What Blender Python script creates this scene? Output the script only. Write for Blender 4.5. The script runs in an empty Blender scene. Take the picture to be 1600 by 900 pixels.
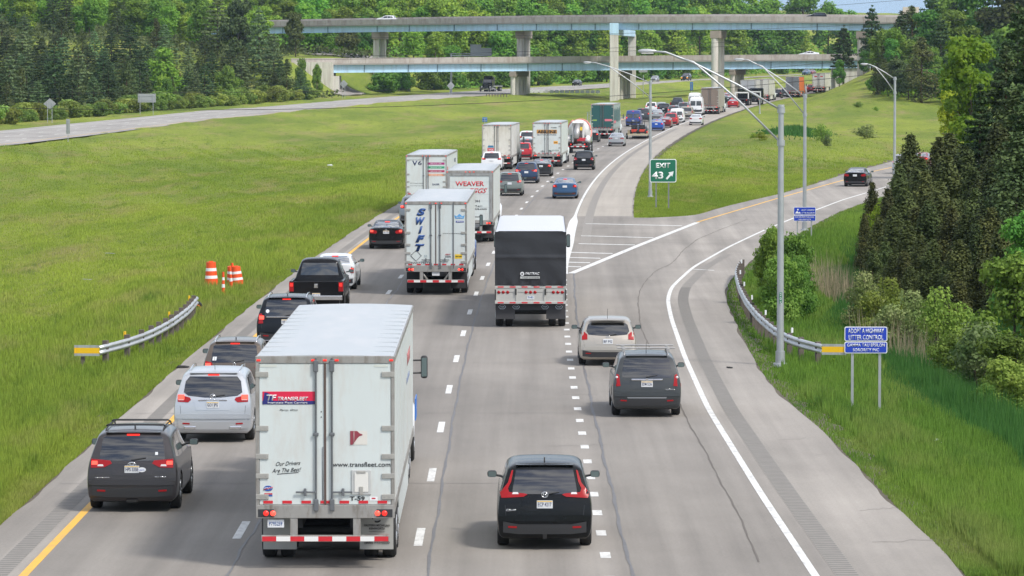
import bpy, bmesh, math, random
import numpy as np
from mathutils import Vector, Matrix
from mathutils.bvhtree import BVHTree
R = math.radians
PI = math.pi
random.seed(7)
rng = np.random.default_rng(11)
SC = bpy.context.scene
COL = SC.collection

# ------------------------------------------------------------------ camera, sky, sun, exposure
CAM_H, FPX = 9.5, 6278.0
PITCH = math.atan(350.0 / FPX)
cd = bpy.data.cameras.new('camera')
cam = bpy.data.objects.new('camera', cd)
COL.objects.link(cam)
cam.location = (0, 0, CAM_H)
cam.rotation_euler = (PI / 2 - PITCH, 0, 0)
cd.sensor_width = 36.0
cd.lens = 36.0 * FPX / 1600.0
cd.clip_start = 1.0
cd.clip_end = 20000
SC.camera = cam

SUN_EL, SUN_AZ = R(50), R(132)          # azimuth measured clockwise from +Y (the way the traffic drives)
w = bpy.data.worlds.new('World')
SC.world = w
w.use_nodes = True
wn = w.node_tree
wn.nodes.clear()
wo = wn.nodes.new('ShaderNodeOutputWorld')
wb = wn.nodes.new('ShaderNodeBackground')
ws = wn.nodes.new('ShaderNodeTexSky')
ws.sky_type = 'NISHITA'
ws.sun_disc = False
ws.sun_elevation = SUN_EL
ws.sun_rotation = SUN_AZ
ws.air_density = 1.0
ws.dust_density = 2.0
ws.ozone_density = 2.0
wb.inputs['Strength'].default_value = 0.15
# soft broken cloud over the clear sky
tc = wn.nodes.new('ShaderNodeTexCoord')
mp = wn.nodes.new('ShaderNodeMapping'); mp.inputs['Scale'].default_value = (1.0, 1.0, 3.2)
nz = wn.nodes.new('ShaderNodeTexNoise'); nz.inputs['Scale'].default_value = 8; nz.inputs['Detail'].default_value = 7; nz.inputs['Roughness'].default_value = .58
cr = wn.nodes.new('ShaderNodeValToRGB'); cr.color_ramp.elements[0].position = .42; cr.color_ramp.elements[1].position = .58
mx = wn.nodes.new('ShaderNodeMix'); mx.data_type = 'RGBA'
mx.inputs['B'].default_value = (8.8, 8.7, 8.6, 1)
ml = wn.nodes.new('ShaderNodeMath'); ml.operation = 'MULTIPLY'; ml.inputs[1].default_value = .72
L_ = wn.links.new
L_(tc.outputs['Generated'], mp.inputs['Vector']); L_(mp.outputs['Vector'], nz.inputs['Vector'])
L_(nz.outputs['Fac'], cr.inputs['Fac']); L_(cr.outputs['Color'], ml.inputs[0]); L_(ml.outputs[0], mx.inputs['Factor'])
L_(ws.outputs['Color'], mx.inputs['A'])
sx = wn.nodes.new('ShaderNodeSeparateXYZ'); hr = wn.nodes.new('ShaderNodeMapRange'); hr.inputs[1].default_value = .0; hr.inputs[2].default_value = .16; hr.interpolation_type = 'SMOOTHSTEP'
hm_ = wn.nodes.new('ShaderNodeMix'); hm_.data_type = 'RGBA'; hm_.inputs['A'].default_value = (2.5, 3.45, 4.6, 1)     # pale blue band low over the horizon
L_(tc.outputs['Generated'], sx.inputs[0]); L_(sx.outputs[2], hr.inputs[0]); L_(hr.outputs[0], hm_.inputs['Factor']); L_(mx.outputs['Result'], hm_.inputs['B'])
L_(hm_.outputs['Result'], wb.inputs['Color']); L_(wb.outputs['Background'], wo.inputs['Surface'])

sd = bpy.data.lights.new('sun', 'SUN')
sun = bpy.data.objects.new('sun', sd)
COL.objects.link(sun)
sd.energy = 2.6
sd.angle = R(9)
sd.color = (1.0, .955, .89)
to_sun = Vector((math.sin(SUN_AZ) * math.cos(SUN_EL), math.cos(SUN_AZ) * math.cos(SUN_EL), math.sin(SUN_EL)))
sun.rotation_euler = to_sun.to_track_quat('Z', 'Y').to_euler()
sun.location = (60, -40, 120)

SC.view_settings.view_transform = 'Standard'
SC.view_settings.look = 'None'
SC.view_settings.gamma = 1
SC.view_settings.exposure = 0.36
SC.render.engine = 'CYCLES'
SC.cycles.max_bounces = 6
SC.cycles.diffuse_bounces = 3
SC.cycles.glossy_bounces = 3
SC.cycles.transparent_max_bounces = 6
SC.cycles.use_denoising = True
SC.cycles.volume_bounces = 0

# ------------------------------------------------------------------ materials
MATS = {}
def _mat(name):
    m = bpy.data.materials.new(name); m.use_nodes = True
    nt = m.node_tree
    b = nt.nodes['Principled BSDF']
    MATS[name] = m
    return m, nt, b
def lin(r, g, b):
    f = lambda c: ((c / 255 + .055) / 1.055) ** 2.4 if c > 10 else c / 255 / 12.92
    return (f(r), f(g), f(b))
def mat(name, rgb=(.5, .5, .5), rough=.5, metal=0., coat=0., var=0., scale=4., bump=0., bscale=40., emit=None, es=0., dirt=None, dscale=1.2, spec=None, dmap=(2.2, .5, .6)):
    if name in MATS: return MATS[name]
    m, nt, b = _mat(name)
    c = (*rgb[:3], 1)
    b.inputs['Base Color'].default_value = c
    b.inputs['Roughness'].default_value = rough
    b.inputs['Metallic'].default_value = metal
    b.inputs['Coat Weight'].default_value = coat
    b.inputs['Coat Roughness'].default_value = .06
    if spec is not None: b.inputs['Specular IOR Level'].default_value = spec
    if emit:
        b.inputs['Emission Color'].default_value = (*emit, 1); b.inputs['Emission Strength'].default_value = es
    tcn = nt.nodes.new('ShaderNodeTexCoord')
    if var > 0 or dirt:
        n = nt.nodes.new('ShaderNodeTexNoise'); n.inputs['Scale'].default_value = scale; n.inputs['Detail'].default_value = 6
        nt.links.new(tcn.outputs['Object'], n.inputs['Vector'])
        mr = nt.nodes.new('ShaderNodeMapRange'); mr.inputs[3].default_value = 1 - var; mr.inputs[4].default_value = 1 + var
        nt.links.new(n.outputs['Fac'], mr.inputs[0])
        mi = nt.nodes.new('ShaderNodeMix'); mi.data_type = 'RGBA'; mi.blend_type = 'MULTIPLY'; mi.inputs['Factor'].default_value = 1
        mi.inputs['A'].default_value = c
        nt.links.new(mr.outputs[0], mi.inputs['B'])
        out = mi.outputs['Result']
        if dirt:
            n2 = nt.nodes.new('ShaderNodeTexNoise'); n2.inputs['Scale'].default_value = dscale; n2.inputs['Detail'].default_value = 9; n2.inputs['Roughness'].default_value = .7
            mp2 = nt.nodes.new('ShaderNodeMapping'); mp2.inputs['Scale'].default_value = dmap
            nt.links.new(tcn.outputs['Object'], mp2.inputs['Vector']); nt.links.new(mp2.outputs['Vector'], n2.inputs['Vector'])
            c2 = nt.nodes.new('ShaderNodeValToRGB'); c2.color_ramp.elements[0].position = .47; c2.color_ramp.elements[1].position = .74
            nt.links.new(n2.outputs['Fac'], c2.inputs['Fac'])
            m3 = nt.nodes.new('ShaderNodeMix'); m3.data_type = 'RGBA'; m3.inputs['B'].default_value = (*dirt, 1)
            nt.links.new(c2.outputs['Color'], m3.inputs['Factor']); nt.links.new(out, m3.inputs['A'])
            out = m3.outputs['Result']
        nt.links.new(out, b.inputs['Base Color'])
    if bump > 0:
        n = nt.nodes.new('ShaderNodeTexNoise'); n.inputs['Scale'].default_value = bscale; n.inputs['Detail'].default_value = 4
        nt.links.new(tcn.outputs['Object'], n.inputs['Vector'])
        bp = nt.nodes.new('ShaderNodeBump'); bp.inputs['Strength'].default_value = bump; bp.inputs['Distance'].default_value = .02
        nt.links.new(n.outputs['Fac'], bp.inputs['Height']); nt.links.new(bp.outputs['Normal'], b.inputs['Normal'])
    return m

GLASS = mat('tinted_glass', (.004, .005, .006), .04, spec=1.0, coat=1.0)
GLASS_CLEAR = mat('pale_glass', (.10, .14, .14), .06, spec=.8)
RUBBER = mat('tyre_rubber', (.018, .018, .018), .85, var=.2)
DARK = mat('black_plastic', (.022, .023, .025), .55)
UNDER = mat('underbody', (.012, .012, .012), .9)
RIM = mat('alloy', (.35, .36, .37), .3, .8)
RIMW = mat('truck_wheel_steel', (.5, .51, .52), .35, .6, var=.2)
CHROME = mat('chrome', (.75, .76, .78), .12, 1.)
REDLAMP = mat('red_lens', (.30, .005, .008), .3, coat=.1, spec=.3)
REDLIT = mat('red_lens_lit', (.4, .01, .01), .3, emit=(1, .035, .02), es=.85)
BULB = mat('lamp_bulb', (.5, .05, .03), .3, emit=(1, .07, .045), es=1.5)
WHITELENS = mat('clear_lens', (.62, .58, .58), .2, coat=.5)
PLATE = mat('plate_white', (.62, .64, .66), .5)
INK = mat('ink_navy', (.02, .03, .09), .6)
INKBLACK = mat('ink_black', (.02, .02, .022), .6)
WHITE = mat('paint_white', (.74, .75, .76), .4)
TAPE_R = mat('tape_red', (.55, .02, .03), .4)
TAPE_W = mat('tape_white', (.72, .72, .70), .4)
GALV = mat('galvanised_steel', (.42, .44, .45), .45, .55, var=.2, scale=3)
ALU = mat('dull_aluminium', (.42, .41, .40), .42, .6, var=.22, scale=2.5)
WOOD = mat('weathered_post', (.12, .10, .085), .9, var=.35, scale=6)
ORANGE = mat('traffic_orange', (.78, .085, .012), .5)
HEADL = mat('head_lamp_glass', (.7, .72, .75), .1, coat=1)
AMBER = mat('amber_lamp', (.85, .30, .02), .3, emit=(1, .45, .1), es=.8)

# ------------------------------------------------------------------ object helpers
def tag(o, label=None, cat=None, group=None, kind=None):
    if label: o['label'] = label
    if cat: o['category'] = cat
    if group: o['group'] = group
    if kind: o['kind'] = kind
    return o
def empty(name, loc=(0, 0, 0), rz=0., parent=None):
    o = bpy.data.objects.new(name, None); COL.objects.link(o)
    o.location = loc; o.rotation_euler = (0, 0, rz); o.empty_display_size = .3
    if parent: o.parent = parent
    return o
def link(name, me, m=None, parent=None):
    if m is not None:
        if len(me.materials): me.materials.clear()
        for q in (m if isinstance(m, (list, tuple)) else [m]): me.materials.append(q)
    o = bpy.data.objects.new(name, me); COL.objects.link(o)
    if parent: o.parent = parent
    return o
def copy_tree(o, parent=None):
    c = o.copy(); COL.objects.link(c)
    if parent: c.parent = parent
    for ch in list(o.children): copy_tree(ch, c)
    return c
class MB:
    """collects solids, then links them as one mesh object"""
    def __init__(s): s.v = []; s.f = []; s.mi = []; s.sm = []
    def add(s, vs, fs, mi=0, smooth=False):
        n = len(s.v); s.v.extend([tuple(v) for v in vs]); s.f.extend([tuple(n + i for i in f) for f in fs])
        s.mi.extend([mi] * len(fs)); s.sm.extend([smooth] * len(fs)); return s
    def box(s, x0, x1, y0, y1, z0, z1, mi=0, ch=0., rot=None):
        if x1 < x0: x0, x1 = x1, x0
        if y1 < y0: y0, y1 = y1, y0
        if z1 < z0: z0, z1 = z1, z0
        if ch <= 0:
            vs = [(x, y, z) for z in (z0, z1) for y in (y0, y1) for x in (x0, x1)]
            fs = [(0, 2, 3, 1), (4, 5, 7, 6), (0, 1, 5, 4), (2, 6, 7, 3), (0, 4, 6, 2), (1, 3, 7, 5)]
        else:
            bm = bmesh.new()
            bmesh.ops.create_cube(bm, size=1, matrix=Matrix.Translation(((x0 + x1) / 2, (y0 + y1) / 2, (z0 + z1) / 2)) @ Matrix.Diagonal((x1 - x0, y1 - y0, z1 - z0, 1)))
            bmesh.ops.bevel(bm, geom=bm.edges[:], offset=ch, segments=2, profile=.5, affect='EDGES')
            bm.verts.index_update()
            vs = [v.co[:] for v in bm.verts]; fs = [[v.index for v in f.verts] for f in bm.faces]
            bm.free()
        if rot: vs = [rot @ Vector(v) for v in vs]
        return s.add(vs, fs, mi)
    def tube(s, p, q, r, r2=None, n=10, mi=0, cap=True):
        p, q = Vector(p), Vector(q); r2 = r if r2 is None else r2
        d = (q - p).normalized(); a = d.orthogonal().normalized(); b = d.cross(a)
        vs = []
        for c, rr in ((p, r), (q, r2)):
            for i in range(n):
                t = 2 * PI * i / n; vs.append(c + (a * math.cos(t) + b * math.sin(t)) * rr)
        fs = [(i, (i + 1) % n, n + (i + 1) % n, n + i) for i in range(n)]
        s.add(vs, fs, mi, True)
        if cap: s.add(vs, [tuple(reversed(range(n))), tuple(range(n, 2 * n))], mi)
        return s
    def path(s, pts, r, n=8, mi=0, cap=True):
        pts = [Vector(p) for p in pts]; rr = r if isinstance(r, (list, tuple)) else [r] * len(pts)
        vs = []; up = None
        for i, p in enumerate(pts):
            d = (pts[min(i + 1, len(pts) - 1)] - pts[max(i - 1, 0)]).normalized()
            a = d.orthogonal().normalized() if up is None else (up - d * up.dot(d)).normalized()
            up = a; b = d.cross(a)
            for k in range(n):
                t = 2 * PI * k / n; vs.append(p + (a * math.cos(t) + b * math.sin(t)) * rr[i])
        m = len(pts)
        fs = [(i * n + k, i * n + (k + 1) % n, (i + 1) * n + (k + 1) % n, (i + 1) * n + k) for i in range(m - 1) for k in range(n)]
        if cap: fs += [tuple(reversed(range(n))), tuple(range((m - 1) * n, m * n))]
        return s.add(vs, fs, mi, True)
    def lathe(s, prof, c=(0, 0, 0), axis='x', n=24, mi=0):
        """prof = (radius, along) pairs"""
        vs = []
        for r, a in prof:
            for k in range(n):
                t = 2 * PI * k / n; u, v = r * math.cos(t), r * math.sin(t)
                vs.append((c[0] + a, c[1] + u, c[2] + v) if axis == 'x' else ((c[0] + u, c[1] + a, c[2] + v) if axis == 'y' else (c[0] + u, c[1] + v, c[2] + a)))
        m = len(prof)
        fs = [(i * n + k, i * n + (k + 1) % n, (i + 1) * n + (k + 1) % n, (i + 1) * n + k) for i in range(m - 1) for k in range(n)]
        s.add(vs, fs, mi, True)
        return s.add(vs, [tuple(range(n)), tuple(range((m - 1) * n, m * n))], mi)
    def prism(s, poly, axis, a0, a1, mi=0):
        """poly of 2-D points; axis y: (x,z), x: (y,z), z: (x,y)"""
        def P(u, v, a): return {'y': (u, a, v), 'x': (a, u, v), 'z': (u, v, a)}[axis]
        n = len(poly)
        vs = [P(u, v, a0) for u, v in poly] + [P(u, v, a1) for u, v in poly]
        fs = [tuple(range(n)), tuple(reversed(range(n, 2 * n)))] + [(i, n + i, n + (i + 1) % n, (i + 1) % n) for i in range(n)]
        return s.add(vs, fs, mi)
    def mesh(s, name='mesh'):
        me = bpy.data.meshes.new(name); me.from_pydata(s.v, [], s.f)
        me.polygons.foreach_set('material_index', s.mi); me.polygons.foreach_set('use_smooth', s.sm)
        bm = bmesh.new(); bm.from_mesh(me); bmesh.ops.recalc_face_normals(bm, faces=bm.faces[:]); bm.to_mesh(me); bm.free()
        me.update(); return me
    def build(s, name, m, parent=None): return link(name, s.mesh(name), m, parent)
def npmesh(name, v, f, mat_=None, smooth=False):
    """fast mesh from numpy arrays: v (n,3), f (m,k)"""
    me = bpy.data.meshes.new(name)
    k = f.shape[1]
    me.vertices.add(len(v)); me.vertices.foreach_set('co', np.asarray(v, np.float32).ravel())
    me.loops.add(f.size); me.loops.foreach_set('vertex_index', np.asarray(f, np.int32).ravel())
    me.polygons.add(len(f)); me.polygons.foreach_set('loop_start', np.arange(0, f.size, k, dtype=np.int32))
    if smooth: me.polygons.foreach_set('use_smooth', np.ones(len(f), bool))
    me.update(calc_edges=True)
    if mat_: me.materials.append(mat_)
    return me
_tcache = {}
def text(s, x, y, z, h, m, parent, name='lettering', w=None, bold=0., shear=0., rot=(PI / 2, 0, 0), align='CENTER', ext=.004, space=1.):
    """raised lettering; h = cap height; w = full width; centre of the line at x, base at z"""
    cu = bpy.data.curves.new('t', 'FONT'); cu.body = s; cu.size = 1; cu.align_x = 'LEFT'; cu.offset = bold; cu.shear = shear
    cu.space_character = space; cu.resolution_u = 3
    o = bpy.data.objects.new('t', cu); COL.objects.link(o)
    bpy.context.view_layer.update()
    me = bpy.data.meshes.new_from_object(o.evaluated_get(bpy.context.evaluated_depsgraph_get()))
    bpy.data.objects.remove(o); bpy.data.curves.remove(cu)
    n = len(me.vertices); co = np.empty(n * 3, np.float32); me.vertices.foreach_get('co', co); co = co.reshape(-1, 3)
    x0, x1 = co[:, 0].min(), co[:, 0].max()
    cap = .7
    sy = h / cap; sx = sy if w is None else w / (x1 - x0)
    co[:, 0] = (co[:, 0] - x0) * sx
    if align == 'CENTER': co[:, 0] -= (x1 - x0) * sx / 2
    co[:, 1] *= sy
    me.vertices.foreach_set('co', co.ravel())
    bm = bmesh.new(); bm.from_mesh(me)
    if ext > 0:
        r_ = bmesh.ops.extrude_face_region(bm, geom=bm.faces[:])
        bmesh.ops.translate(bm, verts=[v for v in r_['geom'] if isinstance(v, bmesh.types.BMVert)], vec=(0, 0, ext))
    bm.to_mesh(me); bm.free(); me.update()
    t = link(name, me, m, parent); t.location = (x, y, z); t.rotation_euler = rot
    return t
# ------------------------------------------------------------------ lie of the land
def c_of(d):
    d = np.asarray(d, float); return np.maximum(0, d - 103.6) ** 2 / 10275.0
def base_z(d):
    d = np.asarray(d, float); t = (d - 500) / 40
    return .0073 * 40 * np.where(t > 30, t, np.log1p(np.exp(np.minimum(t, 30))))
DD = np.arange(30, 6000, 1.5)
def pix(px, py, zf=None):
    """the ground point seen at pixel (px, py) of the 1600 x 900 photograph"""
    sp, cp = math.sin(PITCH), math.cos(PITCH)
    u, v = (px - 800) / FPX, (450 - py) / FPX
    dx, dy, dz = u, cp + v * sp, -sp + v * cp
    X, Z = dx / dy * DD, CAM_H + dz / dy * DD
    g = base_z(DD) if zf is None else zf(X, DD)
    k = np.nonzero(Z <= g)[0]
    if len(k) == 0: return Vector((X[-1], DD[-1], g[-1]))
    k = max(1, k[0]); a, b = Z[k - 1] - g[k - 1], Z[k] - g[k]
    t = a / (a - b) if a != b else 0
    d = DD[k - 1] + t * (DD[k] - DD[k - 1])
    return Vector((dx / dy * d, d, float(g[k - 1] + t * (g[k] - g[k - 1]))))
def at(px, py, d):
    """the point at distance d seen at pixel (px, py)"""
    sp, cp = math.sin(PITCH), math.cos(PITCH)
    u, v = (px - 800) / FPX, (450 - py) / FPX
    dy = cp + v * sp
    return Vector((u / dy * d, d, CAM_H + (-sp + v * cp) / dy * d))
def line_fn(pts, ext=True):
    w_ = [pix(*p) for p in pts]; w_.sort(key=lambda q: q.y)
    D = np.array([q.y for q in w_]); X = np.array([q.x for q in w_])
    s0 = (X[1] - X[0]) / (D[1] - D[0]); s1 = (X[-1] - X[-2]) / (D[-1] - D[-2])
    # smooth by resampling and averaging
    dd = np.linspace(D[0], D[-1], 200); xx = np.interp(dd, D, X)
    for _ in range(6): xx[1:-1] = (xx[:-2] + 2 * xx[1:-1] + xx[2:]) / 4
    def f(d):
        d = np.asarray(d, float); r = np.interp(d, dd, xx)
        r = np.where(d < dd[0], xx[0] + s0 * np.maximum(d - dd[0], -20), r); return np.where(d > dd[-1], xx[-1] + s1 * (d - dd[-1]), r)
    return f
opp_far = line_fn([(0, 204.8), (106.7, 194), (213, 184), (320, 172.8), (420, 166.7), (557, 155), (702, 144.5), (829, 137), (952, 130.5), (1141, 121.5), (1220, 117.5)])
opp_near = line_fn([(0, 228.8), (106.7, 216), (213, 202.7), (320, 188.8), (420, 179), (600, 161.5), (786, 147.5), (829, 145), (952, 137), (1081, 127), (1162, 122), (1230, 118.5)])
ramp_w = line_fn([(1272, 900), (1191, 777.5), (1143, 700), (1106, 640), (1070, 560), (1049, 500), (1043, 470), (1048.6, 450.5), (1083, 418.6), (1139, 386.7), (1189, 363), (1239, 342), (1278, 327.8), (1317, 313), (1358, 300.8), (1403, 287), (1450, 272)])
ramp_r = line_fn([(1497, 899), (1459, 859), (1406, 809), (1350, 749), (1294, 690), (1237.5, 640), (1190, 593), (1167, 553), (1147, 510), (1131, 475), (1133, 445), (1148, 428), (1167, 414), (1189, 396), (1258, 359), (1305.5, 334), (1358, 314.4), (1403, 302), (1450, 288)])
ramp_l = line_fn([(1000, 342), (1083, 338.5), (1139, 322), (1222, 303), (1278, 286.7), (1319, 272.8), (1361, 261.7), (1397, 252), (1480, 232)])
ramp_y = line_fn([(1090, 348), (1211, 312), (1250, 301), (1317, 282.5), (1364, 268.6), (1394, 262), (1480, 240)])
gore_w = line_fn([(887, 431), (1000, 384), (1090, 348.5)])
D_GORE = 247.0
def main_l(d): return -10.4 + c_of(d)
def main_r(d):
    d = np.asarray(d, float); return np.where(d < D_GORE, ramp_r(d), 5.4 + c_of(d))
def sstep(x, a, b):
    t = np.clip((np.asarray(x, float) - a) / (b - a), 0, 1); return t * t * (3 - 2 * t)
def zt(x, d):
    """height of the grass, verges and embankments (roads follow base_z)"""
    x = np.asarray(x, float); d = np.asarray(d, float)
    z = base_z(d)
    offL = opp_far(d) - x                       # beyond the opposite carriageway
    near_l = np.where(d > 430, 1, 0)
    z = z + near_l * (np.clip(offL - 14, 0, 90) * .085 * sstep(d, 600, 900))
    z = z + near_l * 6.6 * sstep(offL, 12, 27) * sstep(d, 826, 866)
    z = z + 10 * sstep(d, 1080, 1500)*sstep(offL, 6, 60)
    offR = x - np.where(d < 300, ramp_r(d), c_of(d) + 5.4)
    z = z + np.where(d > 500, 8.2 * sstep(offR, 3, 24) * sstep(d, 640, 870), 0)
    # the field between the two right hand roads swells gently
    infield = sstep(x - (c_of(d) + 5.4), 1.5, 12) * sstep(ramp_l(d) - x, 1.5, 10) * sstep(d, 262, 330) * (1 - sstep(d, 560, 640))
    z = z + infield * (.5 * np.sin(d / 37 + x / 19) + .35)
    # ditch to the right of the ramp, then the wooded bank
    offD = x - ramp_r(d)
    dn = 1 - sstep(d, 290, 360)
    z = z - dn * 1.5 * np.exp(-((offD - 8) / 3.2) ** 2) * sstep(offD, 1.5, 5)
    z = z + dn * 2.2 * sstep(offD, 11, 30)
    # shallow swale in the median
    offM = (-10.4 + c_of(d)) - x; wM = np.maximum(8, (-10.4 + c_of(d)) - opp_near(d))
    tM = np.clip(offM / wM, 0, 1)
    z = z - np.where((offM > 0), 1.0 * np.sin(PI * tM) ** 2 * sstep(d, 60, 140), 0)
    hum = .09 * np.sin(x * .9 + d * .13) + .12 * np.sin(x * .31 - d * .047 + 1.3) + .05 * np.sin(x * 2.1 + d * .31)
    edge = np.minimum(np.abs(x - main_l(d)), np.minimum(np.abs(x - main_r(d)), np.abs(x - ramp_r(d))))
    return z + hum * sstep(edge, .5, 4)
def in_corr(x, d, m=0., low=0):
    x = np.asarray(x, float); d = np.asarray(d, float)
    a = (x > main_l(d) - m) & (x < main_r(d) + m)
    b = (d >= D_GORE - 1) & (x > ramp_l(d) - m) & (x < ramp_r(d) + m)
    c = (x > opp_far(d) - m + 1.0 * low) & (x < opp_near(d) + m - 1.0 * low) & (d > 330)
    return a | b | c
def zg(x, d):
    return float(zt(x, d))
def gpix(px, py): return pix(px, py, zt)

def grid_obj(name, xs_of_d, ds, zfun, m, smooth=True, uvs=True):
    """sheet with rows at distances ds; xs_of_d(d) gives the row's x values"""
    rows = [xs_of_d(d) for d in ds]; nc = len(rows[0])
    X = np.array(rows); D = np.repeat(np.array(ds)[:, None], nc, 1); Z = zfun(X, D)
    v = np.stack([X, D, Z], -1).reshape(-1, 3)
    nr = len(ds); i = np.arange(nr - 1)[:, None] * nc + np.arange(nc - 1)[None, :]
    f = np.stack([i, i + 1, i + nc + 1, i + nc], -1).reshape(-1, 4)
    me = npmesh(name, v, f, m, smooth)
    if uvs:
        uv = me.uv_layers.new(name='road'); U = np.stack([X - c_of(D), D], -1).reshape(-1, 2)
        uv.data.foreach_set('uv', U[f.ravel()].astype(np.float32).ravel())
    o = bpy.data.objects.new(name, me); COL.objects.link(o); return o

# ---- grass ground material
def grass_material(name, c1, c2, c3, c4, big=.02, blade=False):
    m, nt, b = _mat(name); N = nt.nodes.new; L = nt.links.new
    tcn = N('ShaderNodeTexCoord')
    def noise(sc, det=5, vec=None, rough=.6):
        n = N('ShaderNodeTexNoise'); n.inputs['Scale'].default_value = sc; n.inputs['Detail'].default_value = det; n.inputs['Roughness'].default_value = rough
        L(vec if vec is not None else tcn.outputs['Object'], n.inputs['Vector']); return n
    mpn = N('ShaderNodeMapping'); mpn.inputs['Scale'].default_value = (1, .22, 1); L(tcn.outputs['Object'], mpn.inputs['Vector'])
    a = noise(big * 3, 6, mpn.outputs['Vector']); r1 = N('ShaderNodeValToRGB'); r1.color_ramp.elements[0].position = .38; r1.color_ramp.elements[1].position = .62
    L(a.outputs['Fac'], r1.inputs['Fac'])
    m1 = N('ShaderNodeMix'); m1.data_type = 'RGBA'; m1.inputs['A'].default_value = (*c1, 1); m1.inputs['B'].default_value = (*c2, 1); L(r1.outputs['Color'], m1.inputs['Factor'])
    b2 = noise(big * 9, 8, mpn.outputs['Vector'], .7); r2 = N('ShaderNodeValToRGB'); r2.color_ramp.elements[0].position = .50; r2.color_ramp.elements[1].position = .72
    L(b2.outputs['Fac'], r2.inputs['Fac'])
    m2 = N('ShaderNodeMix'); m2.data_type = 'RGBA'; m2.inputs['B'].default_value = (*c3, 1); L(m1.outputs['Result'], m2.inputs['A']); L(r2.outputs['Color'], m2.inputs['Factor'])
    d2 = noise(big * 30, 8, mpn.outputs['Vector'], .75); r3 = N('ShaderNodeValToRGB'); r3.color_ramp.elements[0].position = .53; r3.color_ramp.elements[1].position = .70
    L(d2.outputs['Fac'], r3.inputs['Fac'])
    f3 = N('ShaderNodeMath'); f3.operation = 'MULTIPLY'; f3.inputs[1].default_value = .85; L(r3.outputs['Color'], f3.inputs[0])
    m3 = N('ShaderNodeMix'); m3.data_type = 'RGBA'; m3.inputs['B'].default_value = (*c4, 1); L(m2.outputs['Result'], m3.inputs['A']); L(f3.outputs[0], m3.inputs['Factor'])
    fine = noise(3.0, 6, None, .8); mr = N('ShaderNodeMapRange'); mr.inputs[1].default_value = .3; mr.inputs[2].default_value = .7; mr.inputs[3].default_value = .62; mr.inputs[4].default_value = 1.32
    L(fine.outputs['Fac'], mr.inputs[0])
    m4 = N('ShaderNodeMix'); m4.data_type = 'RGBA'; m4.blend_type = 'MULTIPLY'; m4.inputs['Factor'].default_value = 1; L(m3.outputs['Result'], m4.inputs['A']); L(mr.outputs[0], m4.inputs['B'])
    if blade:
        at_ = N('ShaderNodeAttribute'); at_.attribute_name = 'tint'; mt = N('ShaderNodeMapRange'); mt.inputs[3].default_value = .85; mt.inputs[4].default_value = 1.3; L(at_.outputs['Fac'], mt.inputs[0]); L(mt.outputs[0], m4.inputs['B'])
        L(m4.outputs['Result'], b.inputs['Base Color']); b.inputs['Roughness'].default_value = .8; b.inputs['Specular IOR Level'].default_value = .15
        tr = N('ShaderNodeBsdfTranslucent'); L(m4.outputs['Result'], tr.inputs['Color']); mx_ = N('ShaderNodeMixShader'); mx_.inputs[0].default_value = .35
        L(b.outputs[0], mx_.inputs[1]); L(tr.outputs[0], mx_.inputs[2]); L(mx_.outputs[0], nt.nodes['Material Output'].inputs['Surface']); return m
    L(m4.outputs['Result'], b.inputs['Base Color']); b.inputs['Roughness'].default_value = .95; b.inputs['Specular IOR Level'].default_value = .1
    bf = noise(2.2, 8, None, .8); bp = N('ShaderNodeBump'); bp.inputs['Strength'].default_value = .9; bp.inputs['Distance'].default_value = .35
    L(bf.outputs['Fac'], bp.inputs['Height']); L(bp.outputs['Normal'], b.inputs['Normal'])
    return m
GRASS = grass_material('meadow', (.155, .215, .036), (.265, .315, .052), (.30, .255, .11), (.082, .140, .024))  # last tone: dark green patches, partly swale shade put into the colour

def xcols(d):
    c = float(c_of(d)) if d < 1300 else float(c_of(1300)) + (d - 1300) * .2
    return c + XC
XC = np.concatenate([-np.geomspace(4500, 211, 18), np.arange(-200, -60, 2.0), np.arange(-60, 60, .9), np.arange(60, 200, 2.5), np.geomspace(205, 4500, 18)])
DS = np.concatenate([-np.geomspace(1500, 40, 12), np.arange(-30, 20, 10), np.arange(20, 420, 1.6), np.arange(420, 1000, 4), np.arange(1000, 1600, 12), np.geomspace(1610, 9000, 20)])
def zground(X, D):
    Z = zt(X, D); return np.where(in_corr(X, D, .1, 1), base_z(D) - .22, Z)
# cells that straddle a pavement edge are kept under the pavement by the lowered inside vertices
g = grid_obj('grass_ground', xcols, DS, zground, GRASS); tag(g, kind='structure')

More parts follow.
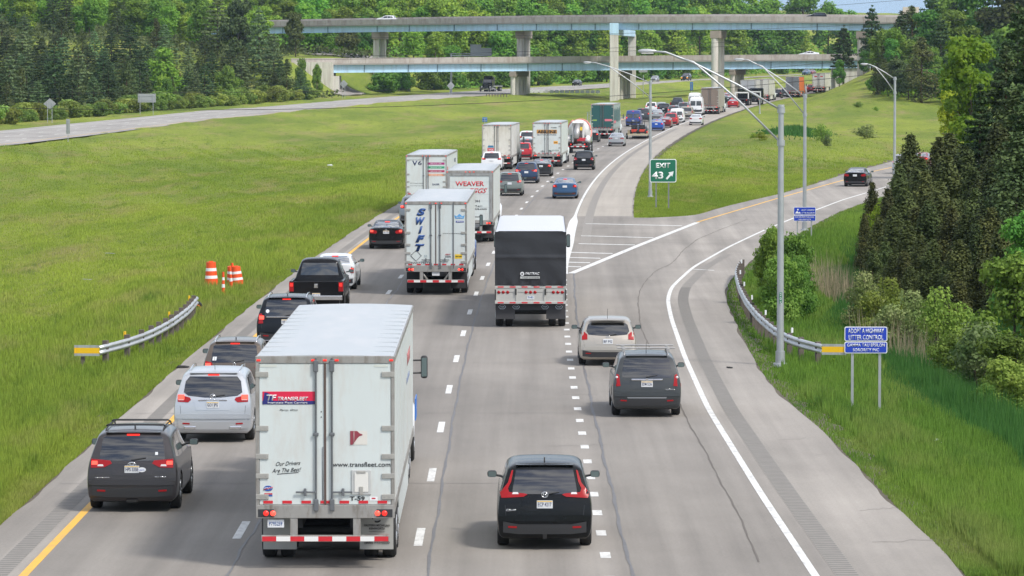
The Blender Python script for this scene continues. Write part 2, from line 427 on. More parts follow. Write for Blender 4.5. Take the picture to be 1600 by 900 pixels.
# ---- pavement
def road_material(name, base, var=.17, tracks=True):
    m, nt, b = _mat(name); N = nt.nodes.new; L = nt.links.new
    uv = N('ShaderNodeUVMap'); uv.uv_map = 'road'
    sep = N('ShaderNodeSeparateXYZ'); L(uv.outputs['UV'], sep.inputs[0])
    def mapn(sx, sy, sc, det=6, rough=.6):
        mpn = N('ShaderNodeMapping'); mpn.inputs['Scale'].default_value = (sx, sy, 1); L(uv.outputs['UV'], mpn.inputs['Vector'])
        n = N('ShaderNodeTexNoise'); n.inputs['Scale'].default_value = sc; n.inputs['Detail'].default_value = det; n.inputs['Roughness'].default_value = rough
        L(mpn.outputs['Vector'], n.inputs['Vector']); return n
    def rng_(src, a, bb, c, d_):
        r = N('ShaderNodeMapRange'); r.inputs[1].default_value = a; r.inputs[2].default_value = bb; r.inputs[3].default_value = c; r.inputs[4].default_value = d_
        L(src, r.inputs[0]); return r.outputs[0]
    def mul(a, bb):
        q = N('ShaderNodeMath'); q.operation = 'MULTIPLY'; L(a, q.inputs[0]); L(bb, q.inputs[1]); return q.outputs[0]
    streak = rng_(mapn(1.3, .02, 1.0).outputs['Fac'], .3, .7, 1 - var, 1 + var)
    patch = rng_(mapn(.12, .05, 1.0, 8, .65).outputs['Fac'], .35, .65, 1 - var, 1 + var)
    fine = rng_(mapn(1, 1, 14, 4, .8).outputs['Fac'], .3, .7, .88, 1.10)
    spots = rng_(mapn(.9, .5, 1.0, 8, .75).outputs['Fac'], .62, .74, 1.0, .86)
    val = mul(mul(streak, patch), mul(fine, spots))
    if tracks:
        # lane surfaces differ a little from one another and carry darker wheel tracks
        w1 = N('ShaderNodeMath'); w1.operation = 'MULTIPLY_ADD'; w1.inputs[1].default_value = 2 * PI / 1.825; w1.inputs[2].default_value = 1.85 * 2 * PI / 1.825 + .4; L(sep.outputs[0], w1.inputs[0])
        w2 = N('ShaderNodeMath'); w2.operation = 'COSINE'; L(w1.outputs[0], w2.inputs[0])
        val = mul(val, rng_(w2.outputs[0], -1, 1, .935, 1.04))
    cm = N('ShaderNodeMix'); cm.data_type = 'RGBA'; cm.blend_type = 'MULTIPLY'; cm.inputs['Factor'].default_value = 1; cm.inputs['A'].default_value = (*base, 1); L(val, cm.inputs['B'])
    out = cm.outputs['Result']
    if tracks:
        cr_ = N('ShaderNodeValToRGB'); e = cr_.color_ramp; e.interpolation = 'LINEAR'
        mr = rng_(sep.outputs[0], -11, 14, 0, 1)
        stops = [(-11, 1.32), (-9.3, 1.28), (-8.9, .98), (-5.7, .94), (-5.3, .93), (-2.0, .95), (-1.7, 1.0), (1.7, 1.03), (2.6, 1.06), (5.2, 1.02), (6.0, 1.24), (14, 1.30)]
        e.elements[0].position = 0; e.elements[0].color = (1.0,) * 4
        e.elements[1].position = 1; e.elements[1].color = (1.0,) * 4
        for x_, k in stops[1:-1]:
            q = e.elements.new((x_ + 11) / 25); q.color = (k * .85, k * .85, k * .85, 1)
        L(mr, cr_.inputs['Fac'])
        c2 = N('ShaderNodeMix'); c2.data_type = 'RGBA'; c2.blend_type = 'MULTIPLY'; c2.inputs['Factor'].default_value = 1; L(out, c2.inputs['A']); L(cr_.outputs['Color'], c2.inputs['B'])
        out = c2.outputs['Result']
    L(out, b.inputs['Base Color']); b.inputs['Roughness'].default_value = .82; b.inputs['Specular IOR Level'].default_value = .3
    bp = N('ShaderNodeBump'); bp.inputs['Strength'].default_value = .35; bp.inputs['Distance'].default_value = .01; L(mapn(1, 1, 30, 3, .8).outputs['Fac'], bp.inputs['Height']); L(bp.outputs['Normal'], b.inputs['Normal'])
    return m
ASPH = road_material('worn_pavement', (.272, .250, .224))
ASPH2 = road_material('pale_concrete', (.30, .285, .265), tracks=False)
RISE = .04
def strip_cols(l, r, n):
    def f(d):
        a, b_ = float(l(d)), float(r(d))
        e = .25 * math.sin(d * .9) * 0
        return np.linspace(a + e, b_, n)
    return f
def ragged(fn, sgn, amp=.16):
    def f(d): return float(fn(d)) + sgn * amp * (.5 + .45 * math.sin(d * .37) * math.sin(d * .113 + 1.7) + .2 * math.sin(d * .93 + 2 * math.sin(d * .21)))
    return f
ds_r = np.concatenate([np.arange(-400, 40, 10), np.arange(40, 420, 1.2), np.arange(420, 1300, 4)])
hw = grid_obj('highway_road', strip_cols(ragged(main_l, -1), ragged(main_r, 1), 40), ds_r, lambda X, D: base_z(D) + RISE, ASPH); tag(hw, kind='structure')
rd = np.concatenate([np.arange(D_GORE - 1.0, 420, 1.2), np.arange(420, 640, 3)])
SHM = road_material('shoulder_concrete', (.335, .305, .265), var=.10, tracks=False)
sh = grid_obj('shoulder_road', strip_cols(lambda d: 1.98 + c_of(d), lambda d: 5.38 + float(c_of(d)), 5), np.concatenate([np.arange(250, 420, 1.2), np.arange(420, 1250, 4)]), lambda X, D: base_z(D) + RISE + .0022, SHM); tag(sh, kind='structure')
rp = grid_obj('ramp_road', strip_cols(lambda d: max(float(ramp_l(d)), float(main_r(D_GORE + .5)) if d < D_GORE else -999) , ragged(ramp_r, 1), 16), rd, lambda X, D: base_z(D) + RISE + .002, ASPH); tag(rp, kind='structure')
op = grid_obj('opposite_road', strip_cols(ragged(opp_far, -1), ragged(opp_near, 1), 14), np.arange(330, 1500, 4), lambda X, D: base_z(D) + RISE, ASPH2); tag(op, kind='structure')

# dirt lip along the pavement edges
EARTH = mat('bare_earth', (.10, .085, .06), .95, var=.5, scale=1.5)
def ribbon(mb, cf, w_, d0, d1, step, lift, mi=0, taper=False):
    ds = np.arange(d0, d1 + step * .5, step); n = len(mb.v); k = 0
    vs, fs = [], []
    for d in ds:
        x = float(cf(d)); ww = w_(d) if callable(w_) else w_
        sl = (float(cf(d + .5)) - float(cf(d - .5))); nx, ny = 1 / math.hypot(1, sl), -sl / math.hypot(1, sl)
        for s_ in (-.5, .5):
            X, D = x + nx * ww * s_, d + ny * ww * s_
            vs.append((X, D, float(base_z(D)) + RISE + lift))
    for i in range(len(ds) - 1): fs.append((2 * i, 2 * i + 1, 2 * i + 3, 2 * i + 2))
    mb.add(vs, fs, mi)
LINEW = mat('road_paint_white', (.66, .66, .64), .6, var=.12, scale=1.5, dirt=(.33, .32, .30), dscale=1.5, dmap=(3, 1.2, 1))
LINEY = mat('road_paint_yellow', (.75, .40, .035), .6, var=.12, scale=1.5, dirt=(.45, .30, .10), dscale=2.5)
mk = MB()
ribbon(mk, lambda d: -9.05 + c_of(d), .17, -200, 1150, 2, .004, 1)
dash_w = .17
k = -10
d0 = pix(656, 842).y
while d0 + k * 12.19 < 1100:
    dc = d0 + k * 12.19
    w_ = .17 if dc < 300 else .2
    for off in (-1.85, -5.5):
        sh = 0 if off > -3 else 1.2
        ribbon(mk, lambda d, o=off: o + c_of(d), w_, dc - 1.52 + sh, dc + 1.52 + sh, 1.52, .004)
    k += 1
# short dotted exit-only line: 0.9 m marks every 3.66 m
dd_ = 62.0
while dd_ < 178:
    ribbon(mk, lambda d: 1.8 + c_of(d), .2, dd_, dd_ + .92, .92, .004); dd_ += 3.66
ribbon(mk, lambda d: 1.85 + c_of(d), lambda d: .17 + .36 * float(sstep(d, 186, 215) * (1 - sstep(d, 240, 252))), 181, 1150, 3, .004)
ribbon(mk, ramp_w, .155, 60, 420, 1.5, .004)
ribbon(mk, gore_w, .34, 181.5, 240.5, 1.5, .009)
ribbon(mk, ramp_y, .17, 240.5, 420, 2, .005, 1)
for (xa, ya, xb, yb) in [(915, 350.5, 1066, 354), (908, 369.5, 1021, 372.7), (904, 382, 992, 384), (888, 395.5, 957, 397.5), (887, 403.5, 938, 405), (886, 411, 922, 412), (885, 417.5, 908, 418.5)]:
    a, b_ = pix(xa, ya), pix(xb, yb); wd = .33
    mk.add([(a.x, a.y - wd, a.z + RISE + .006), (b_.x, b_.y - wd, b_.z + RISE + .006), (b_.x, b_.y + wd, b_.z + RISE + .006), (a.x, a.y + wd, a.z + RISE + .006)], [(0, 1, 2, 3)])
a, b_ = pix(1083, 422), pix(1116, 424)
mk.add([(a.x, a.y - .2, RISE + .006), (b_.x, b_.y - .2, RISE + .006), (b_.x, b_.y + .2, RISE + .006), (a.x, a.y + .2, RISE + .006)], [(0, 1, 2, 3)])
ribbon(mk, lambda d: opp_near(d) - 1.6, .17, 400, 1400, 6, .004, 1)
ribbon(mk, lambda d: opp_far(d) + 2.8, .17, 400, 1400, 6, .004, 0)
for kk in range(-4, 80):
    dc = 440 + kk * 12.19
    for fr in (.42, .68):
        ribbon(mk, lambda d, f=fr: opp_near(d) * f + opp_far(d) * (1 - f), .2, dc - 1.6, dc + 1.6, 1.6, .004)
tag(mk.build('road_markings', [LINEW, LINEY]), kind='structure')

# rumble strips: ground-in grooves as dark shallow ribs
RUM = mat('milled_groove', (.19, .18, .165), .9, var=.2)
RUMB = mat('milled_band', (.275, .255, .23), .9, var=.15)
rm = MB()
def rumble(cf, width, d0, d1, pitch=.30):
    ribbon(rm, cf, width + .02, d0, d1, 1.5, .003, 1)
    d = d0
    while d < d1:
        x = float(cf(d)); sl = float(cf(d + .5) - cf(d - .5)); h = width / 2
        p = .085 if d < 160 else .1
        rm.add([(x - h, d - p + h * sl, float(base_z(d)) + RISE + .0065), (x + h, d - p - h * sl, float(base_z(d)) + RISE + .0065), (x + h, d + p - h * sl, float(base_z(d)) + RISE + .0065), (x - h, d + p + h * sl, float(base_z(d)) + RISE + .0065)], [(0, 1, 2, 3)])
        d += pitch if d < 170 else pitch * 2
rumble(lambda d: ramp_w(d) + .60, .42, 66, 200)
rumble(lambda d: -9.55 + c_of(d), .40, 66, 290)
rumble(lambda d: 2.75 + c_of(d), .5, 212, 560, .6)
tag(rm.build('rumble_strips', [RUM, RUMB]), kind='structure')

# cracks, tar seams
TAR = mat('tar_seam', (.125, .12, .12), .55, var=.3, scale=3)
CRK = mat('crack', (.13, .115, .10), .95)
ck = MB()
def crack(cf, d0, d1, wd, amp, mi, seed, step=.5):
    r = random.Random(seed); ph = [r.uniform(0, 6) for _ in range(4)]
    def f(d): return float(cf(d)) + amp * (math.sin(d * .45 + ph[0]) * .5 + math.sin(d * 1.3 + ph[1]) * .3 + math.sin(d * 3.1 + ph[2]) * .2)
    ribbon(ck, f, lambda d: wd * (.55 + .6 * abs(math.sin(d * .7 + ph[3]))), d0, d1, step, .008, mi)
crack(lambda d: -1.57 + c_of(d), 62, 330, .06, .03, 0, 1)
crack(lambda d: 2.22 + c_of(d), 62, 183, .07, .035, 0, 2)
crack(lambda d: -5.25 + c_of(d), 62, 300, .055, .06, 0, 3)
crack(line_fn([(1196, 900), (1150, 800), (1108, 720), (1075, 660), (1040, 590), (1003, 520), (997, 480), (999, 455), (1010, 440), (1024, 424), (1048, 415), (1070, 390), (1090, 375), (1120, 362), (1165, 345)]), 76, 245, .035, .03, 1, 4)
for (px_, py_, ln) in [(900, 620, 1.3), (905, 700, 1.5), (1425, 850, 1.6), (1375, 800, .9), (1240, 690, .7), (700, 610, 1.0)]:
    p = pix(px_, py_); pts = []
    r = random.Random(px_); n_ = 9
    for i in range(n_):
        pts.append((p.x + ln * (i / (n_ - 1) - .5), p.y + r.uniform(-.18, .18) + i * .05))
    for i in range(n_ - 1):
        (x0, y0), (x1, y1) = pts[i], pts[i + 1]; z_ = RISE + .009
        ck.add([(x0, y0 - .014, z_), (x1, y1 - .014, z_), (x1, y1 + .014, z_), (x0, y0 + .014, z_)], [(0, 1, 2, 3)], 1)
tag(ck.build('pavement_cracks', [TAR, CRK]), kind='structure')
# transverse joints
jt = MB()
for d in list(np.arange(72, 420, 18.3)):
    for (l, r_) in ((main_l, lambda d: 1.7 + c_of(d)),):
        a, b_ = float(l(d)) + .2, float(r_(d)); jt.add([(a, d - .02, RISE + .0045), (b_, d + .1, RISE + .0045), (b_, d + .14, RISE + .0045), (a, d + .02, RISE + .0045)], [(0, 1, 2, 3)])
tag(jt.build('pavement_joints', mat('joint_dark', (.2, .19, .18), .9)), kind='structure')
# worn earth lip beside the shoulders
el = MB()
def lip(cf, sgn, d0, d1):
    ds = np.arange(d0, d1, 1.0); vs = []; 
    for d in ds:
        x = float(cf(d)); ww = .32 + .25 * abs(math.sin(d * .31)) + .18 * math.sin(d * 1.7)
        x1 = x + sgn * max(.12, ww) ; vs += [(x - sgn * .08, d, float(base_z(d)) + .012), (x1, d, zg(x1, d) + .03)]
    el.add(vs, [(2 * i, 2 * i + 1, 2 * i + 3, 2 * i + 2) for i in range(len(ds) - 1)])
lip(ragged(main_l, -1), -1, 60, 420); lip(ragged(ramp_r, 1), 1, 60, 330); lip(lambda d: 5.4 + c_of(d), 1, 250, 700); lip(ramp_l, -1, 250, 420)
tag(el.build('earth_verge', EARTH), kind='structure')
# ------------------------------------------------------------------ cars
def paint(name, rgb, metal=.35, rough=.32):
    dk_ = max(rgb) < .02
    return mat('paint_' + name, rgb, rough, metal, spec=.15 if dk_ else .35, coat=.22 if dk_ else .45, var=.04, scale=2)
# level tables: (half width fraction, z fraction) from sill to roof
LV_SUV = [(.86, .125), (.975, .18), (1.0, .36), (.99, .52), (.955, .615), (.865, .79), (.785, .93), (.66, .985)]
LV_SED = [(.84, .115), (.965, .19), (1.0, .40), (.98, .56), (.915, .655), (.80, .82), (.69, .95), (.55, .99)]
LV_VAN = [(.86, .10), (.97, .15), (1.0, .28), (.99, .42), (.965, .50), (.92, .76), (.86, .95), (.72, .99)]
LV_PK = [(.84, .17), (.965, .24), (1.0, .40), (.975, .53), (.92, .605), (.80, .79), (.69, .94), (.56, .985)]
# stations: y fraction, roof z fraction (None = collapsed to belt), shear list scale, width scale, hood z fraction
KINDS = {
 'suv':  (LV_SUV, [(.0, .965, 1.0, .975, 0), (.04, .985, .9, .998, 0), (.20, 1.0, .35, 1, 0), (.42, 1.0, 0, 1, 0), (.58, .97, 0, 1, 0), (.73, None, 0, 1, .67), (.88, None, 0, .985, .625), (.975, None, 0, .93, .55), (1.0, None, 0, .82, .48)], [.05, .0, .0, .03, .07, .20, .36, .43]),
 'hatch': (LV_SUV, [(.0, .955, 1.0, .94, 0), (.05, .98, .9, .985, 0), (.22, 1.0, .35, 1, 0), (.42, 1.0, 0, 1, 0), (.56, .97, 0, 1, 0), (.72, None, 0, 1, .67), (.88, None, 0, .98, .61), (.975, None, 0, .91, .53), (1.0, None, 0, .80, .46)], [.06, .0, .0, .05, .12, .30, .48, .56]),
 'sedan': (LV_SED, [(.0, None, 0, .93, .735), (.03, None, 0, .975, .745), (.15, None, 0, 1, .745), (.31, .955, 0, 1, 0), (.43, 1.0, 0, 1, 0), (.56, .975, 0, 1, 0), (.73, None, 0, 1, .70), (.89, None, 0, .98, .63), (.975, None, 0, .90, .55), (1.0, None, 0, .78, .47)], [.06, .0, .02, .05, .07, .09, .11, .12]),
 'van':  (LV_VAN, [(.0, .985, 1.0, .965, 0), (.03, .995, .9, .995, 0), (.2, 1.0, .5, 1, 0), (.5, 1.0, 0, 1, 0), (.70, .97, 0, 1, 0), (.86, None, 0, .99, .52), (.97, None, 0, .93, .44), (1.0, None, 0, .86, .38)], [.04, .0, .0, .01, .02, .05, .10, .14]),
 'minivan': (LV_SUV, [(.0, .97, 1.0, .975, 0), (.04, .99, .9, .998, 0), (.22, 1.0, .35, 1, 0), (.48, 1.0, 0, 1, 0), (.64, .95, 0, 1, 0), (.83, None, 0, .99, .62), (.93, None, 0, .95, .56), (1.0, None, 0, .82, .46)], [.05, .0, .0, .02, .05, .12, .22, .28]),
 'cab':  (LV_PK, [(.39, .955, 1.0, .96, 0), (.41, .985, .9, .99, 0), (.50, 1.0, .35, 1, 0), (.60, .99, 0, 1, 0), (.66, .955, 0, 1, 0), (.745, None, 0, 1, .64), (.88, None, 0, .99, .62), (.98, None, 0, .96, .59), (1.0, None, 0, .90, .54)], [.0, .0, .0, .0, .02, .07, .12, .16]),
}
def body_mesh(kind, L, W, H, lvl, wells, whr, zfloor=None):
    lv, st, shear = KINDS[kind]
    a = W / 2
    bm = bmesh.new()
    rings = []
    for (yf, rz, sh, ws_, hz) in st:
        pts = []
        for i, (xf, zf) in enumerate(lv):
            x, z = xf * a, zf * H
            if i >= 4:
                if rz is None:
                    top = hz * H; bz = lv[4][1] * H
                    q = {4: (.965, -.055), 5: (.87, -.018), 6: (.72, 0), 7: (.5, .006)}[i]
                    if i == 4: z = min(z, top - .05 * H * .6)
                    else: z = top + q[1] * H
                    x = q[0] * a
                else:
                    k = (rz * H - lv[4][1] * H) / (H - lv[4][1] * H)
                    z = lv[4][1] * H + (z - lv[4][1] * H) * k
            if i == 3 and rz is None: z = min(z, hz * H - .10 * H)
            y = yf * L + shear[i] * sh
            pts.append((x * ws_, y, z))
        rings.append(pts)
    def mk(pts, side): return [bm.verts.new((side * p[0], p[1], p[2])) for p in pts]
    VR = []
    for ri, pts in enumerate(rings):
        Lf, Rt = mk(pts, -1), mk(pts, 1)
        t, b_ = pts[-1], pts[0]
        dz = .012 * H
        T = [bm.verts.new((t[0] * k, t[1], t[2] + dz * (1 - abs(k)))) for k in (-.5, 0, .5)]
        B = [bm.verts.new((b_[0] * k, b_[1], b_[2])) for k in (-.5, 0, .5)]
        VR.append((Lf, Rt, T, B))
    def loop(v): return v[0] + v[2] + list(reversed(v[1])) + list(reversed(v[3]))
    for i in range(len(VR) - 1):
        A, B = loop(VR[i]), loop(VR[i + 1]); n = len(A)
        for k in range(n): bm.faces.new((A[k], A[(k + 1) % n], B[(k + 1) % n], B[k]))
    for idx, sgn in ((0, -1), (-1, 1)):
        v = VR[idx]; bulge = .045 if idx == 0 else .12
        rows = []
        for i in range(8):
            if i == 0: mid = v[3]
            elif i == 7: mid = v[2]
            else:
                mid = []
                for k in (-.55, 0, .55):
                    p = v[1][i].co; mid.append(bm.verts.new((p.x * k, p.y + sgn * bulge * (1 - k * k), p.z)))
            rows.append([v[0][i]] + mid + [v[1][i]])
        for i in range(7):
            for k in range(4): bm.faces.new((rows[i][k], rows[i][k + 1], rows[i + 1][k + 1], rows[i + 1][k]))
        if idx == 0:
            for k in (1, 2, 3):
                rows[0][k].co.y -= .02
    bmesh.ops.recalc_face_normals(bm, faces=bm.faces[:])
    cl = bm.edges.layers.float.new('crease_edge')
    for v in VR:      # hold the shoulder line and the sill
        pass
    for i in range(len(VR) - 1):
        for side in (0, 1):
            for lev, c in ((0, .6), (1, .3), (4, .6), (6, .45), (7, .15)):
                e = bm.edges.get((VR[i][side][lev], VR[i + 1][side][lev]))
                if e: e[cl] = c
    for side in (0, 1):
        for lev in range(7):
            e = bm.edges.get((VR[0][side][lev], VR[0][side][lev + 1]))
            if e: e[cl] = .6
    me = bpy.data.meshes.new('b'); bm.to_mesh(me); bm.free()
    o = bpy.data.objects.new('b', me); COL.objects.link(o)
    s = o.modifiers.new('s', 'SUBSURF'); s.levels = lvl; s.subdivision_type = 'CATMULL_CLARK'
    dg = bpy.context.evaluated_depsgraph_get()
    me2 = bpy.data.meshes.new_from_object(o.evaluated_get(dg))
    bpy.data.objects.remove(o)
    n = len(me2.vertices); co = np.empty(n * 3, np.float32); me2.vertices.foreach_get('co', co); co = co.reshape(-1, 3)
    y0 = st[0][0] * L
    co[:, 0] *= a / np.abs(co[:, 0]).max()
    mn, mx_ = co[:, 1].min(), co[:, 1].max(); co[:, 1] = y0 + (co[:, 1] - mn) / (mx_ - mn) * (L - y0)
    z0 = lv[0][1] * H if zfloor is None else zfloor
    mn, mx_ = co[:, 2].min(), co[:, 2].max(); co[:, 2] = z0 + (co[:, 2] - mn) / (mx_ - mn) * (H - z0)
    me2.vertices.foreach_set('co', co.ravel()); me2.update()
    if wells:
        ob = bpy.data.objects.new('b', me2); COL.objects.link(ob)
        c = MB()
        for y in wells:
            for s_ in (-1, 1):
                c.lathe([(whr * 1.13, 0), (whr * 1.13, a * .5)], (s_ * a * .62 if s_ > 0 else -a * 1.12, y, whr * 1.02), 'x', 28)
        cm = c.mesh('c')
        co_ = bpy.data.objects.new('c', cm); COL.objects.link(co_)
        bo = ob.modifiers.new('b', 'BOOLEAN'); bo.operation = 'DIFFERENCE'; bo.object = co_; bo.solver = 'EXACT'
        dg = bpy.context.evaluated_depsgraph_get(); dg.update()
        me3 = bpy.data.meshes.new_from_object(ob.evaluated_get(dg))
        bpy.data.objects.remove(ob); bpy.data.objects.remove(co_); me2 = me3
    me2.polygons.foreach_set('use_smooth', np.ones(len(me2.polygons), bool))
    me2.set_sharp_from_angle(angle=R(38))
    return me2
def conform(bvh, poly, axis, off=.006, thick=.03, step=.09):
    """thin shell following the body under a 2-D outline; axis: -y rear, +y front, +x/-x side"""
    bm = bmesh.new()
    vs = [bm.verts.new((u, 0, v)) for u, v in poly]
    bm.faces.new(vs)
    us = [p[0] for p in poly]; zs = [p[1] for p in poly]
    for (lo, hi, nrm, k) in ((min(us), max(us), (1, 0, 0), 0), (min(zs), max(zs), (0, 0, 1), 2)):
        n = max(1, int((hi - lo) / step))
        for i in range(1, n):
            c = [0, 0, 0]; c[k] = lo + (hi - lo) * i / n
            bmesh.ops.bisect_plane(bm, geom=bm.verts[:] + bm.edges[:] + bm.faces[:], plane_co=c, plane_no=nrm)
    bad = []
    inner = {}
    for v in bm.verts:
        u, z = v.co.x, v.co.z
        if axis == '-y': o_, d_ = Vector((u, -6, z)), Vector((0, 1, 0))
        elif axis == '+y': o_, d_ = Vector((u, 14, z)), Vector((0, -1, 0))
        elif axis == '+x': o_, d_ = Vector((6, u, z)), Vector((-1, 0, 0))
        else: o_, d_ = Vector((-6, u, z)), Vector((1, 0, 0))
        h, n, i_, dist = bvh.ray_cast(o_, d_, 20)
        if h is None: bad.append(v); continue
        if n.dot(d_) > 0: n = -n
        v.co = h + (n * .5 - d_ * .5).normalized() * off
        inner[v] = d_
    if bad: bmesh.ops.delete(bm, geom=bad, context='VERTS')
    if not bm.faces: bm.free(); return None
    bm.normal_update()
    d_ = {'-y': Vector((0, 1, 0)), '+y': Vector((0, -1, 0)), '+x': Vector((-1, 0, 0)), '-x': Vector((1, 0, 0))}[axis]
    bmesh.ops.recalc_face_normals(bm, faces=bm.faces[:])
    r_ = bmesh.ops.extrude_face_region(bm, geom=bm.faces[:])
    bmesh.ops.translate(bm, verts=[v for v in r_['geom'] if isinstance(v, bmesh.types.BMVert)], vec=d_ * thick)
    bmesh.ops.recalc_face_normals(bm, faces=bm.faces[:])
    me = bpy.data.meshes.new('p'); bm.to_mesh(me); bm.free()
    me.polygons.foreach_set('use_smooth', np.ones(len(me.polygons), bool)); me.set_sharp_from_angle(angle=R(50))
    return me
_w = {}
def wheel_meshes(r, wd, steel=False):
    k = (round(r, 3), wd, steel)
    if k in _w: return _w[k]
    t = MB(); h = wd / 2
    t.lathe([(r * .62, -h * .8), (r * .70, -h), (r * .93, -h), (r, -h * .72), (r, h * .72), (r * .93, h), (r * .70, h), (r * .62, h * .8)], (0, 0, 0), 'x', 26)
    q = MB()
    q.lathe([(r * .63, -h * .75), (r * .63, h * .86), (r * .585, h * .88), (r * .56, h * .55), (r * .2, h * .62), (r * .16, h * .9), (0.01, h * .92)], (0, 0, 0), 'x', 22)
    for i in range(5):
        an = 2 * PI * i / 5; c_, s_ = math.cos(an), math.sin(an)
        q.path([(h * .84, c_ * r * .12, s_ * r * .12), (h * .80, c_ * r * .58, s_ * r * .58)], r * .075, 5)
    _w[k] = (t.mesh('tyre'), q.mesh('rim')); _w[k][0].materials.append(RUBBER); _w[k][1].materials.append(RIMW if steel else RIM)
    return _w[k]
def add_wheel(parent, x, y, r, wd, steel=False):
    t, q = wheel_meshes(r, wd, steel)
    e = empty('wheel', (x, y, r), 0, parent)
    for nm, me in (('tyre', t), ('rim', q)):
        o = bpy.data.objects.new(nm, me); COL.objects.link(o); o.parent = e
        if x < 0: o.rotation_euler = (0, 0, PI)
    return e
def P(poly, W, H, mir=False):
    r_ = [(u * W / 2, v * H) for u, v in poly]
    return [(-u, v) for u, v in reversed(r_)] if mir else r_
LAMPS = {
 'vert': [(.76, .50), (.98, .49), (.985, .66), (.93, .70), (.80, .67)],
 'corner': [(.62, .545), (.97, .50), (.975, .60), (.93, .665), (.70, .635)],
 'wide': [(.44, .60), (.60, .555), (.975, .545), (.975, .62), (.90, .655), (.48, .635)],
 'flag': [(.36, .640), (.44, .615), (.90, .60), (.925, .66), (.87, .70), (.765, .77), (.69, .90), (.655, .905), (.70, .78), (.765, .705), (.74, .665), (.42, .652)],
 'tall': [(.80, .42), (.975, .41), (.975, .66), (.84, .66)],
 'boom': [(.55, .60), (.62, .565), (.97, .575), (.97, .66), (.86, .67), (.58, .63)],
 'sedanw': [(.50, .60), (.56, .55), (.97, .565), (.965, .66), (.85, .695), (.55, .655)],
 'sedans': [(.60, .57), (.93, .55), (.975, .63), (.95, .70), (.66, .69)],
 'oval': [(.70, .56), (.93, .55), (.985, .62), (.95, .72), (.80, .715), (.70, .66)],
}
def make_car(name, kind, L, W, H, col, lamps='wide', plate='', lit=True, det=2, rails=False, wheel=.36, glass=None, badge=None, oncoming=False, mirror=True, bumper='dark', rglass=None, extras=None, antenna='fin'):
    """car standing on z=0, rear axle at y=0, pointing to +y"""
    root = empty(name)
    ro = {'suv': .98, 'hatch': .86, 'sedan': 1.08, 'van': 1.15, 'minivan': 1.05, 'cab': 1.25}[kind]
    fo = .93; wb_ = L - ro - fo
    pick = kind == 'cab'
    me = body_mesh(kind, L, W, H, 2 if det else 1, [ro, L - fo] if det and not pick else ([L - fo] if pick and det else None), wheel)
    bvh = BVHTree.FromPolygons([v.co[:] for v in me.vertices], [p.vertices[:] for p in me.polygons])
    G_ = glass or GLASS
    def add(nm, mesh, m, par=None):
        if mesh is None: return None
        o = link(nm, mesh, m, par or root)
        if par is None or par == root: o.location.y = -ro
        return o
    body = add('cab' if pick else 'body', me, col)
    # glass
    z0 = .64 if kind not in ('sedan', 'van') else (.735 if kind == 'sedan' else .55)
    rear = rglass or {'suv': [(-.70, .63), (.70, .63), (.72, .66), (.655, .90), (.60, .915), (-.60, .915), (-.655, .90), (-.72, .66)],
            'hatch': [(-.66, .66), (-.2, .635), (.2, .635), (.66, .66), (.74, .73), (.68, .86), (.58, .90), (-.58, .90), (-.68, .86), (-.74, .73)],
            'minivan': [(-.74, .62), (.74, .62), (.76, .66), (.67, .90), (-.67, .90), (-.76, .66)],
            'sedan': [(-.70, .765), (.70, .765), (.60, .935), (-.60, .935)],
            'van': [(-.80, .52), (-.06, .52), (-.06, .78), (-.78, .78)],
            'cab': [(-.72, .66), (.72, .66), (.64, .90), (-.64, .90)]}[kind]
    add('rear_window', conform(bvh, P(rear, W, H), '-y', .005, .03), G_)
    if kind == 'van': add('rear_window', conform(bvh, P([(-u, v) for u, v in reversed(rear)], W, H), '-y', .005, .03), G_)
    ws_ = {'suv': [(-.80, .66), (.80, .66), (.66, .91), (-.66, .91)], 'sedan': [(-.78, .71), (.78, .71), (.62, .93), (-.62, .93)], 'van': [(-.86, .54), (.86, .54), (.82, .84), (-.82, .84)]}
    add('windshield', conform(bvh, P(ws_.get(kind, ws_['suv']), W, H), '+y', .005, .03, .15), G_)
    sw = {'suv': [[(.085, .67), (.19, .645), (.225, .88), (.175, .885)], [(.205, .645), (.375, .64), (.375, .905), (.24, .895)], [(.39, .64), (.635, .635), (.53, .885), (.39, .905)]],
          'sedan': [[(.23, .70), (.41, .685), (.41, .93), (.335, .915)], [(.425, .685), (.66, .685), (.55, .90), (.425, .93)]],
          'van': [[(.68, .52), (.80, .52), (.72, .80), (.68, .80)]],
          'cab': [[(.455, .655), (.56, .65), (.56, .885), (.475, .885)], [(.57, .65), (.705, .645), (.63, .88), (.57, .885)]]}
    swl = sw.get(kind) or sw['suv']
    if kind == 'minivan': swl = [[(.07, .66), (.24, .65), (.24, .90), (.11, .89)], [(.26, .65), (.45, .645), (.45, .905), (.26, .905)], [(.47, .645), (.72, .635), (.60, .87), (.47, .90)]]
    if det:
        for pl in swl:
            q = [(u * L, v * H) for u, v in pl]
            add('side_window', conform(bvh, q, '+x', .004, .02, .14), G_); add('side_window', conform(bvh, q, '-x', .004, .02, .14), G_)
    # lower bumper cladding
    if not pick:
        bm_m = DARK if bumper == 'dark' else bumper
        if bumper: add('rear_bumper', conform(bvh, P([(-.985, .215), (-.55, .19), (.55, .19), (.985, .215), (1.0, .31), (.9, .335), (.55, .30), (-.55, .30), (-.9, .335), (-1.0, .31)], W, H), '-y', .022, .08, .12), bm_m)
    zl = 1.0
    lm = LAMPS[lamps]
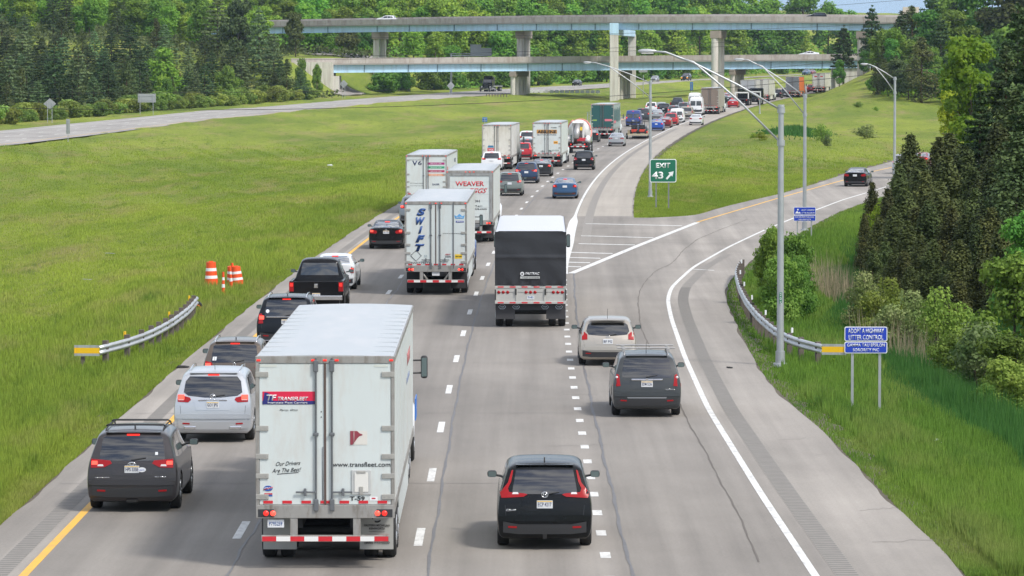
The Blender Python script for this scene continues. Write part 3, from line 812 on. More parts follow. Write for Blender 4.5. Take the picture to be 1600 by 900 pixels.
    if oncoming:
        hl = [(.55, .50), (.90, .53), (.93, .60), (.80, .60), (.58, .56)]
        for mi in (False, True): add('headlight', conform(bvh, P(hl, W, H, mi), '+y', .01, .03), HEADL)
        add('grille', conform(bvh, P([(-.5, .30), (.5, .30), (.48, .52), (-.48, .52)], W, H), '+y', .01, .03), DARK)
    if not pick:
        for mi in (False, True):
            o = add('taillight', conform(bvh, P(lm, W, H, mi), '-y', .014, .04, .07), REDLAMP)
            if det >= 1 and o:
                u0 = max(p[0] for p in lm) - .16; cz = sum(p[1] for p in lm if p[0] > .7) / max(1, len([p for p in lm if p[0] > .7]))
                if lit:
                    k_ = 1.5 if lit == 2 else 1.
                    b_ = conform(bvh, P([(u0 - .06 * k_, cz - .022 * k_), (u0 + .07, cz - .022 * k_), (u0 + .07, cz + .022 * k_), (u0 - .06 * k_, cz + .022 * k_)], W, H, mi), '-y', .02, .03, .05)
                    if b_: link('lamp_bulb', b_, BULB, o)
                if det >= 2 and lamps in ('wide', 'flag', 'corner', 'boom'):
                    u1 = min(p[0] for p in lm) + .10
                    b_ = conform(bvh, P([(u1 + .08, cz - .040), (u1 + .22, cz - .040), (u1 + .20, cz - .018), (u1 + .10, cz - .018)], W, H, mi), '-y', .018, .03, .06)
                    if b_: link('reversing_lens', b_, WHITELENS, o)
            if det >= 2: add('reflector', conform(bvh, P([(.58, .258), (.76, .262), (.76, .283), (.58, .279)], W, H, mi), '-y', .03, .03, .08), REDLAMP)
        if lit and det:
            zc = .925 if kind != 'sedan' else .925
            wl = .14
            add('brake_light', conform(bvh, P([(-wl, zc), (wl, zc), (wl, zc + .018), (-wl, zc + .018)], W, H), '-y', .012, .03, .06), REDLIT)
    if det >= 2 and not pick:
        # tailgate seam as a fine dark line, wiper, spoiler lip
        zs = .345 if kind != 'sedan' else .36
        if kind != 'van': add('bumper_ledge', conform(bvh, P([(-.93, .338), (.93, .338), (.96, .385), (.86, .405), (-.86, .405), (-.96, .385)] if kind != 'sedan' else [(-.90, .345), (.90, .345), (.94, .40), (.80, .425), (-.80, .425), (-.94, .40)], W, H), '-y', .026, .05, .1), col)
        if kind in ('suv', 'hatch', 'minivan'): add('tailgate_panel', conform(bvh, P([(-.42, .455), (.42, .455), (.50, .60), (-.50, .60)], W, H), '-y', .010, .03, .1), col)
        seam = [(-.80, zs), (.80, zs), (.80, zs + .006), (-.80, zs + .006)]
        s_ = conform(bvh, P(seam, W, H), '-y', .002, .02, .1); add('tailgate_seam', s_, DARK)
        for mi in (False, True):
            add('tailgate_seam', conform(bvh, P([(.795, zs), (.803, zs), (.83, .52), (.822, .52)], W, H, mi), '-y', .002, .02, .1), DARK)
        if kind in ('suv', 'hatch', 'minivan'):
            add('wiper', conform(bvh, P([(-.02, .635), (.30, .665), (.30, .672), (-.02, .650)], W, H), '-y', .03, .02, .1), DARK)
            wv = MB(); 
            wv.box(-W * .30, W * .30, .40, .56, H * .955, H * .968, ch=.006)
            b_ = add('spoiler', wv.mesh(), col)
    # plate
    zp = {'suv': .53, 'hatch': .52, 'sedan': .60, 'van': .36, 'minivan': .50, 'cab': .33}[kind] * H
    if plate is not None and det:
        yy = 0
        if not pick:
            h_ = bvh.ray_cast(Vector((0, -5, zp)), Vector((0, 1, 0)))[0]; yy = (h_.y if h_ else 0) - ro - .012
        else: yy = -ro - .02
        pb = MB().box(-.155, .155, yy - .022, yy + .02, zp - .076, zp + .076, ch=.006).build('number_plate', PLATE, root)
        if plate and det >= 2:
            t = text(plate, 0, yy - .0225, zp - .035, .075, INK, pb, 'lettering', w=.26, bold=.01, ext=.003)
            if len(plate) > 6: tp = MB().box(-.15, .15, yy - .026, yy - .0225, zp + .052, zp + .07).build('plate_band', mat('plate_gold', (.65, .42, .08), .5), pb)
    if badge and det >= 2 and not pick:
        zb = badge[1] * H; h_ = bvh.ray_cast(Vector((0, -5, zb)), Vector((0, 1, 0)))[0]; yb = h_.y - ro - .024
        k = badge[0]; q = MB()
        def ring(cx, cz, rx, rz_, th=.008, n=20):
            q.path([(cx + rx * math.cos(2 * PI * i / n), yb, cz + rz_ * math.sin(2 * PI * i / n)) for i in range(n + 1)], th, 6, cap=False)
        if k == 'ovals': ring(0, zb, .085, .057); ring(0, zb, .032, .055, .006); ring(0, zb + .022, .058, .024, .006)
        elif k == 'aitch':
            ring(0, zb, .062, .052)
            q.path([(-.032, yb, zb + .035), (-.022, yb, zb - .035)], .008, 6); q.path([(.032, yb, zb + .035), (.022, yb, zb - .035)], .008, 6); q.path([(-.026, yb, zb), (.026, yb, zb)], .008, 6)
        elif k == 'ring': ring(0, zb, .07, .07); q.path([(-.045, yb, zb - .045), (.045, yb, zb + .045)], .01, 6); q.path([(-.055, yb, zb - .01), (.01, yb, zb + .055)], .007, 6)
        elif k == 'bow': q.box(-.085, .085, yb - .01, yb + .01, zb - .016, zb + .016, ch=.005); q.box(-.035, .035, yb - .012, yb + .01, zb - .032, zb + .032, ch=.005)
        elif k == 'oval': ring(0, zb, .06, .026)
        elif k == 'disc': ring(0, zb, .04, .04)
        elif k == 'bar': q.box(-.6, .6, yb - .01, yb + .03, zb - .022, zb + .022, ch=.01)
        q.build('emblem', CHROME, root)
    # wheels
    tx = W / 2 - .125
    for x in (-tx, tx):
        for y in (0, wb_):
            if det: add_wheel(root, x, y, wheel, .23)
            else:
                t, q = wheel_meshes(wheel, .23); o = bpy.data.objects.new('wheel', t); COL.objects.link(o); o.parent = root; o.location = (x, y, wheel)
    # underside
    u = MB().box(-W * .42, W * .42, -ro + .25, L - ro - .3, .20, .20 + H * .12).build('underbody', UNDER, root)
    if mirror and det:
        zm = {'sedan': .70, 'van': .60}.get(kind, .66) * H
        ym = {'sedan': .655, 'van': .78, 'minivan': .70, 'cab': .70}.get(kind, .635) * L - ro
        for s_ in (-1, 1):
            q = MB().box(s_ * (W * .50 + .01), s_ * (W * .5 + .20), ym - .05, ym + .09, zm + .01, zm + .145, ch=.045)
            q.tube((s_ * W * .455, ym + .03, zm + .03), (s_ * W * .52, ym + .02, zm + .05), .025, n=6)
            mm = q.build('mirror', DARK, root)
            link('mirror_glass', MB().box(s_ * (W * .5 + .02), s_ * (W * .5 + .18), ym - .056, ym - .0495, zm + .02, zm + .13).mesh('mirror_glass'), GLASS_CLEAR, mm)
    if det and kind in ('suv', 'minivan', 'hatch') and rails:
        rr = {'cross': DARK, 'silver': CHROME, 'black': DARK, 'rack': ALU}[rails]
        for s_ in (-1, 1):
            x = s_ * W * .315
            y0, y1 = .13 * L - ro, .55 * L - ro
            MB().path([(x, y0, H * .955), (x, y0 + .18, H * .985 + .012), (x, (y0 + y1) / 2, H + .022), (x, y1 - .15, H * .985 + .02), (x, y1, H * .955)], .017, 8).build('roof_rail', rr, root)
        if rails in ('cross', 'rack'):
            for yy in (.20 * L - ro, .44 * L - ro):
                hw_ = W * (.325 if rails == 'cross' else .42); zz = H + (.055 if rails == 'cross' else .11)
                q = MB().path([(-hw_, yy, zz - .03), (-hw_ * .94, yy, zz), (hw_ * .94, yy, zz), (hw_, yy, zz - .03)], .02, 8) if rails == 'cross' else MB().box(-hw_, hw_, yy - .04, yy + .04, zz - .018, zz + .018, ch=.01)
                if rails == 'rack':
                    for s_ in (-1, 1): q.box(s_ * W * .30, s_ * W * .345, yy - .05, yy + .05, H, zz - .01, ch=.008)
                q.build('crossbar', rr, root)
    if det >= 2:
        hy = .17 * L; h_ = bvh.ray_cast(Vector((0, hy, 6)), Vector((0, 0, -1)))[0]
        if h_:
            if antenna == 'fin': MB().prism([(hy - ro - .05, h_.z - .01), (hy - ro + .12, h_.z - .01), (hy - ro - .02, h_.z + .07)], 'x', -.014, .014).build('antenna', DARK, root)
            elif antenna == 'whip': MB().tube((0, hy - ro, h_.z - .01), (0, hy - ro - .12, h_.z + .32), .007, .004, 6).build('antenna', DARK, root)
    if pick:
        # bed
        a = W / 2; yb0, yb1 = 0, .40 * L
        bed = MB()
        z0_, z1_ = .30 * H, .605 * H
        for s_ in (-1, 1): bed.box(s_ * (a - .12), s_ * a, yb0 + .02, yb1, z0_, z1_, ch=.03)
        bed.box(-a + .1, a - .1, yb0 + .05, yb1, .42 * H, .45 * H)
        bd = add('bed', bed.mesh(), col)
        tg = MB().box(-a + .04, a - .04, yb0 - .02, yb0 + .07, .335 * H, .60 * H, ch=.02); add('tailgate', tg.mesh(), col)
        bp_ = MB().box(-a * .98, a * .98, yb0 - .14, yb0 + .02, .235 * H, .325 * H, ch=.025); add('rear_bumper', bp_.mesh(), CHROME)
        for s_ in (-1, 1):
            lp = MB().box(s_ * a * .83, s_ * (a + .004), yb0 - .026, yb0 + .10, .40 * H, .585 * H, ch=.015); o = add('taillight', lp.mesh(), REDLAMP)
            if lit: link('lamp_bulb', MB().box(s_ * a * .86, s_ * a * .97, yb0 - .034, yb0, .50 * H, .56 * H, ch=.01).mesh(), REDLIT, o)
            add('wheel_arch', MB().lathe([(wheel * 1.15, 0), (wheel * 1.15, .02)], (s_ * a - (0 if s_ < 0 else .015), ro, wheel * 1.03), 'x', 24).mesh(), UNDER)
        if lit: add('brake_light', MB().box(-.12, .12, .40 * L + .12, .40 * L + .16, .925 * H, .945 * H).mesh(), REDLIT)
        if badge: 
            q = MB().box(-.07, .07, -ro - .035, -ro - .015, .47 * H, .55 * H, ch=.01); q.box(-.045, .045, -ro - .045, -ro - .03, .485 * H, .535 * H, ch=.01); q.build('emblem', CHROME, root)
    if extras: extras(root, bvh, add, L, W, H, ro)
    return root
def road_yaw(d): return -math.atan(2 * max(0, d - 103.6) / 10275.0)
def put(root, px, py, label, cat, group=None, yaw=None, dz=0.):
    p = pix(px, py); root.location = (p.x, p.y, float(base_z(p.y)) + RISE + .004 + dz)
    root.rotation_euler = (0, 0, road_yaw(p.y) if yaw is None else yaw)
    if p.y > 330: root.scale = (1.0 + .09 * min(1, (p.y - 330) / 250),) * 3
    return tag(root, label, cat, group)
def dup(root, px, py, label, cat, group=None, yaw=None, recol=None, dz=0.):
    r_ = copy_tree(root)
    return put(r_, px, py, label, cat, group, yaw, dz)
TG = 'vehicles queuing on the highway'
OG = 'vehicles on the opposite carriageway'

# ---- the nearest cars
def ex_cruiser(root, bvh, add, L, W, H, ro):
    add('sticker', conform(bvh, [(.21 + .07 * math.cos(t * PI / 8) * 1.25, .525 * H + .05 * math.sin(t * PI / 8)) for t in range(16)], '-y', .012, .02, .05), PLATE)
    text('USA76', .21 * 1.0, -ro - .03, .515 * H, .035, mat('ink_blue', (.02, .08, .4), .5), root, w=.12, bold=.01)
    text('XLE AWD', .60, -ro - .005, .43 * H, .03, CHROME, root, w=.24, bold=.01); text('CROSSOVER', -.62, -ro - .005, .425 * H, .022, CHROME, root, w=.3, bold=.01)
    add('window_sticker', conform(bvh, P([(.50, .70), (.56, .70), (.56, .735), (.50, .735)], W, H), '-y', .012, .02, .05), PLATE)
    MB().box(-.12, .12, -ro - .01, -ro + .1, .21, .27, ch=.01).build('tow_hitch', UNDER, root)
p_ = put(make_car('suv_car', 'suv', 4.87, 1.93, 1.72, paint('graphite_brown', (.042, .038, .040), .3), 'wide', 'HPS 3358', rails='cross', wheel=.38, badge=('ovals', .585), extras=ex_cruiser),
    213, 796, 'dark grey brown SUV with black roof bars, last in the left lane', 'suv', TG)
def ex_silver(root, bvh, add, L, W, H, ro):
    h_ = bvh.ray_cast(Vector((0, -5, .60 * H)), Vector((0, 1, 0)))[0]
    MB().box(-.36, .36, h_.y - ro - .03, h_.y - ro + .02, .585 * H, .605 * H, ch=.012).build('handle', CHROME, root)
    for s_ in (-1, 1): MB().box(s_ * .42, s_ * .72, -ro - .035, -ro + .06, .19 * H, .235 * H, ch=.02).build('exhaust_pipe', CHROME, root)
put(make_car('suv_car', 'suv', 5.12, 1.98, 1.79, paint('bright_silver', (.50, .52, .545), .55, .28), 'boom', 'GO1 JPG', lit=2, rails='silver', wheel=.385, bumper=paint('bright_silver', (.50, .52, .545), .55, .28), badge=('ring', .64), extras=ex_silver, antenna='whip',
    rglass=[(-.62, .655), (-.2, .63), (.2, .63), (.62, .655), (.74, .70), (.70, .85), (.60, .915), (-.60, .915), (-.70, .85), (-.74, .70)]),
    337, 689, 'bright silver SUV with lit brake lamps and chrome strip above its plate', 'suv', TG)
def ex_brown(root, bvh, add, L, W, H, ro):
    add('window_sticker', conform(bvh, P([(-.68, .665), (-.56, .665), (-.54, .725), (-.655, .725)], W, H), '-y', .012, .02, .05), PLATE)
put(make_car('suv_car', 'suv', 4.65, 1.84, 1.69, paint('bronze_brown', (.13, .105, .085), .6), 'corner', 'JFK 4481', lit=2, rails='silver', wheel=.36, badge=('disc', .605), extras=ex_brown),
    370, 624, 'brown SUV with sticker in its rear window, half hidden by the big white trailer', 'suv', TG)
def ex_black(root, bvh, add, L, W, H, ro):
    h_ = bvh.ray_cast(Vector((0, -5, .615 * H)), Vector((0, 1, 0)))[0]
    MB().box(-.66, .66, h_.y - ro - .03, h_.y - ro + .03, .605 * H, .625 * H, ch=.01).build('chrome_strip', CHROME, root)
    for s_ in (-1, 1): MB().path([(s_ * .45, -ro - .03, .27), (s_ * .48, -ro - .04, .33), (s_ * .72, -ro - .04, .33), (s_ * .74, -ro - .03, .27)], .012, 6).build('exhaust_pipe', CHROME, root)
    add('window_sticker', conform(bvh, [(-.62 + .06 * math.cos(t * PI / 6), .72 * H + .06 * math.sin(t * PI / 6)) for t in range(12)], '-y', .012, .02, .05), PLATE)
put(make_car('suv_car', 'suv', 5.0, 2.0, 1.78, paint('black_blue', (.009, .011, .015), .0, .25), 'vert', 'AB 1023', lit=2, rails='silver', wheel=.385, extras=ex_black),
    450, 546, 'black SUV with chrome strip under its rear window, behind the black pickup', 'suv', TG)
put(make_car('pickup_truck', 'cab', 5.85, 2.06, 1.95, paint('deep_black', (.006, .006, .007), .0, .25), 'tall', 'PKB 2210', lit=True, wheel=.41, badge=('x', .5)),
    497, 486, 'black crew cab pickup with tall red tail lamps and chrome bumper', 'pickup truck', TG)
WP = paint('pearl_white', (.70, .71, .72), .1, .25)
put(make_car('sedan_car', 'sedan', 5.05, 1.88, 1.46, WP, 'vert', '', lit=True, wheel=.36, glass=GLASS), 523, 453, 'white sedan just ahead of the black pickup', 'sedan', TG)
BLK = paint('gloss_black', (.006, .007, .008), .0, .25)
put(make_car('sedan_car', 'sedan', 4.70, 1.84, 1.44, BLK, 'sedanw', 'JKC 7781', lit=2, wheel=.35, badge=('disc', .68)), 605, 389, 'black sedan with lit brake lamps beside the trailer with the tall blue letters', 'sedan', TG)
GRY = paint('steel_grey', (.20, .22, .24), .6)
SUVG = make_car('suv_car', 'suv', 4.65, 1.85, 1.68, GRY, 'boom', '', lit=2, det=1, rails='silver')
put(SUVG, 649, 351, 'grey blue SUV peeking out left of the trailer with the tall blue letters', 'suv', TG)
def ex_crv(root, bvh, add, L, W, H, ro):
    text('CR-V', -.66, -ro - .004, .455 * H, .04, CHROME, root, w=.19, bold=.012)
    MB().box(-.04, .04, -ro - .02, -ro + .12, .22, .32, ch=.01).build('tow_hitch', UNDER, root)
put(make_car('suv_car', 'suv', 4.70, 1.87, 1.69, BLK, 'flag', 'ECP 4217', lit=False, wheel=.37, badge=('aitch', .64), extras=ex_crv, rails=False,
    rglass=[(-.68, .645), (.68, .645), (.655, .74), (.595, .91), (-.595, .91), (-.655, .74)]),
    850.5, 854, 'glossy black SUV alone at the bottom of the photo with a cream number plate', 'suv', TG)
put(make_car('hatchback_car', 'hatch', 4.36, 1.83, 1.48, paint('champagne', (.40, .365, .315), .55), 'oval', 'BF PG', lit=False, wheel=.325, badge=('oval', .615), antenna='whip'),
    949, 571, 'champagne beige hatchback with rounded rear window in the exit lane', 'hatchback', TG)
def ex_eq(root, bvh, add, L, W, H, ro):
    h_ = bvh.ray_cast(Vector((0, -5, .60 * H)), Vector((0, 1, 0)))[0]
    MB().box(-.42, .42, h_.y - ro - .035, h_.y - ro + .02, .585 * H, .615 * H, ch=.018).build('handle', CHROME, root)
    add('bumper_strip', conform(bvh, P([(-.55, .305), (.55, .305), (.57, .325), (-.57, .325)], W, H), '-y', .03, .03, .1), mat('grey_trim', (.25, .26, .27), .4, .5))
    text('EQUINOX', .62, -ro - .004, .44 * H, .026, CHROME, root, w=.24, bold=.01)
    for mi in (-1, 1):
        q = MB().lathe([(.036, 0), (.032, -.012), (.01, -.014)], (0, 0, 0), 'y', 16).build('reversing_lens', WHITELENS, root)
        hh = bvh.ray_cast(Vector((mi * .87 * W / 2, -5, .635 * H)), Vector((0, 1, 0)))[0]
        if hh: q.location = (hh.x, hh.y - ro - .012, hh.z)
put(make_car('suv_car', 'suv', 4.77, 1.86, 1.69, paint('dark_grey', (.046, .050, .052), .3), 'vert', 'EDM 5236', lit=False, rails='rack', wheel=.37, badge=('bow', .60), extras=ex_eq, antenna='whip'),
    1009, 650, 'dark grey SUV with silver roof crossbars in the exit lane', 'suv', TG)

# ---- mid distance cars, each its own colour
def mid(kind, col, lamps, lit=1, det=1, size=None, **k):
    L, W, H = size or {'suv': (4.65, 1.86, 1.69), 'sedan': (4.65, 1.81, 1.45), 'hatch': (4.3, 1.8, 1.5), 'van': (5.6, 2.02, 2.55), 'minivan': (5.1, 1.98, 1.76), 'cab': (5.8, 2.0, 1.9)}[kind]
    nm = {'suv': 'suv_car', 'sedan': 'sedan_car', 'hatch': 'hatchback_car', 'van': 'panel_van', 'minivan': 'minivan', 'cab': 'pickup_truck'}[kind]
    return make_car(nm, kind, L, W, H, col, lamps, '', lit, det, **k)
NAVY = paint('navy', (.025, .05, .11), .4); BLUE = paint('mid_blue', (.05, .12, .24), .45); SAGE = paint('sage_green_grey', (.20, .225, .205), .5)
SILV = paint('silver', (.45, .47, .49), .6); RED = paint('red', (.45, .02, .03), .2); DRED = paint('dark_red', (.22, .02, .03), .3); RBLUE = paint('royal_blue', (.03, .10, .42), .3)
TAN_ = paint('light_gold', (.38, .34, .28), .5)
civic = put(mid('sedan', BLUE, 'sedans', 1, 2), 883, 311, 'blue sedan alone in the right hand lane beyond the black tarped trailer', 'sedan', TG)
suvk = put(mid('suv', BLK, 'corner', 0, 2), 912.5, 266, 'black SUV in the right hand lane with a small bright number plate', 'suv', TG)
sage = put(mid('suv', SAGE, 'boom', 1, 2), 797, 306.5, 'sage green grey SUV right behind the egg company trailer', 'suv', TG)
navy = put(mid('suv', NAVY, 'wide', 2, 2), 823, 287, 'navy blue SUV in the middle lane next to the sage grey one', 'suv', TG)
dsed = put(mid('sedan', paint('charcoal', (.03, .032, .036), .4), 'sedans', 2, 1), 846, 276, 'charcoal sedan just ahead of the navy blue SUV', 'sedan', TG)
wsuv = put(mid('suv', WP, 'boom', 1, 1), 769, 267, 'white SUV below the trailer with the red and blue shield', 'suv', TG)
dk = put(mid('suv', GRY, 'wide', 2, 1), 825, 243.5, 'silver grey SUV squeezed between the shield trailer and the amber lettered one', 'suv', TG)
dup(wsuv, 824, 229, 'white SUV ahead of the silver grey one between two trailers', 'suv', TG)
put(mid('suv', RED, 'boom', 2, 1), 817, 250, 'red car half hidden at the right side of the shield trailer', 'car', TG)
dup(dsed, 924, 222.5, 'charcoal sedan in the gap left of the green trailer', 'sedan', TG)
ssed = put(mid('sedan', SILV, 'wide', 0, 2), 963.5, 229, 'silver sedan in the right lane below the green trailer', 'sedan', TG)
put(mid('van', paint('van_blue', (.05, .08, .25), .3), 'tall', 1, 1, size=(5.3, 2.02, 2.15)), 990, 198, 'blue van with red tail lamps right of the green trailer', 'van', TG)
put(mid('sedan', RBLUE, 'sedans', 1, 1), 1026, 205, 'royal blue sedan behind the slim lamp pole', 'sedan', TG)
rsed = put(mid('sedan', DRED, 'sedans', 1, 1), 1038.5, 200, 'dark red sedan ahead of the royal blue one', 'sedan', TG)
rsuv = put(mid('suv', RED, 'tall', 1, 1), 1048.5, 196.5, 'red boxy SUV in the far queue', 'suv', TG)
put(mid('van', paint('van_white', (.74, .75, .76), 0, .35), 'tall', 0, 1, size=(4.9, 1.9, 1.95)), 1058, 192, 'small white van beside the red boxy SUV', 'van', TG)
mv = put(mid('minivan', TAN_, 'vert', 0, 1), 1073, 186, 'light gold minivan beside the white high roof van', 'minivan', TG)
hv = put(mid('van', paint('van_white', (.74, .75, .76), 0, .35), 'tall', 0, 1, size=(5.9, 2.03, 2.75)), 1088, 180.5, 'white high roof van left of the brown trailer, nearer of the two', 'van', TG)
dup(hv, 1085.5, 172, 'white high roof van farther ahead, just behind its twin in view', 'van', TG)
put(mid('sedan', WP, 'sedanw', 0, 1), 1087.5, 196, 'white sedan with roof light bar standing on the right shoulder', 'sedan', TG)
put(mid('suv', paint('slate', (.05, .055, .06), .3), 'corner', 1, 1, size=(5.2, 2.0, 1.85)), 1005, 190, 'slate coloured SUV between the blue van and the lamp pole', 'suv', TG)
dup(ssed, 1026, 187, 'silver blue sedan in the middle of the far queue behind the lamp pole', 'sedan', TG)
put(mid('suv', BLK, 'boom', 0, 1, size=(4.9, 1.95, 1.8)), 1037, 180.5, 'black SUV in the far queue above the dark red sedan', 'suv', TG)
dup(dk, 1053, 183, 'grey SUV in the far queue above the red boxy one', 'suv', TG)
dup(wsuv, 1018, 177, 'white SUV near the left edge of the far queue', 'suv', TG)
dup(ssed, 1033, 174.5, 'silver sedan near the left edge of the far queue, ahead of the white SUV', 'sedan', TG)
pk2 = put(mid('cab', paint('slate', (.05, .055, .06), .3), 'tall', 0, 1), 1057.5, 171, 'dark grey pickup at the left edge of the far queue', 'pickup truck', TG)
dup(SUVG, 1068, 177, 'steel grey SUV left of the white high roof vans', 'suv', TG)
put(mid('sedan', RED, 'sedanw', 1, 1), 1145.5, 168.5, 'bright red sedan right of the brown trailer', 'sedan', TG)
dup(dsed, 1138, 162, 'charcoal sedan half hidden behind the bright red one', 'sedan', TG)
dup(rsed, 1134, 157, 'dark red sedan beyond the brown trailer', 'sedan', TG)
dup(suvk, 1214, 154, 'black SUV in the far distance just right of the pale trailer', 'suv', TG)
dup(pk2, 1227, 152.5, 'dark pickup in the far distance left of the orange truck', 'pickup truck', TG)
dup(rsuv, 1268, 144.5, 'red car beside the farthest white trailer', 'car', TG)
# exit ramp
RG = 'vehicles on the exit ramp'
put(mid('sedan', BLK, 'sedanw', 0, 2, size=(4.9, 1.84, 1.45)), 1338, 292, 'black sedan climbing the exit ramp with red tail lamps', 'sedan', RG, yaw=-.19)
put(mid('suv', SILV, 'vert', 1, 1), 1412, 272, 'silver SUV on the exit ramp half hidden by conifers', 'suv', RG, yaw=-.21)
dup(rsed, 1437, 264, 'dark red sedan farthest up the exit ramp behind the conifers', 'sedan', RG, yaw=-.22)
# opposite carriageway, coming towards the camera
def oyaw(d): return PI - math.atan(float(opp_near(d + 5) - opp_near(d - 5)) / 10)
def opp(root, px, py, label, cat):
    p = pix(px, py); return put(root, px, py, label, cat, OG, yaw=oyaw(p.y))
opp(mid('sedan', BLK, 'wide', 0, 1, oncoming=True), 903, 134, 'dark sedan coming the other way right of the round bridge columns', 'sedan')
opp(mid('hatch', SILV, 'wide', 0, 1, oncoming=True), 1024.5, 127.5, 'silver hatchback coming the other way right of the tall bridge column', 'hatchback')
ox = mid('suv', BLK, 'wide', 0, 1, oncoming=True, size=(5.2, 2.05, 1.95))
for s_ in (-1, 1): MB().box(s_ * .55, s_ * .95, 5.2 - .98 - .05, 5.2 - .98 + .06, .62, .80, ch=.03).build('fog_lamp', AMBER, ox)
opp(ox, 1074, 126, 'black SUV with amber lamps lit coming the other way', 'suv')
opp(mid('suv', BLUE, 'wide', 0, 1, oncoming=True), 1261, 117.5, 'blue SUV coming the other way beyond the lower bridge', 'suv')
opp(mid('sedan', DRED, 'wide', 0, 1, oncoming=True), 1270, 116.5, 'dark red sedan next to the blue SUV beyond the lower bridge', 'sedan')
# ------------------------------------------------------------------ lorries
TW = mat('trailer_white', (.56, .61, .60), .38, var=.05, scale=1.2, dirt=(.50, .48, .44), dscale=.9)
TW2 = mat('trailer_white_worn', (.60, .60, .575), .5, var=.10, scale=1.5, dirt=(.42, .36, .29), dscale=1.1)
TROOF = mat('trailer_roof', (.41, .44, .46), .45, var=.06, scale=.8, dirt=(.48, .49, .50), dscale=.6)
FRAME = mat('trailer_rail', (.34, .33, .31), .45, .4, var=.25, scale=3, dirt=(.16, .13, .10), dscale=2.5)
ROD = mat('door_rod', (.16, .17, .18), .5, .5, var=.2)
CHASSIS = mat('chassis', (.03, .032, .036), .7, var=.2)
FLAP = mat('mud_flap', (.035, .035, .038), .8)
BLUEI = mat('letter_blue', (.02, .075, .26), .4); REDI = mat('letter_red', (.50, .03, .045), .4)
HING = mat('hinge_plate', (.40, .39, .36), .5, .5, var=.2)
def tape(par, x0, x1, y, z, h, n, first=0, gaps=False, m=(TAPE_R, TAPE_W)):
    mb = MB(); w_ = (x1 - x0) / n
    for i in range(n):
        if gaps and i % 2: continue
        mb.box(x0 + i * w_, x0 + (i + 1) * w_ - .0, y - .004, y, z, z + h, (i + first) % 2)
    return mb.build('reflective_tape', list(m), par)
def tandem(root, W, ys, r=.51):
    for y in ys:
        for s_ in (-1, 1):
            add_wheel(root, s_ * (W / 2 - .15), y, r, .26, True)
            o = add_wheel(root, s_ * (W / 2 - .50), y, r, .26, True)
        MB().tube((-W / 2 + .3, y, r), (W / 2 - .3, y, r), .09, n=10).build('axle', CHASSIS, root)
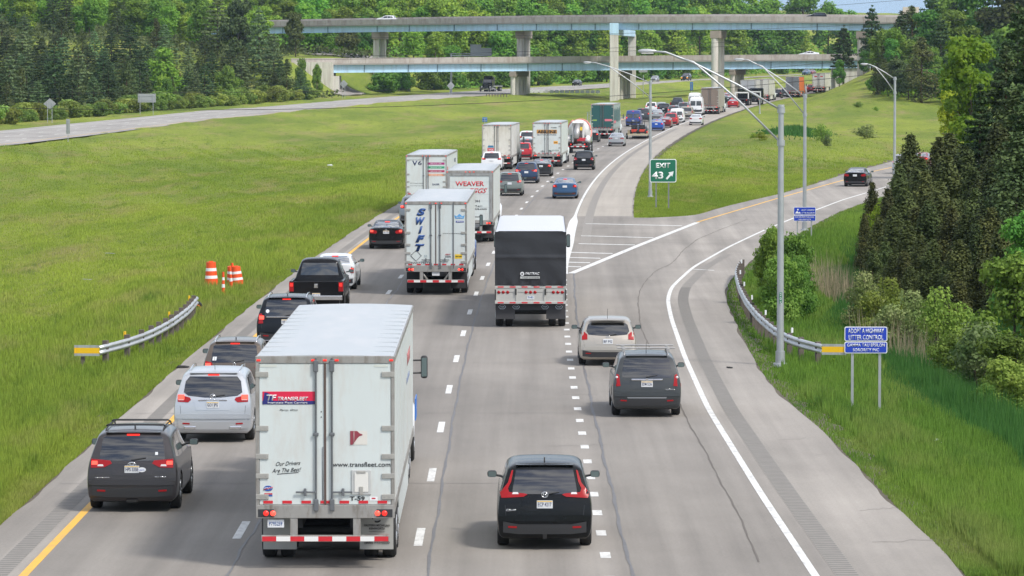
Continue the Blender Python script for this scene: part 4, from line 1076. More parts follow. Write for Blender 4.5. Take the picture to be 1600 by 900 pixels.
def tractor(root, y0, col, W=2.5, H=3.9, sleeper=True, stacks=False):
    """cab unit whose frame starts at y0, pointing to +y; a real long-nose shape"""
    fr = MB()
    for s_ in (-1, 1): fr.box(s_ * .38, s_ * .48, y0, y0 + 6.6, .78, 1.0)
    fr.box(-.45, .45, y0 + .3, y0 + 1.4, 1.02, 1.1)
    fr.build('chassis_frame', CHASSIS, root)
    tandem(root, W - .04, (y0 + .55, y0 + 1.85))
    for s_ in (-1, 1): add_wheel(root, s_ * (W / 2 - .17), y0 + 6.1, .51, .28, True)
    yb = y0 + 2.45; ys = 1.85 if sleeper else .1
    cb = MB()
    cb.prism([(yb, .95), (yb, H - .75), (yb + ys + .3, H - .72), (yb + ys + .95, 2.62), (yb + ys + 1.35, 2.0), (yb + ys + 1.35, .75), (yb, .75)], 'x', -W / 2 + .1, W / 2 - .1)
    cab = cb.build('cab', col, root)
    bv = cab.modifiers.new('b', 'BEVEL'); bv.width = .09; bv.segments = 3
    hd = MB().prism([(yb + ys + 1.25, .7), (yb + ys + 1.25, 2.0), (yb + ys + 2.6, 1.78), (yb + ys + 2.78, 1.5), (yb + ys + 2.8, .7)], 'x', -W / 2 + .38, W / 2 - .38).build('hood', col, root)
    bv = hd.modifiers.new('b', 'BEVEL'); bv.width = .1; bv.segments = 3
    for s_ in (-1, 1):
        fd = MB().path([(s_ * (W / 2 - .2), yb + ys + 1.3, .62), (s_ * (W / 2 - .2), yb + ys + 1.55, 1.14), (s_ * (W / 2 - .2), yb + ys + 2.1, 1.26), (s_ * (W / 2 - .2), yb + ys + 2.6, 1.0)], .19, 8).build('fender', col, root)
        MB().box(s_ * (W / 2 - .42), s_ * (W / 2 - .12), yb + ys + 2.66, yb + ys + 2.80, .98, 1.2, ch=.04).build('headlight', HEADL, root)
        mi = MB().box(s_ * (W / 2 + .14), s_ * (W / 2 + .30), yb + ys + 1.12, yb + ys + 1.26, 2.02, 2.56, ch=.05)
        for zz in (2.15, 2.45): mi.tube((s_ * (W / 2 - .1), yb + ys + 1.1, zz), (s_ * (W / 2 + .2), yb + ys + 1.2, zz), .022, n=6)
        mo = mi.build('mirror', DARK, root)
        MB().box(s_ * (W / 2 + .16), s_ * (W / 2 + .28), yb + ys + 1.112, yb + ys + 1.1195, 2.07, 2.51).build('mirror_glass', GLASS_CLEAR, mo)
        MB().box(s_ * (W / 2 - .1 - .012), s_ * (W / 2 - .088), yb + ys + .32, yb + ys + .98, 1.95, 2.62).build('side_window', GLASS, root)
        MB().lathe([(.33, 0), (.33, 1.5)], (s_ * (W / 2 - .38), y0 + 2.75, .72), 'y', 20).build('fuel_tank', RIMW, root)
        if stacks: MB().tube((s_ * (W / 2 - .12), yb - .12, .9), (s_ * (W / 2 - .12), yb - .12, H + .1), .075, n=12).build('exhaust_pipe', CHROME, root)
    a_ = Vector((0, yb + ys + .97 + .0, 2.62)); 
    mw = MB().prism([(yb + ys + .50, 3.10 if H > 3.6 else 2.95), (yb + ys + .97, 2.60), (yb + ys + 1.30, 2.08), (yb + ys + 1.375, 2.10), (yb + ys + 1.03, 2.66), (yb + ys + .56, 3.14 if H > 3.6 else 2.99)], 'x', -W / 2 + .28, W / 2 - .28).build('windshield', GLASS, root)
    fa = MB().prism([(yb + .02, H - .80), (yb + .05, H), (yb + .7, H - .02), (yb + ys + .35, H - .72)], 'x', -W / 2 + .22, W / 2 - .22).build('roof_fairing', col, root)
    MB().box(-W / 2 + .12, W / 2 - .12, yb + ys + 2.72, yb + ys + 2.92, .42, .78, ch=.05).build('front_bumper', CHROME, root)
    MB().box(-.45, .45, yb + ys + 2.79, yb + ys + 2.83, .82, 1.55).build('grille', DARK, root)
    return y0 + 6.9
def make_semi(name, L=16.0, W=2.59, H=4.05, wall=None, rear=None, cabcol=None, rods=(-.17, .13), det=2, rear_fn=None, swing=True, body=None, lit=True, roll=False, skirt=True, axles=(2.0, 3.25), hinges=True, has_cab=True, ribs=True, side_fn=None, sleeper=True, stacks=False, capname='box_body'):
    """rear face at y=0"""
    root = empty(name); wall = wall or TW; rear = rear or TW; a = W / 2; z0 = 1.08
    b_ = MB().box(-a + .012, a - .012, .06, L, z0 + .12, H - .055).build(capname, wall, root)
    rf = MB()
    n = 5
    for i in range(n):      # slightly crowned roof
        x0, x1 = -a + .02 + (2 * a - .04) * i / n, -a + .02 + (2 * a - .04) * (i + 1) / n
        f = lambda x: H - .04 + .035 * (1 - (x / a) ** 2)
        rf.add([(x0, .03, f(x0)), (x1, .03, f(x1)), (x1, L, f(x1)), (x0, L, f(x0)), (x0, .03, H - .09), (x1, .03, H - .09), (x1, L, H - .09), (x0, L, H - .09)], [(0, 1, 2, 3), (4, 7, 6, 5), (0, 4, 5, 1), (3, 2, 6, 7)], 0, False)
    for k in range(1, int(L / 1.25)):
        rf.box(-a + .04, a - .04, k * 1.25 - .02, k * 1.25 + .02, H - .035, H - .02 + .002)
    rf.build('roof', TROOF, root)
    # corner posts, header, sill
    fr = MB()
    for s_ in (-1, 1): fr.box(s_ * (a - .065), s_ * a, 0, .10, z0, H - .03, ch=.008)
    fr.box(-a + .06, a - .06, 0, .09, H - .16, H - .025, ch=.006)
    fr.box(-a + .002, a - .002, -.01, .14, z0 - .12, z0 + .13, ch=.008)
    for s_ in (-1, 1):
        fr.box(s_ * (a - .03), s_ * (a + .004), .1, L, z0 - .02, z0 + .16)
        fr.box(s_ * (a - .03), s_ * (a + .004), .1, L, H - .15, H - .05)
    frame = fr.build('rear_frame', FRAME, root)
    if det >= 1 and ribs:
        sb = MB()
        for k in range(1, int(L / 1.22)):
            for s_ in (-1, 1): sb.box(s_ * (a - .014), s_ * (a - .004), k * 1.22 - .012, k * 1.22 + .012, z0 + .16, H - .15)
        sb.build('side_seams', mat('seam_grey', (.48, .49, .48), .5), root)
    zd0, zd1 = z0 + .135, H - .165
    if not roll:
        for s_ in (-1, 1):
            dr = MB().box(s_ * .012, s_ * (a - .07), .015, .06, zd0, zd1, ch=.006).build('door', rear, root)
            if det and hinges:
                nh = 5
                for k in range(nh):
                    hb = MB()
                    zz = zd0 + .10 + (zd1 - zd0 - .35) * [0, .17, .33, .56, 1][k]
                    hb.box(s_ * (a - .24), s_ * (a - .0), -.012, .014, zz, zz + .095, ch=.006)
                    for xx in (a - .19, a - .1): hb.lathe([(.012, -.004), (.012, 0)], (s_ * xx, -.014, zz + .048), 'y', 8)
                    hb.build('hinge', HING, dr)
            if det:
                rb = MB()
                for xr in rods:
                    x = xr if s_ > 0 else -abs(rods[0]) if xr == rods[0] else None
                    if x is None: continue
                    if s_ > 0 and xr < 0: continue
                    rb.tube((x, -.022, z0 + .02), (x, -.022, H - .06), .019, n=8)
                    for zz in (z0 + .02, H - .32): rb.box(x - .045, x + .045, -.05, .0, zz, zz + .22, ch=.012)
                    rb.box(x - .05, x + .05, -.045, .012, (zd0 + zd1) / 2 - .03, (zd0 + zd1) / 2 + .03, ch=.01)
                    rb.box(x, x + s_ * .38, -.045, -.02, zd0 + .22, zd0 + .255, ch=.006)
                    rb.box(x + s_ * .18, x + s_ * .23, -.055, -.0, zd0 + .17, zd0 + .31, ch=.01)
                rb.build('lock_rod', ROD, dr)
        MB().box(-.02, .02, -.004, .016, zd0, zd1).build('door_seal', mat('seal_brown', (.09, .06, .05), .7), root)
        if det: tape(root, -a + .14, a - .14, .010, zd0 + .02, .055, 13, 0, True, (TAPE_R, TAPE_R))
    else:
        dr = MB()
        dr.box(-a + .20, a - .20, .05, .09, zd0, zd1 - .12)
        d_o = dr.build('door', rear, root)
        sl = MB()
        for k in range(1, 7): 
            zz = zd0 + (zd1 - .12 - zd0) * k / 7; sl.box(-a + .2, a - .2, .044, .05, zz - .006, zz + .006)
        sl.build('door_joint', mat('seam_grey', (.48, .49, .48), .5), d_o)
        rf2 = MB()
        for s_ in (-1, 1): rf2.box(s_ * (a - .20), s_ * (a - .065), .01, .07, z0 + .13, H - .16, ch=.01)
        rf2.box(-a + .20, a - .20, .01, .07, H - .30, H - .16, ch=.01)
        rf2.build('door_surround', mat('alu_surround', (.40, .40, .39), .4, .6, var=.2, dirt=(.2, .19, .17), dscale=2), root)
    # lamps in the sill
    for s_ in (-1, 1):
        bx = MB().box(s_ * (a - .34), s_ * (a - .04), -.016, .0, z0 - .10, z0 + .05, ch=.004).build('lamp_box', CHASSIS, root)
        for i, xx in enumerate((.13, .26)):
            MB().lathe([(.052, 0), (.046, -.016), (.01, -.02)], (s_ * (a - xx - .06), -.017, z0 - .025), 'y', 14).build('taillight', BULB if (lit and i == 1) else REDLIT if lit else REDLAMP, root)
    for xx in ((-a + .06, -.22, 0, .22, a - .06) if det else ()):
        MB().box(xx - .035, xx + .035, -.018, .0, H - .12, H - .085, ch=.006).build('marker_lamp', REDLIT if lit else REDLAMP, root)
    # underride guard
    ug = MB().box(-a + .10, a - .10, -.03, .08, .52, .64, ch=.01)
    for s_ in (-1, 1): ug.box(s_ * .52, s_ * .66, .0, .08, .6, z0 - .1, ch=.006)
    ugo = ug.build('underride_guard', FRAME if det else CHASSIS, root)
    tape(root, -a + .12, a - .12, -.032, .53, .09, 9)
    # running gear
    if axles: tandem(root, W, axles)
    sg = MB()
    for s_ in (-1, 1): sg.box(s_ * .45, s_ * .60, .5, axles[-1] + 1.2, .72, z0 - .02)
    sg.box(-a + .06, a - .06, .4, L - .2, z0 - .06, z0 + .12)
    sg.build('subframe', CHASSIS, root)
    for s_ in (-1, 1):
        fl = MB().box(s_ * (a - .70), s_ * (a - .06), axles[0] - .72, axles[0] - .70, .22, z0 - .08).build('mud_flap', FLAP if not swing == 'paleflap' else mat('mud_flap_grey', (.36, .36, .34), .6, var=.1), root)
    if skirt:
        for s_ in (-1, 1): MB().box(s_ * (a - .05), s_ * (a - .02), axles[-1] + 1.0, L - 4.4, .38, z0 - .03).build('side_skirt', wall, root)
    if has_cab:
        tractor(root, L - 1.6, cabcol or TW, H=min(3.85, H - .15), sleeper=sleeper, stacks=stacks)
    if rear_fn: rear_fn(root, W, H, z0)
    if side_fn: side_fn(root, W, H, L, z0)
    return root
def decal(par, x0, x1, z0, z1, m, name='decal', y=-.001, th=.004):
    return MB().box(x0, x1, y - th, y + .012, z0, z1).build(name, m, par)
def plate_box(par, x, z, s, y=-.02, w_=.31, h_=.15):
    p = MB().box(x - w_ / 2, x + w_ / 2, y - .01, y, z, z + h_, ch=.003).build('number_plate', PLATE, par)
    if s: text(s, x, y - .0105, z + .04, .07, BLUEI, p, w=w_ * .8, bold=.01)
    return p
def put_rear(root, px, py_rear, label, yaw=None, group='articulated lorries in the queue', cat='semi truck'):
    """rear face of the lorry above ground pixel"""
    p = pix(px, py_rear); root.location = (p.x, p.y, float(base_z(p.y)) + RISE + .004)
    root.rotation_euler = (0, 0, road_yaw(p.y) if yaw is None else yaw)
    if p.y > 330: root.scale = (1.0 + .10 * min(1, (p.y - 330) / 200),) * 3
    return tag(root, label, cat, group)

# 1. big white dry van in the left lane
def r_tf(root, W, H, z0):
    y = .013; a = W / 2
    NV = mat('banner_navy', (.02, .025, .16), .4); RD = mat('banner_red', (.62, .015, .06), .4)
    decal(root, -1.17, -.19, 3.10, 3.34, RD, 'banner', y)
    b2 = decal(root, -1.17, -.19, 3.10, 3.165, NV, 'banner', y - .002)
    MB().prism([(-1.17, 3.10)] + [(-1.17 + .16 * math.sin(t * PI / 12) + .04, 3.165 + .16 * math.cos(t * PI / 12)) for t in range(7)] + [(-.97, 3.10)], 'y', y - .008, y + .005).build('banner', NV, root)
    text('TF', -1.00, y - .0085, 3.175, .105, WHITE, root, w=.19, bold=.025, shear=.2)
    text('TRANSFLEET', -.60, y - .0085, 3.175, .065, WHITE, root, w=.57, bold=.02, shear=.25)
    text('Interstate Fleet Carriers', -.70, y - .0085, 3.115, .035, WHITE, root, w=.74, bold=.008)
    text('Perry, Ohio', -.68, y - .003, 2.98, .03, INKBLACK, root, w=.34, shear=.4)
    text('Our Drivers', -.69, y - .003, 1.955, .075, INKBLACK, root, w=.46, shear=.45, rot=(PI / 2, -R(3), 0))
    text('Are The Best!', -.72, y - .003, 1.83, .075, INKBLACK, root, w=.55, shear=.45, rot=(PI / 2, -R(3), 0))
    MB().path([(-.90, y - .002, 1.79), (-.5, y - .002, 1.82)], .006, 5).build('lettering', INKBLACK, root)
    text('www.transfleet.com', .68, y - .003, 1.93, .085, INKBLACK, root, w=1.08, bold=.004)
    text('T-59', .60, y - .003, 1.295, .075, INKBLACK, root, w=.28, bold=.02)
    decal(root, .83, .98, 1.29, 1.36, WHITE, 'sticker', y); decal(root, .87, .94, 1.32, 1.345, REDI, 'sticker', y - .003)
    # vent hatch
    hb = MB().box(.49, .86, y - .02, y, 1.40, 1.87, ch=.01).build('hatch', mat('hatch_rim', (.52, .53, .52), .4, .3), root)
    MB().box(.545, .805, y - .032, y - .02, 1.45, 1.82, ch=.01).build('hatch_cover', mat('hatch_panel', (.66, .65, .61), .5), hb)
    MB().box(.59, .76, y - .045, y - .03, 1.81, 1.85, ch=.005).box(.64, .71, y - .05, y - .03, 1.40, 1.56, ch=.006).build('hatch_latch', HING, hb)
    # faded square picture
    pb = mat('picture_ground', (.62, .60, .55), .5); MR = mat('maroon', (.25, .04, .06), .5)
    decal(root, .47, .79, 2.34, 2.60, pb, 'picture', y)
    MB().prism([(.47, 2.34), (.51, 2.34), (.56, 2.40), (.60, 2.46), (.64, 2.50), (.70, 2.52), (.70, 2.535), (.64, 2.56), (.60, 2.60), (.47, 2.60)], 'y', y - .009, y).build('picture', MR, root)
    MB().path([(.54, y - .012, 2.36), (.54, y - .012, 2.59)], .005, 4).build('picture', pb, root)
    # round badge
    el = [(-1.07 + .085 * math.cos(t * PI / 10), 1.52 + .052 * math.sin(t * PI / 10)) for t in range(20)]
    MB().prism(el, 'y', y - .006, y).build('sticker', mat('oval_blue', (.03, .09, .35), .4), root)
    text('UTILITY', -1.07, y - .0065, 1.507, .032, WHITE, root, w=.15, bold=.02)
    MB().path([(-1.155, y - .007, 1.495), (-.985, y - .007, 1.545)], .008, 5).build('sticker', REDI, root)
    decal(root, -1.14, -.99, 1.37, 1.40, mat('oval_blue'), 'sticker', y); decal(root, -1.14, -.99, 1.405, 1.43, REDI, 'sticker', y)
    for z_ in (2.86, 2.96): MB().lathe([(.012, -.004), (.012, 0)], (-.07, y - .002, z_), 'y', 8).build('bolt', INKBLACK, root)
    MB().path([(-.045, y - .01, 2.30), (-.045, y - .01, 1.3)], .006, 5).build('door_cable', ROD, root)
    decal(root, -1.22, -.90, 3.80, 3.845, mat('pale_patch', (.55, .58, .53), .5), 'patch', y - .0); decal(root, .92, 1.18, 3.80, 3.845, mat('pale_patch'), 'patch', y)
    # pale flaps with print
    FG = mat('mud_flap_grey', (.36, .36, .34), .6, var=.1)
    yf = 1.27
    plate_box(root, -.93, .78, 'P795259', .045)
    for i, (s, zz, hh, ww) in enumerate([('EASTERN MICHIGAN', .66, .04, .48), ('KENWORTH', .60, .04, .30), ('KALAMAZOO DETROIT', .555, .015, .3), ('(800) 793-0555', .33, .06, .48)]):
        text(s, .93, yf - .002, zz, hh, INKBLACK, root, w=ww, bold=.01)
    pr = MB()
    for t in range(3):
        a0 = t * 2 * PI / 3
        pr.path([(.93 + .085 * math.cos(a0 + k * .35), yf - .006, .83 + .085 * math.sin(a0 + k * .35)) for k in range(5)], .014, 5)
    pr.build('lettering', INKBLACK, root)
    decal(root, .73, 1.15, .44, .50, REDI, 'sticker', yf - .004)
tf = make_semi('semi_truck', 16.15, 2.6, 4.03, rear_fn=r_tf, swing='paleflap', cabcol=mat('cab_white', (.7, .72, .74), .3, coat=.6), det=2)
# blue logo on the cab side, and the side print
MB().box(1.30, 1.325, 17.4, 18.7, 1.25, 1.75, ch=.005).build('side_decal', mat('cab_blue', (.03, .15, .5), .4), tf)
for i in range(6): text('TRANSFLEET', 1.292, 10.5 - 0, 3.35 - i * .0, .0001, INK, tf) if False else None
text('TRANSFLEET', 1.296, 11.5, 3.05, .26, mat('faded_red', (.50, .18, .18), .5), tf, w=2.6, bold=.02, rot=(PI / 2, 0, PI / 2))
text('Interstate Fleet Carriers', 1.296, 11.0, 2.7, .14, mat('faded_blue', (.22, .27, .40), .5), tf, w=2.6, bold=.01, rot=(PI / 2, 0, PI / 2))
put_rear(tf, 508.5, 893, 'nearest white trailer, red and blue banner on its left rear door', yaw=R(.15))

# 2. trailer with the tall letters
def r_sw(root, W, H, z0):
    y = .013; a = W / 2; k = (H - z0) / 2.85
    zz = H - .30
    SH = mat('letter_shadow', (.30, .32, .34), .5)
    for ch, dx in (('S', .03), ('W', .0), ('I', .0), ('F', -.01), ('T', -.03)):
        text(ch, -.62 + dx - .035, y - .001, zz - .285 - .02, .26, SH, root, w=.36 if ch != 'I' else .15, bold=.05, shear=.3)
        text(ch, -.62 + dx, y - .006, zz - .285, .26, BLUEI, root, w=.38 if ch != 'I' else .17, bold=.06, shear=.3)
        zz -= .365
    dm = [(-1.03, 1.62), (-.81, 1.84), (-.59, 1.62), (-.81, 1.40)]
    MB().path([(p[0], y - .004, p[1]) for p in dm + dm[:1]], .012, 4).build('placard_frame', INKBLACK, root)
    text('SWFZ153223', -.60, y - .003, 1.27, .10, INKBLACK, root, w=.85, bold=.0)
    text('53', -.42, y - .003, 1.56, .09, mat('letter_grey', (.2, .3, .34), .5), root, w=.1)
    decal(root, .82, 1.14, 2.98, 3.05, mat('letter_navy', (.03, .05, .3), .5), 'sticker', y)
    text('APPROVED', .98, y - .0055, 2.995, .04, WHITE, root, w=.26, bold=.01)
    lb = mat('sky_blue', (.10, .32, .6), .5)
    MB().prism([(.80, 3.14), (1.14, 3.14), (1.18, 3.28), (1.08, 3.24), (.97, 3.34), (.86, 3.24), (.76, 3.28)], 'y', y - .006, y).build('sticker', lb, root)
    text('SMARTWAY', .97, y - .0065, 3.165, .045, WHITE, root, w=.26, bold=.01)
    text('www.swifttrans.com', .72, y - .003, 2.52, .035, INKBLACK, root, w=.85)
    decal(root, .78, 1.08, 1.50, 1.68, mat('warn_yellow', (.80, .55, .03), .5), 'sticker', y)
    text('WIDE TURNS', .93, y - .0055, 1.56, .06, INKBLACK, root, w=.26, bold=.02)
    text('GREAT', .50, y - .003, 1.64, .06, REDI, root, w=.22, bold=.02, shear=.2); text('DANE', .50, y - .003, 1.55, .06, INKBLACK, root, w=.22, bold=.02)
    plate_box(root, 0, .80, '', .05)
    st = MB()
    for s_ in (-1, 1): st.path([(s_ * .60, .10, .98), (s_ * .34, .10, .62)], .05, 4); st.box(s_ * .52, s_ * .66, .05, .12, .62, .98)
    st.build('guard_brace', HING, root)
sw = make_semi('semi_truck', 16.15, 2.55, 3.87, rear_fn=r_sw, cabcol=mat('cab_blue2', (.03, .07, .22), .3, coat=.6), det=2, rods=(-.20, .17))
MB().tube((.72, -.009, 1.1), (.72, -.009, 3.82), .019, n=8).build('lock_rod', ROD, sw)
put_rear(sw, 681, 463, 'white trailer with tall blue letters down its left door, middle lane')

# 3. curtain sided flatbed in black
def make_tarp():
    root = empty('semi_truck'); W, H, L = 2.56, 3.48, 15.2; a = W / 2
    TP = mat('black_tarp', (.020, .021, .025), .42, bump=.6, bscale=3)
    FR = mat('flatbed_aluminium', (.47, .46, .43), .45, .35, var=.15, scale=3)
    WR = mat('white_tarp_roof', (.52, .54, .58), .5)
    # rear curtain as a slightly billowing cloth with folds
    nx, nz = 40, 34; vs = []; fs = []
    for j in range(nz + 1):
        for i in range(nx + 1):
            u, v = i / nx, j / nz; x = -a + 2 * a * u; z = 1.53 + (H - .03 - 1.53) * v
            y = -.03 - .03 * math.sin(PI * u) * math.sin(PI * v) + .012 * math.sin(17 * u + 9 * v) * (1 - v) + .008 * math.sin(11 * v * v + 5 * u) * (.4 + .6 * abs(2 * u - 1)) - .03 * math.exp(-((v - .52) / .02) ** 2)
            if v < .1: y += .02 * math.sin(44 * u) * (1 - v / .1)
            vs.append((x, y, z + (.02 * math.sin(9 * u) if j == 0 else 0)))
    for j in range(nz):
        for i in range(nx): k = j * (nx + 1) + i; fs.append((k, k + 1, k + nx + 2, k + nx + 1))
    MB().add(vs, fs, 0, True).build('rear_curtain', TP, root)
    sd = MB()
    for s_ in (-1, 1): sd.box(s_ * (a - .02), s_ * a, 0, L, 1.45, H - .04)
    sd.box(-a, a, 0, .01, 1.5, H - .04); sd.build('side_curtain', TP, root)
    # roof with bows
    rv, rf_ = [], []; n = 90
    for i in range(n + 1):
        y = -.03 + (L + .03) * i / n; ph = (y / 1.05) % 1; sag = .05 * math.sin(PI * ph)
        for j, x in enumerate((-a, -a + .15, -.4, .4, a - .15, a)): rv.append((x, y, H - (.06 if j in (0, 5) else 0) - sag * (0 if j in (0, 5) else 1)))
    for i in range(n):
        for j in range(5): k = i * 6 + j; rf_.append((k, k + 1, k + 7, k + 6))
    MB().add(rv, rf_, 0, True).build('roof_curtain', WR, root)
    bd = MB().box(-a, a, 0, L, 1.28, 1.45, ch=.01)
    bd.box(-a, a, .02, .08, .92, 1.40, ch=.008)
    for x in (-a + .03, -.50, .50, a - .03): bd.box(x - .03, x + .03, -.015, .03, .92, 1.46, ch=.006)
    bd.box(-a, a, -.02, .05, .86, .95, ch=.008); bd.box(-a, a, -.02, .05, 1.42, 1.51, ch=.008)
    bd.build('flatbed', FR, root)
    tape(root, -a + .1, a - .1, -.022, 1.445, .045, 11, 0, True, (TAPE_R, TAPE_R)); tape(root, -a + .1, a - .1, -.022, .88, .045, 11, 0, True, (TAPE_R, TAPE_R))
    for cx in (-.98, 0, .98):
        for dx in (-.16, 0, .16): MB().lathe([(.062, 0), (.056, -.02), (.01, -.026)], (cx + dx, .018, 1.28), 'y', 16).build('taillight', REDLIT if False else REDLAMP, root)
    plate_box(root, 0, 1.02, 'TR 4821', .018, .26, .12)
    lv = mat('latch_black', (.02, .02, .02), .5)
    for x in (-.56, .50): MB().box(x, x + .06, -.05, 0, 1.18, 1.40, ch=.01).build('latch', lv, root)
    for x in (-a - .005, a - .04): MB().box(x, x + .045, -.05, .0, 1.0, 1.38, ch=.01).build('latch', lv, root)
    tandem(root, W, (1.1, 2.4, 12.6 - 9.0))
    fp = MB().box(-a + .02, a - .02, .22, .25, .62, .88)
    for s_ in (-1, 1): fp.box(s_ * (a - .03), s_ * (a - .72), .20, .22, .30, .88)
    fp.build('mud_flap', FLAP, root)
    for cx in (-1.02, -.52, .52, 1.02):
        h_ = [(cx + .13 * math.cos(t * PI / 3), .74 + .085 * math.sin(t * PI / 3)) for t in range(7)]
        MB().path([(p[0], .195, p[1]) for p in h_], .009, 4, cap=False).build('flap_logo', mat('logo_pale', (.45, .52, .58), .5), root)
        text('TOP', cx, .199, .715, .05, mat('logo_pale'), root, w=.14, bold=.02)
    bw = mat('logo_white', (.62, .63, .64), .5)
    MB().lathe([(.075, 0), (.07, -.008)], (-.30, -.085, 1.94), 'y', 18).build('logo', bw, root)
    MB().lathe([(.032, 0), (.03, -.010)], (-.30, -.092, 1.94), 'y', 14).build('logo', TP, root)
    text('FASTRAC', .06, -.088, 1.91, .085, bw, root, w=.52, bold=.03, shear=.35)
    decal(root, -.37, .33, 1.77, 1.85, mat('logo_grey', (.42, .43, .42), .5), 'logo', -.082)
    text('TARP SYSTEMS', .0, -.0865, 1.785, .04, INKBLACK, root, w=.6)
    tractor(root, L - 1.6, BLK, H=3.35)
    return root
put_rear(make_tarp(), 829, 514, 'flatbed trailer with black tarp rear, white roof and nine round red lamps')

# 4. egg company
def r_we(root, W, H, z0):
    y = .045
    text('WEAVER', .0, y, 3.02, .24, REDI, root, w=1.52, bold=.025)
    text('EGGS', .42, y, 2.64, .25, REDI, root, w=1.0, bold=.02, shear=.5)
    text(', OH', .30, y, 2.16, .12, INKBLACK, root, w=.45, bold=.02)
    text('Versailles', -.35, y, 2.16, .12, INKBLACK, root, w=.65, bold=.02)
    text('877-611', .40, y, 1.90, .10, INKBLACK, root, w=.5, bold=.01)
    text('weavereggs.com', .22, y, 1.76, .10, INKBLACK, root, w=1.35, bold=.02)
    MB().box(.2, .55, -.03, 0, .86, 1.0, ch=.01).build('latch', ROD, root)
we = make_semi('semi_truck', 15.0, 2.5, 3.86, rear_fn=r_we, roll=True, det=2, cabcol=mat('cab_white', (.7, .72, .74), .3, coat=.6))
put_rear(we, 734, 381, 'white trailer with red company name above roll up door, seen right of two trailers')

# 5. trailer with coloured bars
def r_v(root, W, H, z0):
    y = .013
    text('V', -.72, y, 3.05, .30, INK, root, w=.34, bold=.03); text('6', -.40, y, 3.08, .26, INK, root, w=.24, bold=.02)
    text('FREIGHT GROUP', -.62, y, 3.38, .05, INKBLACK, root, w=.95)
    for z, c in ((3.10, (.35, .02, .16)), (2.86, (.02, .30, .14)), (2.62, (.38, .03, .09)), (2.38, (.68, .32, .18))):
        decal(root, .08, 1.16, z, z + .14, mat('bar_%d' % int(z * 100), c, .5), 'stripe', y)
        text('SERVICE LINE', .62, y - .0055, z + .035, .06, WHITE, root, w=.7)
    text('EAGER', .62, y, 1.80, .11, INK, root, w=.45, bold=.03)
    text('www.vsixgroup.com', -.6, y, 1.75, .05, INKBLACK, root, w=.9); text('877-662-8300', -.6, y, 1.9, .05, INKBLACK, root, w=.8)
vv = make_semi('semi_truck', 16.0, 2.6, 3.75, rear_fn=r_v, det=2, side_fn=lambda r_, W, H, L, z: (MB().box(W / 2 - .004, W / 2 + .006, 1.0, 1.7, 2.7, 2.95).build('stripe', REDI, r_), text('800-332', W / 2 + .003, 12, 3.0, .25, INK, r_, w=1.6, bold=.02, rot=(PI / 2, 0, PI / 2))))
put_rear(vv, 666, 335, 'white trailer with four coloured bars on its right rear door')

# 6. shield trailer
def r_sh(root, W, H, z0):
    y = .013
    MB().prism([(-.80, 1.62), (-.52, 1.46), (-.24, 1.62), (-.22, 1.90), (-.82, 1.90)], 'y', y - .006, y).build('shield', REDI, root)
    MB().prism([(-.80, 1.95), (-.24, 1.95), (-.30, 2.14), (-.74, 2.14)], 'y', y - .006, y).build('shield', mat('shield_blue', (.03, .16, .3), .5), root)
    text('TITAN', -.52, y - .0065, 1.68, .11, WHITE, root, w=.42, bold=.03)
TWY = mat('trailer_cream', (.60, .58, .52), .5, var=.08, scale=1.5, dirt=(.40, .36, .28), dscale=1.2)
put_rear(make_semi('semi_truck', 15.5, 2.6, 4.0, wall=TW2, rear=TWY, rear_fn=r_sh, det=1), 776, 266, 'cream white trailer with a red and blue shield low on its left door')
# 7. amber letters
def r_ab(root, W, H, z0):
    y = .013; AM = mat('letter_amber', (.48, .24, .05), .5)
    decal(root, -.92, .90, 3.02, 3.37, AM, 'banner', y)
    text('ABILENE', 0, y - .0055, 3.06, .26, INKBLACK, root, w=1.7, bold=.04)
    text('MOTOR EXPRESS', 0, y, 2.86, .09, INKBLACK, root, w=1.7, bold=.02)
    text('7288', .62, y, 3.50, .10, INKBLACK, root, w=.5, bold=.02)
    decal(root, .60, .98, 2.10, 2.35, mat('warn_orange', (.75, .36, .04), .5), 'sticker', y)
    text('CALL SAFETY', .79, y - .0055, 2.18, .08, INKBLACK, root, w=.3, bold=.02)
    text('804.275.0224', .60, y, 1.45, .12, mat('letter_green', (.12, .22, .16), .5), root, w=.95, bold=.02)
put_rear(make_semi('semi_truck', 16.0, 2.6, 4.05, wall=TW, rear=TW, rear_fn=r_ab, det=1, lit=True), 854.5, 262, 'white trailer with amber banner lettering high across both doors')
# 9. green trailer
def r_gr(root, W, H, z0):
    y = .013
    decal(root, .28, 1.12, 2.02, 2.26, mat('pink_label', (.62, .16, .2), .5), 'sticker', y); decal(root, -1.1, -.62, 2.05, 2.2, mat('lime_label', (.25, .4, .08), .5), 'sticker', y)
GRN = mat('door_teal', (.018, .085, .085), .45, var=.06)
def s_gr(root, W, H, L, z0):
    r = random.Random(3)
    for k in range(16): MB().box(W / 2 - .004, W / 2 + .006, .6 + k * .9, 1.0 + k * .9, 1.6 + r.random() * .4, 3.2 + r.random() * .4).build('side_stripe', mat('stripe_dark_teal', (.05, .13, .13), .5), root)
    MB().box(W / 2 - .004, W / 2 + .010, .8, 5, 1.75, 2.05).build('side_stripe', mat('pink_label'), root)
put_rear(make_semi('semi_truck', 15.5, 2.6, 4.0, wall=mat('side_grey_green', (.30, .36, .34), .5, var=.2), rear=GRN, rear_fn=r_gr, side_fn=s_gr, det=1, ribs=False), 941, 217.5, 'trailer with dark green rear doors and grey green side')
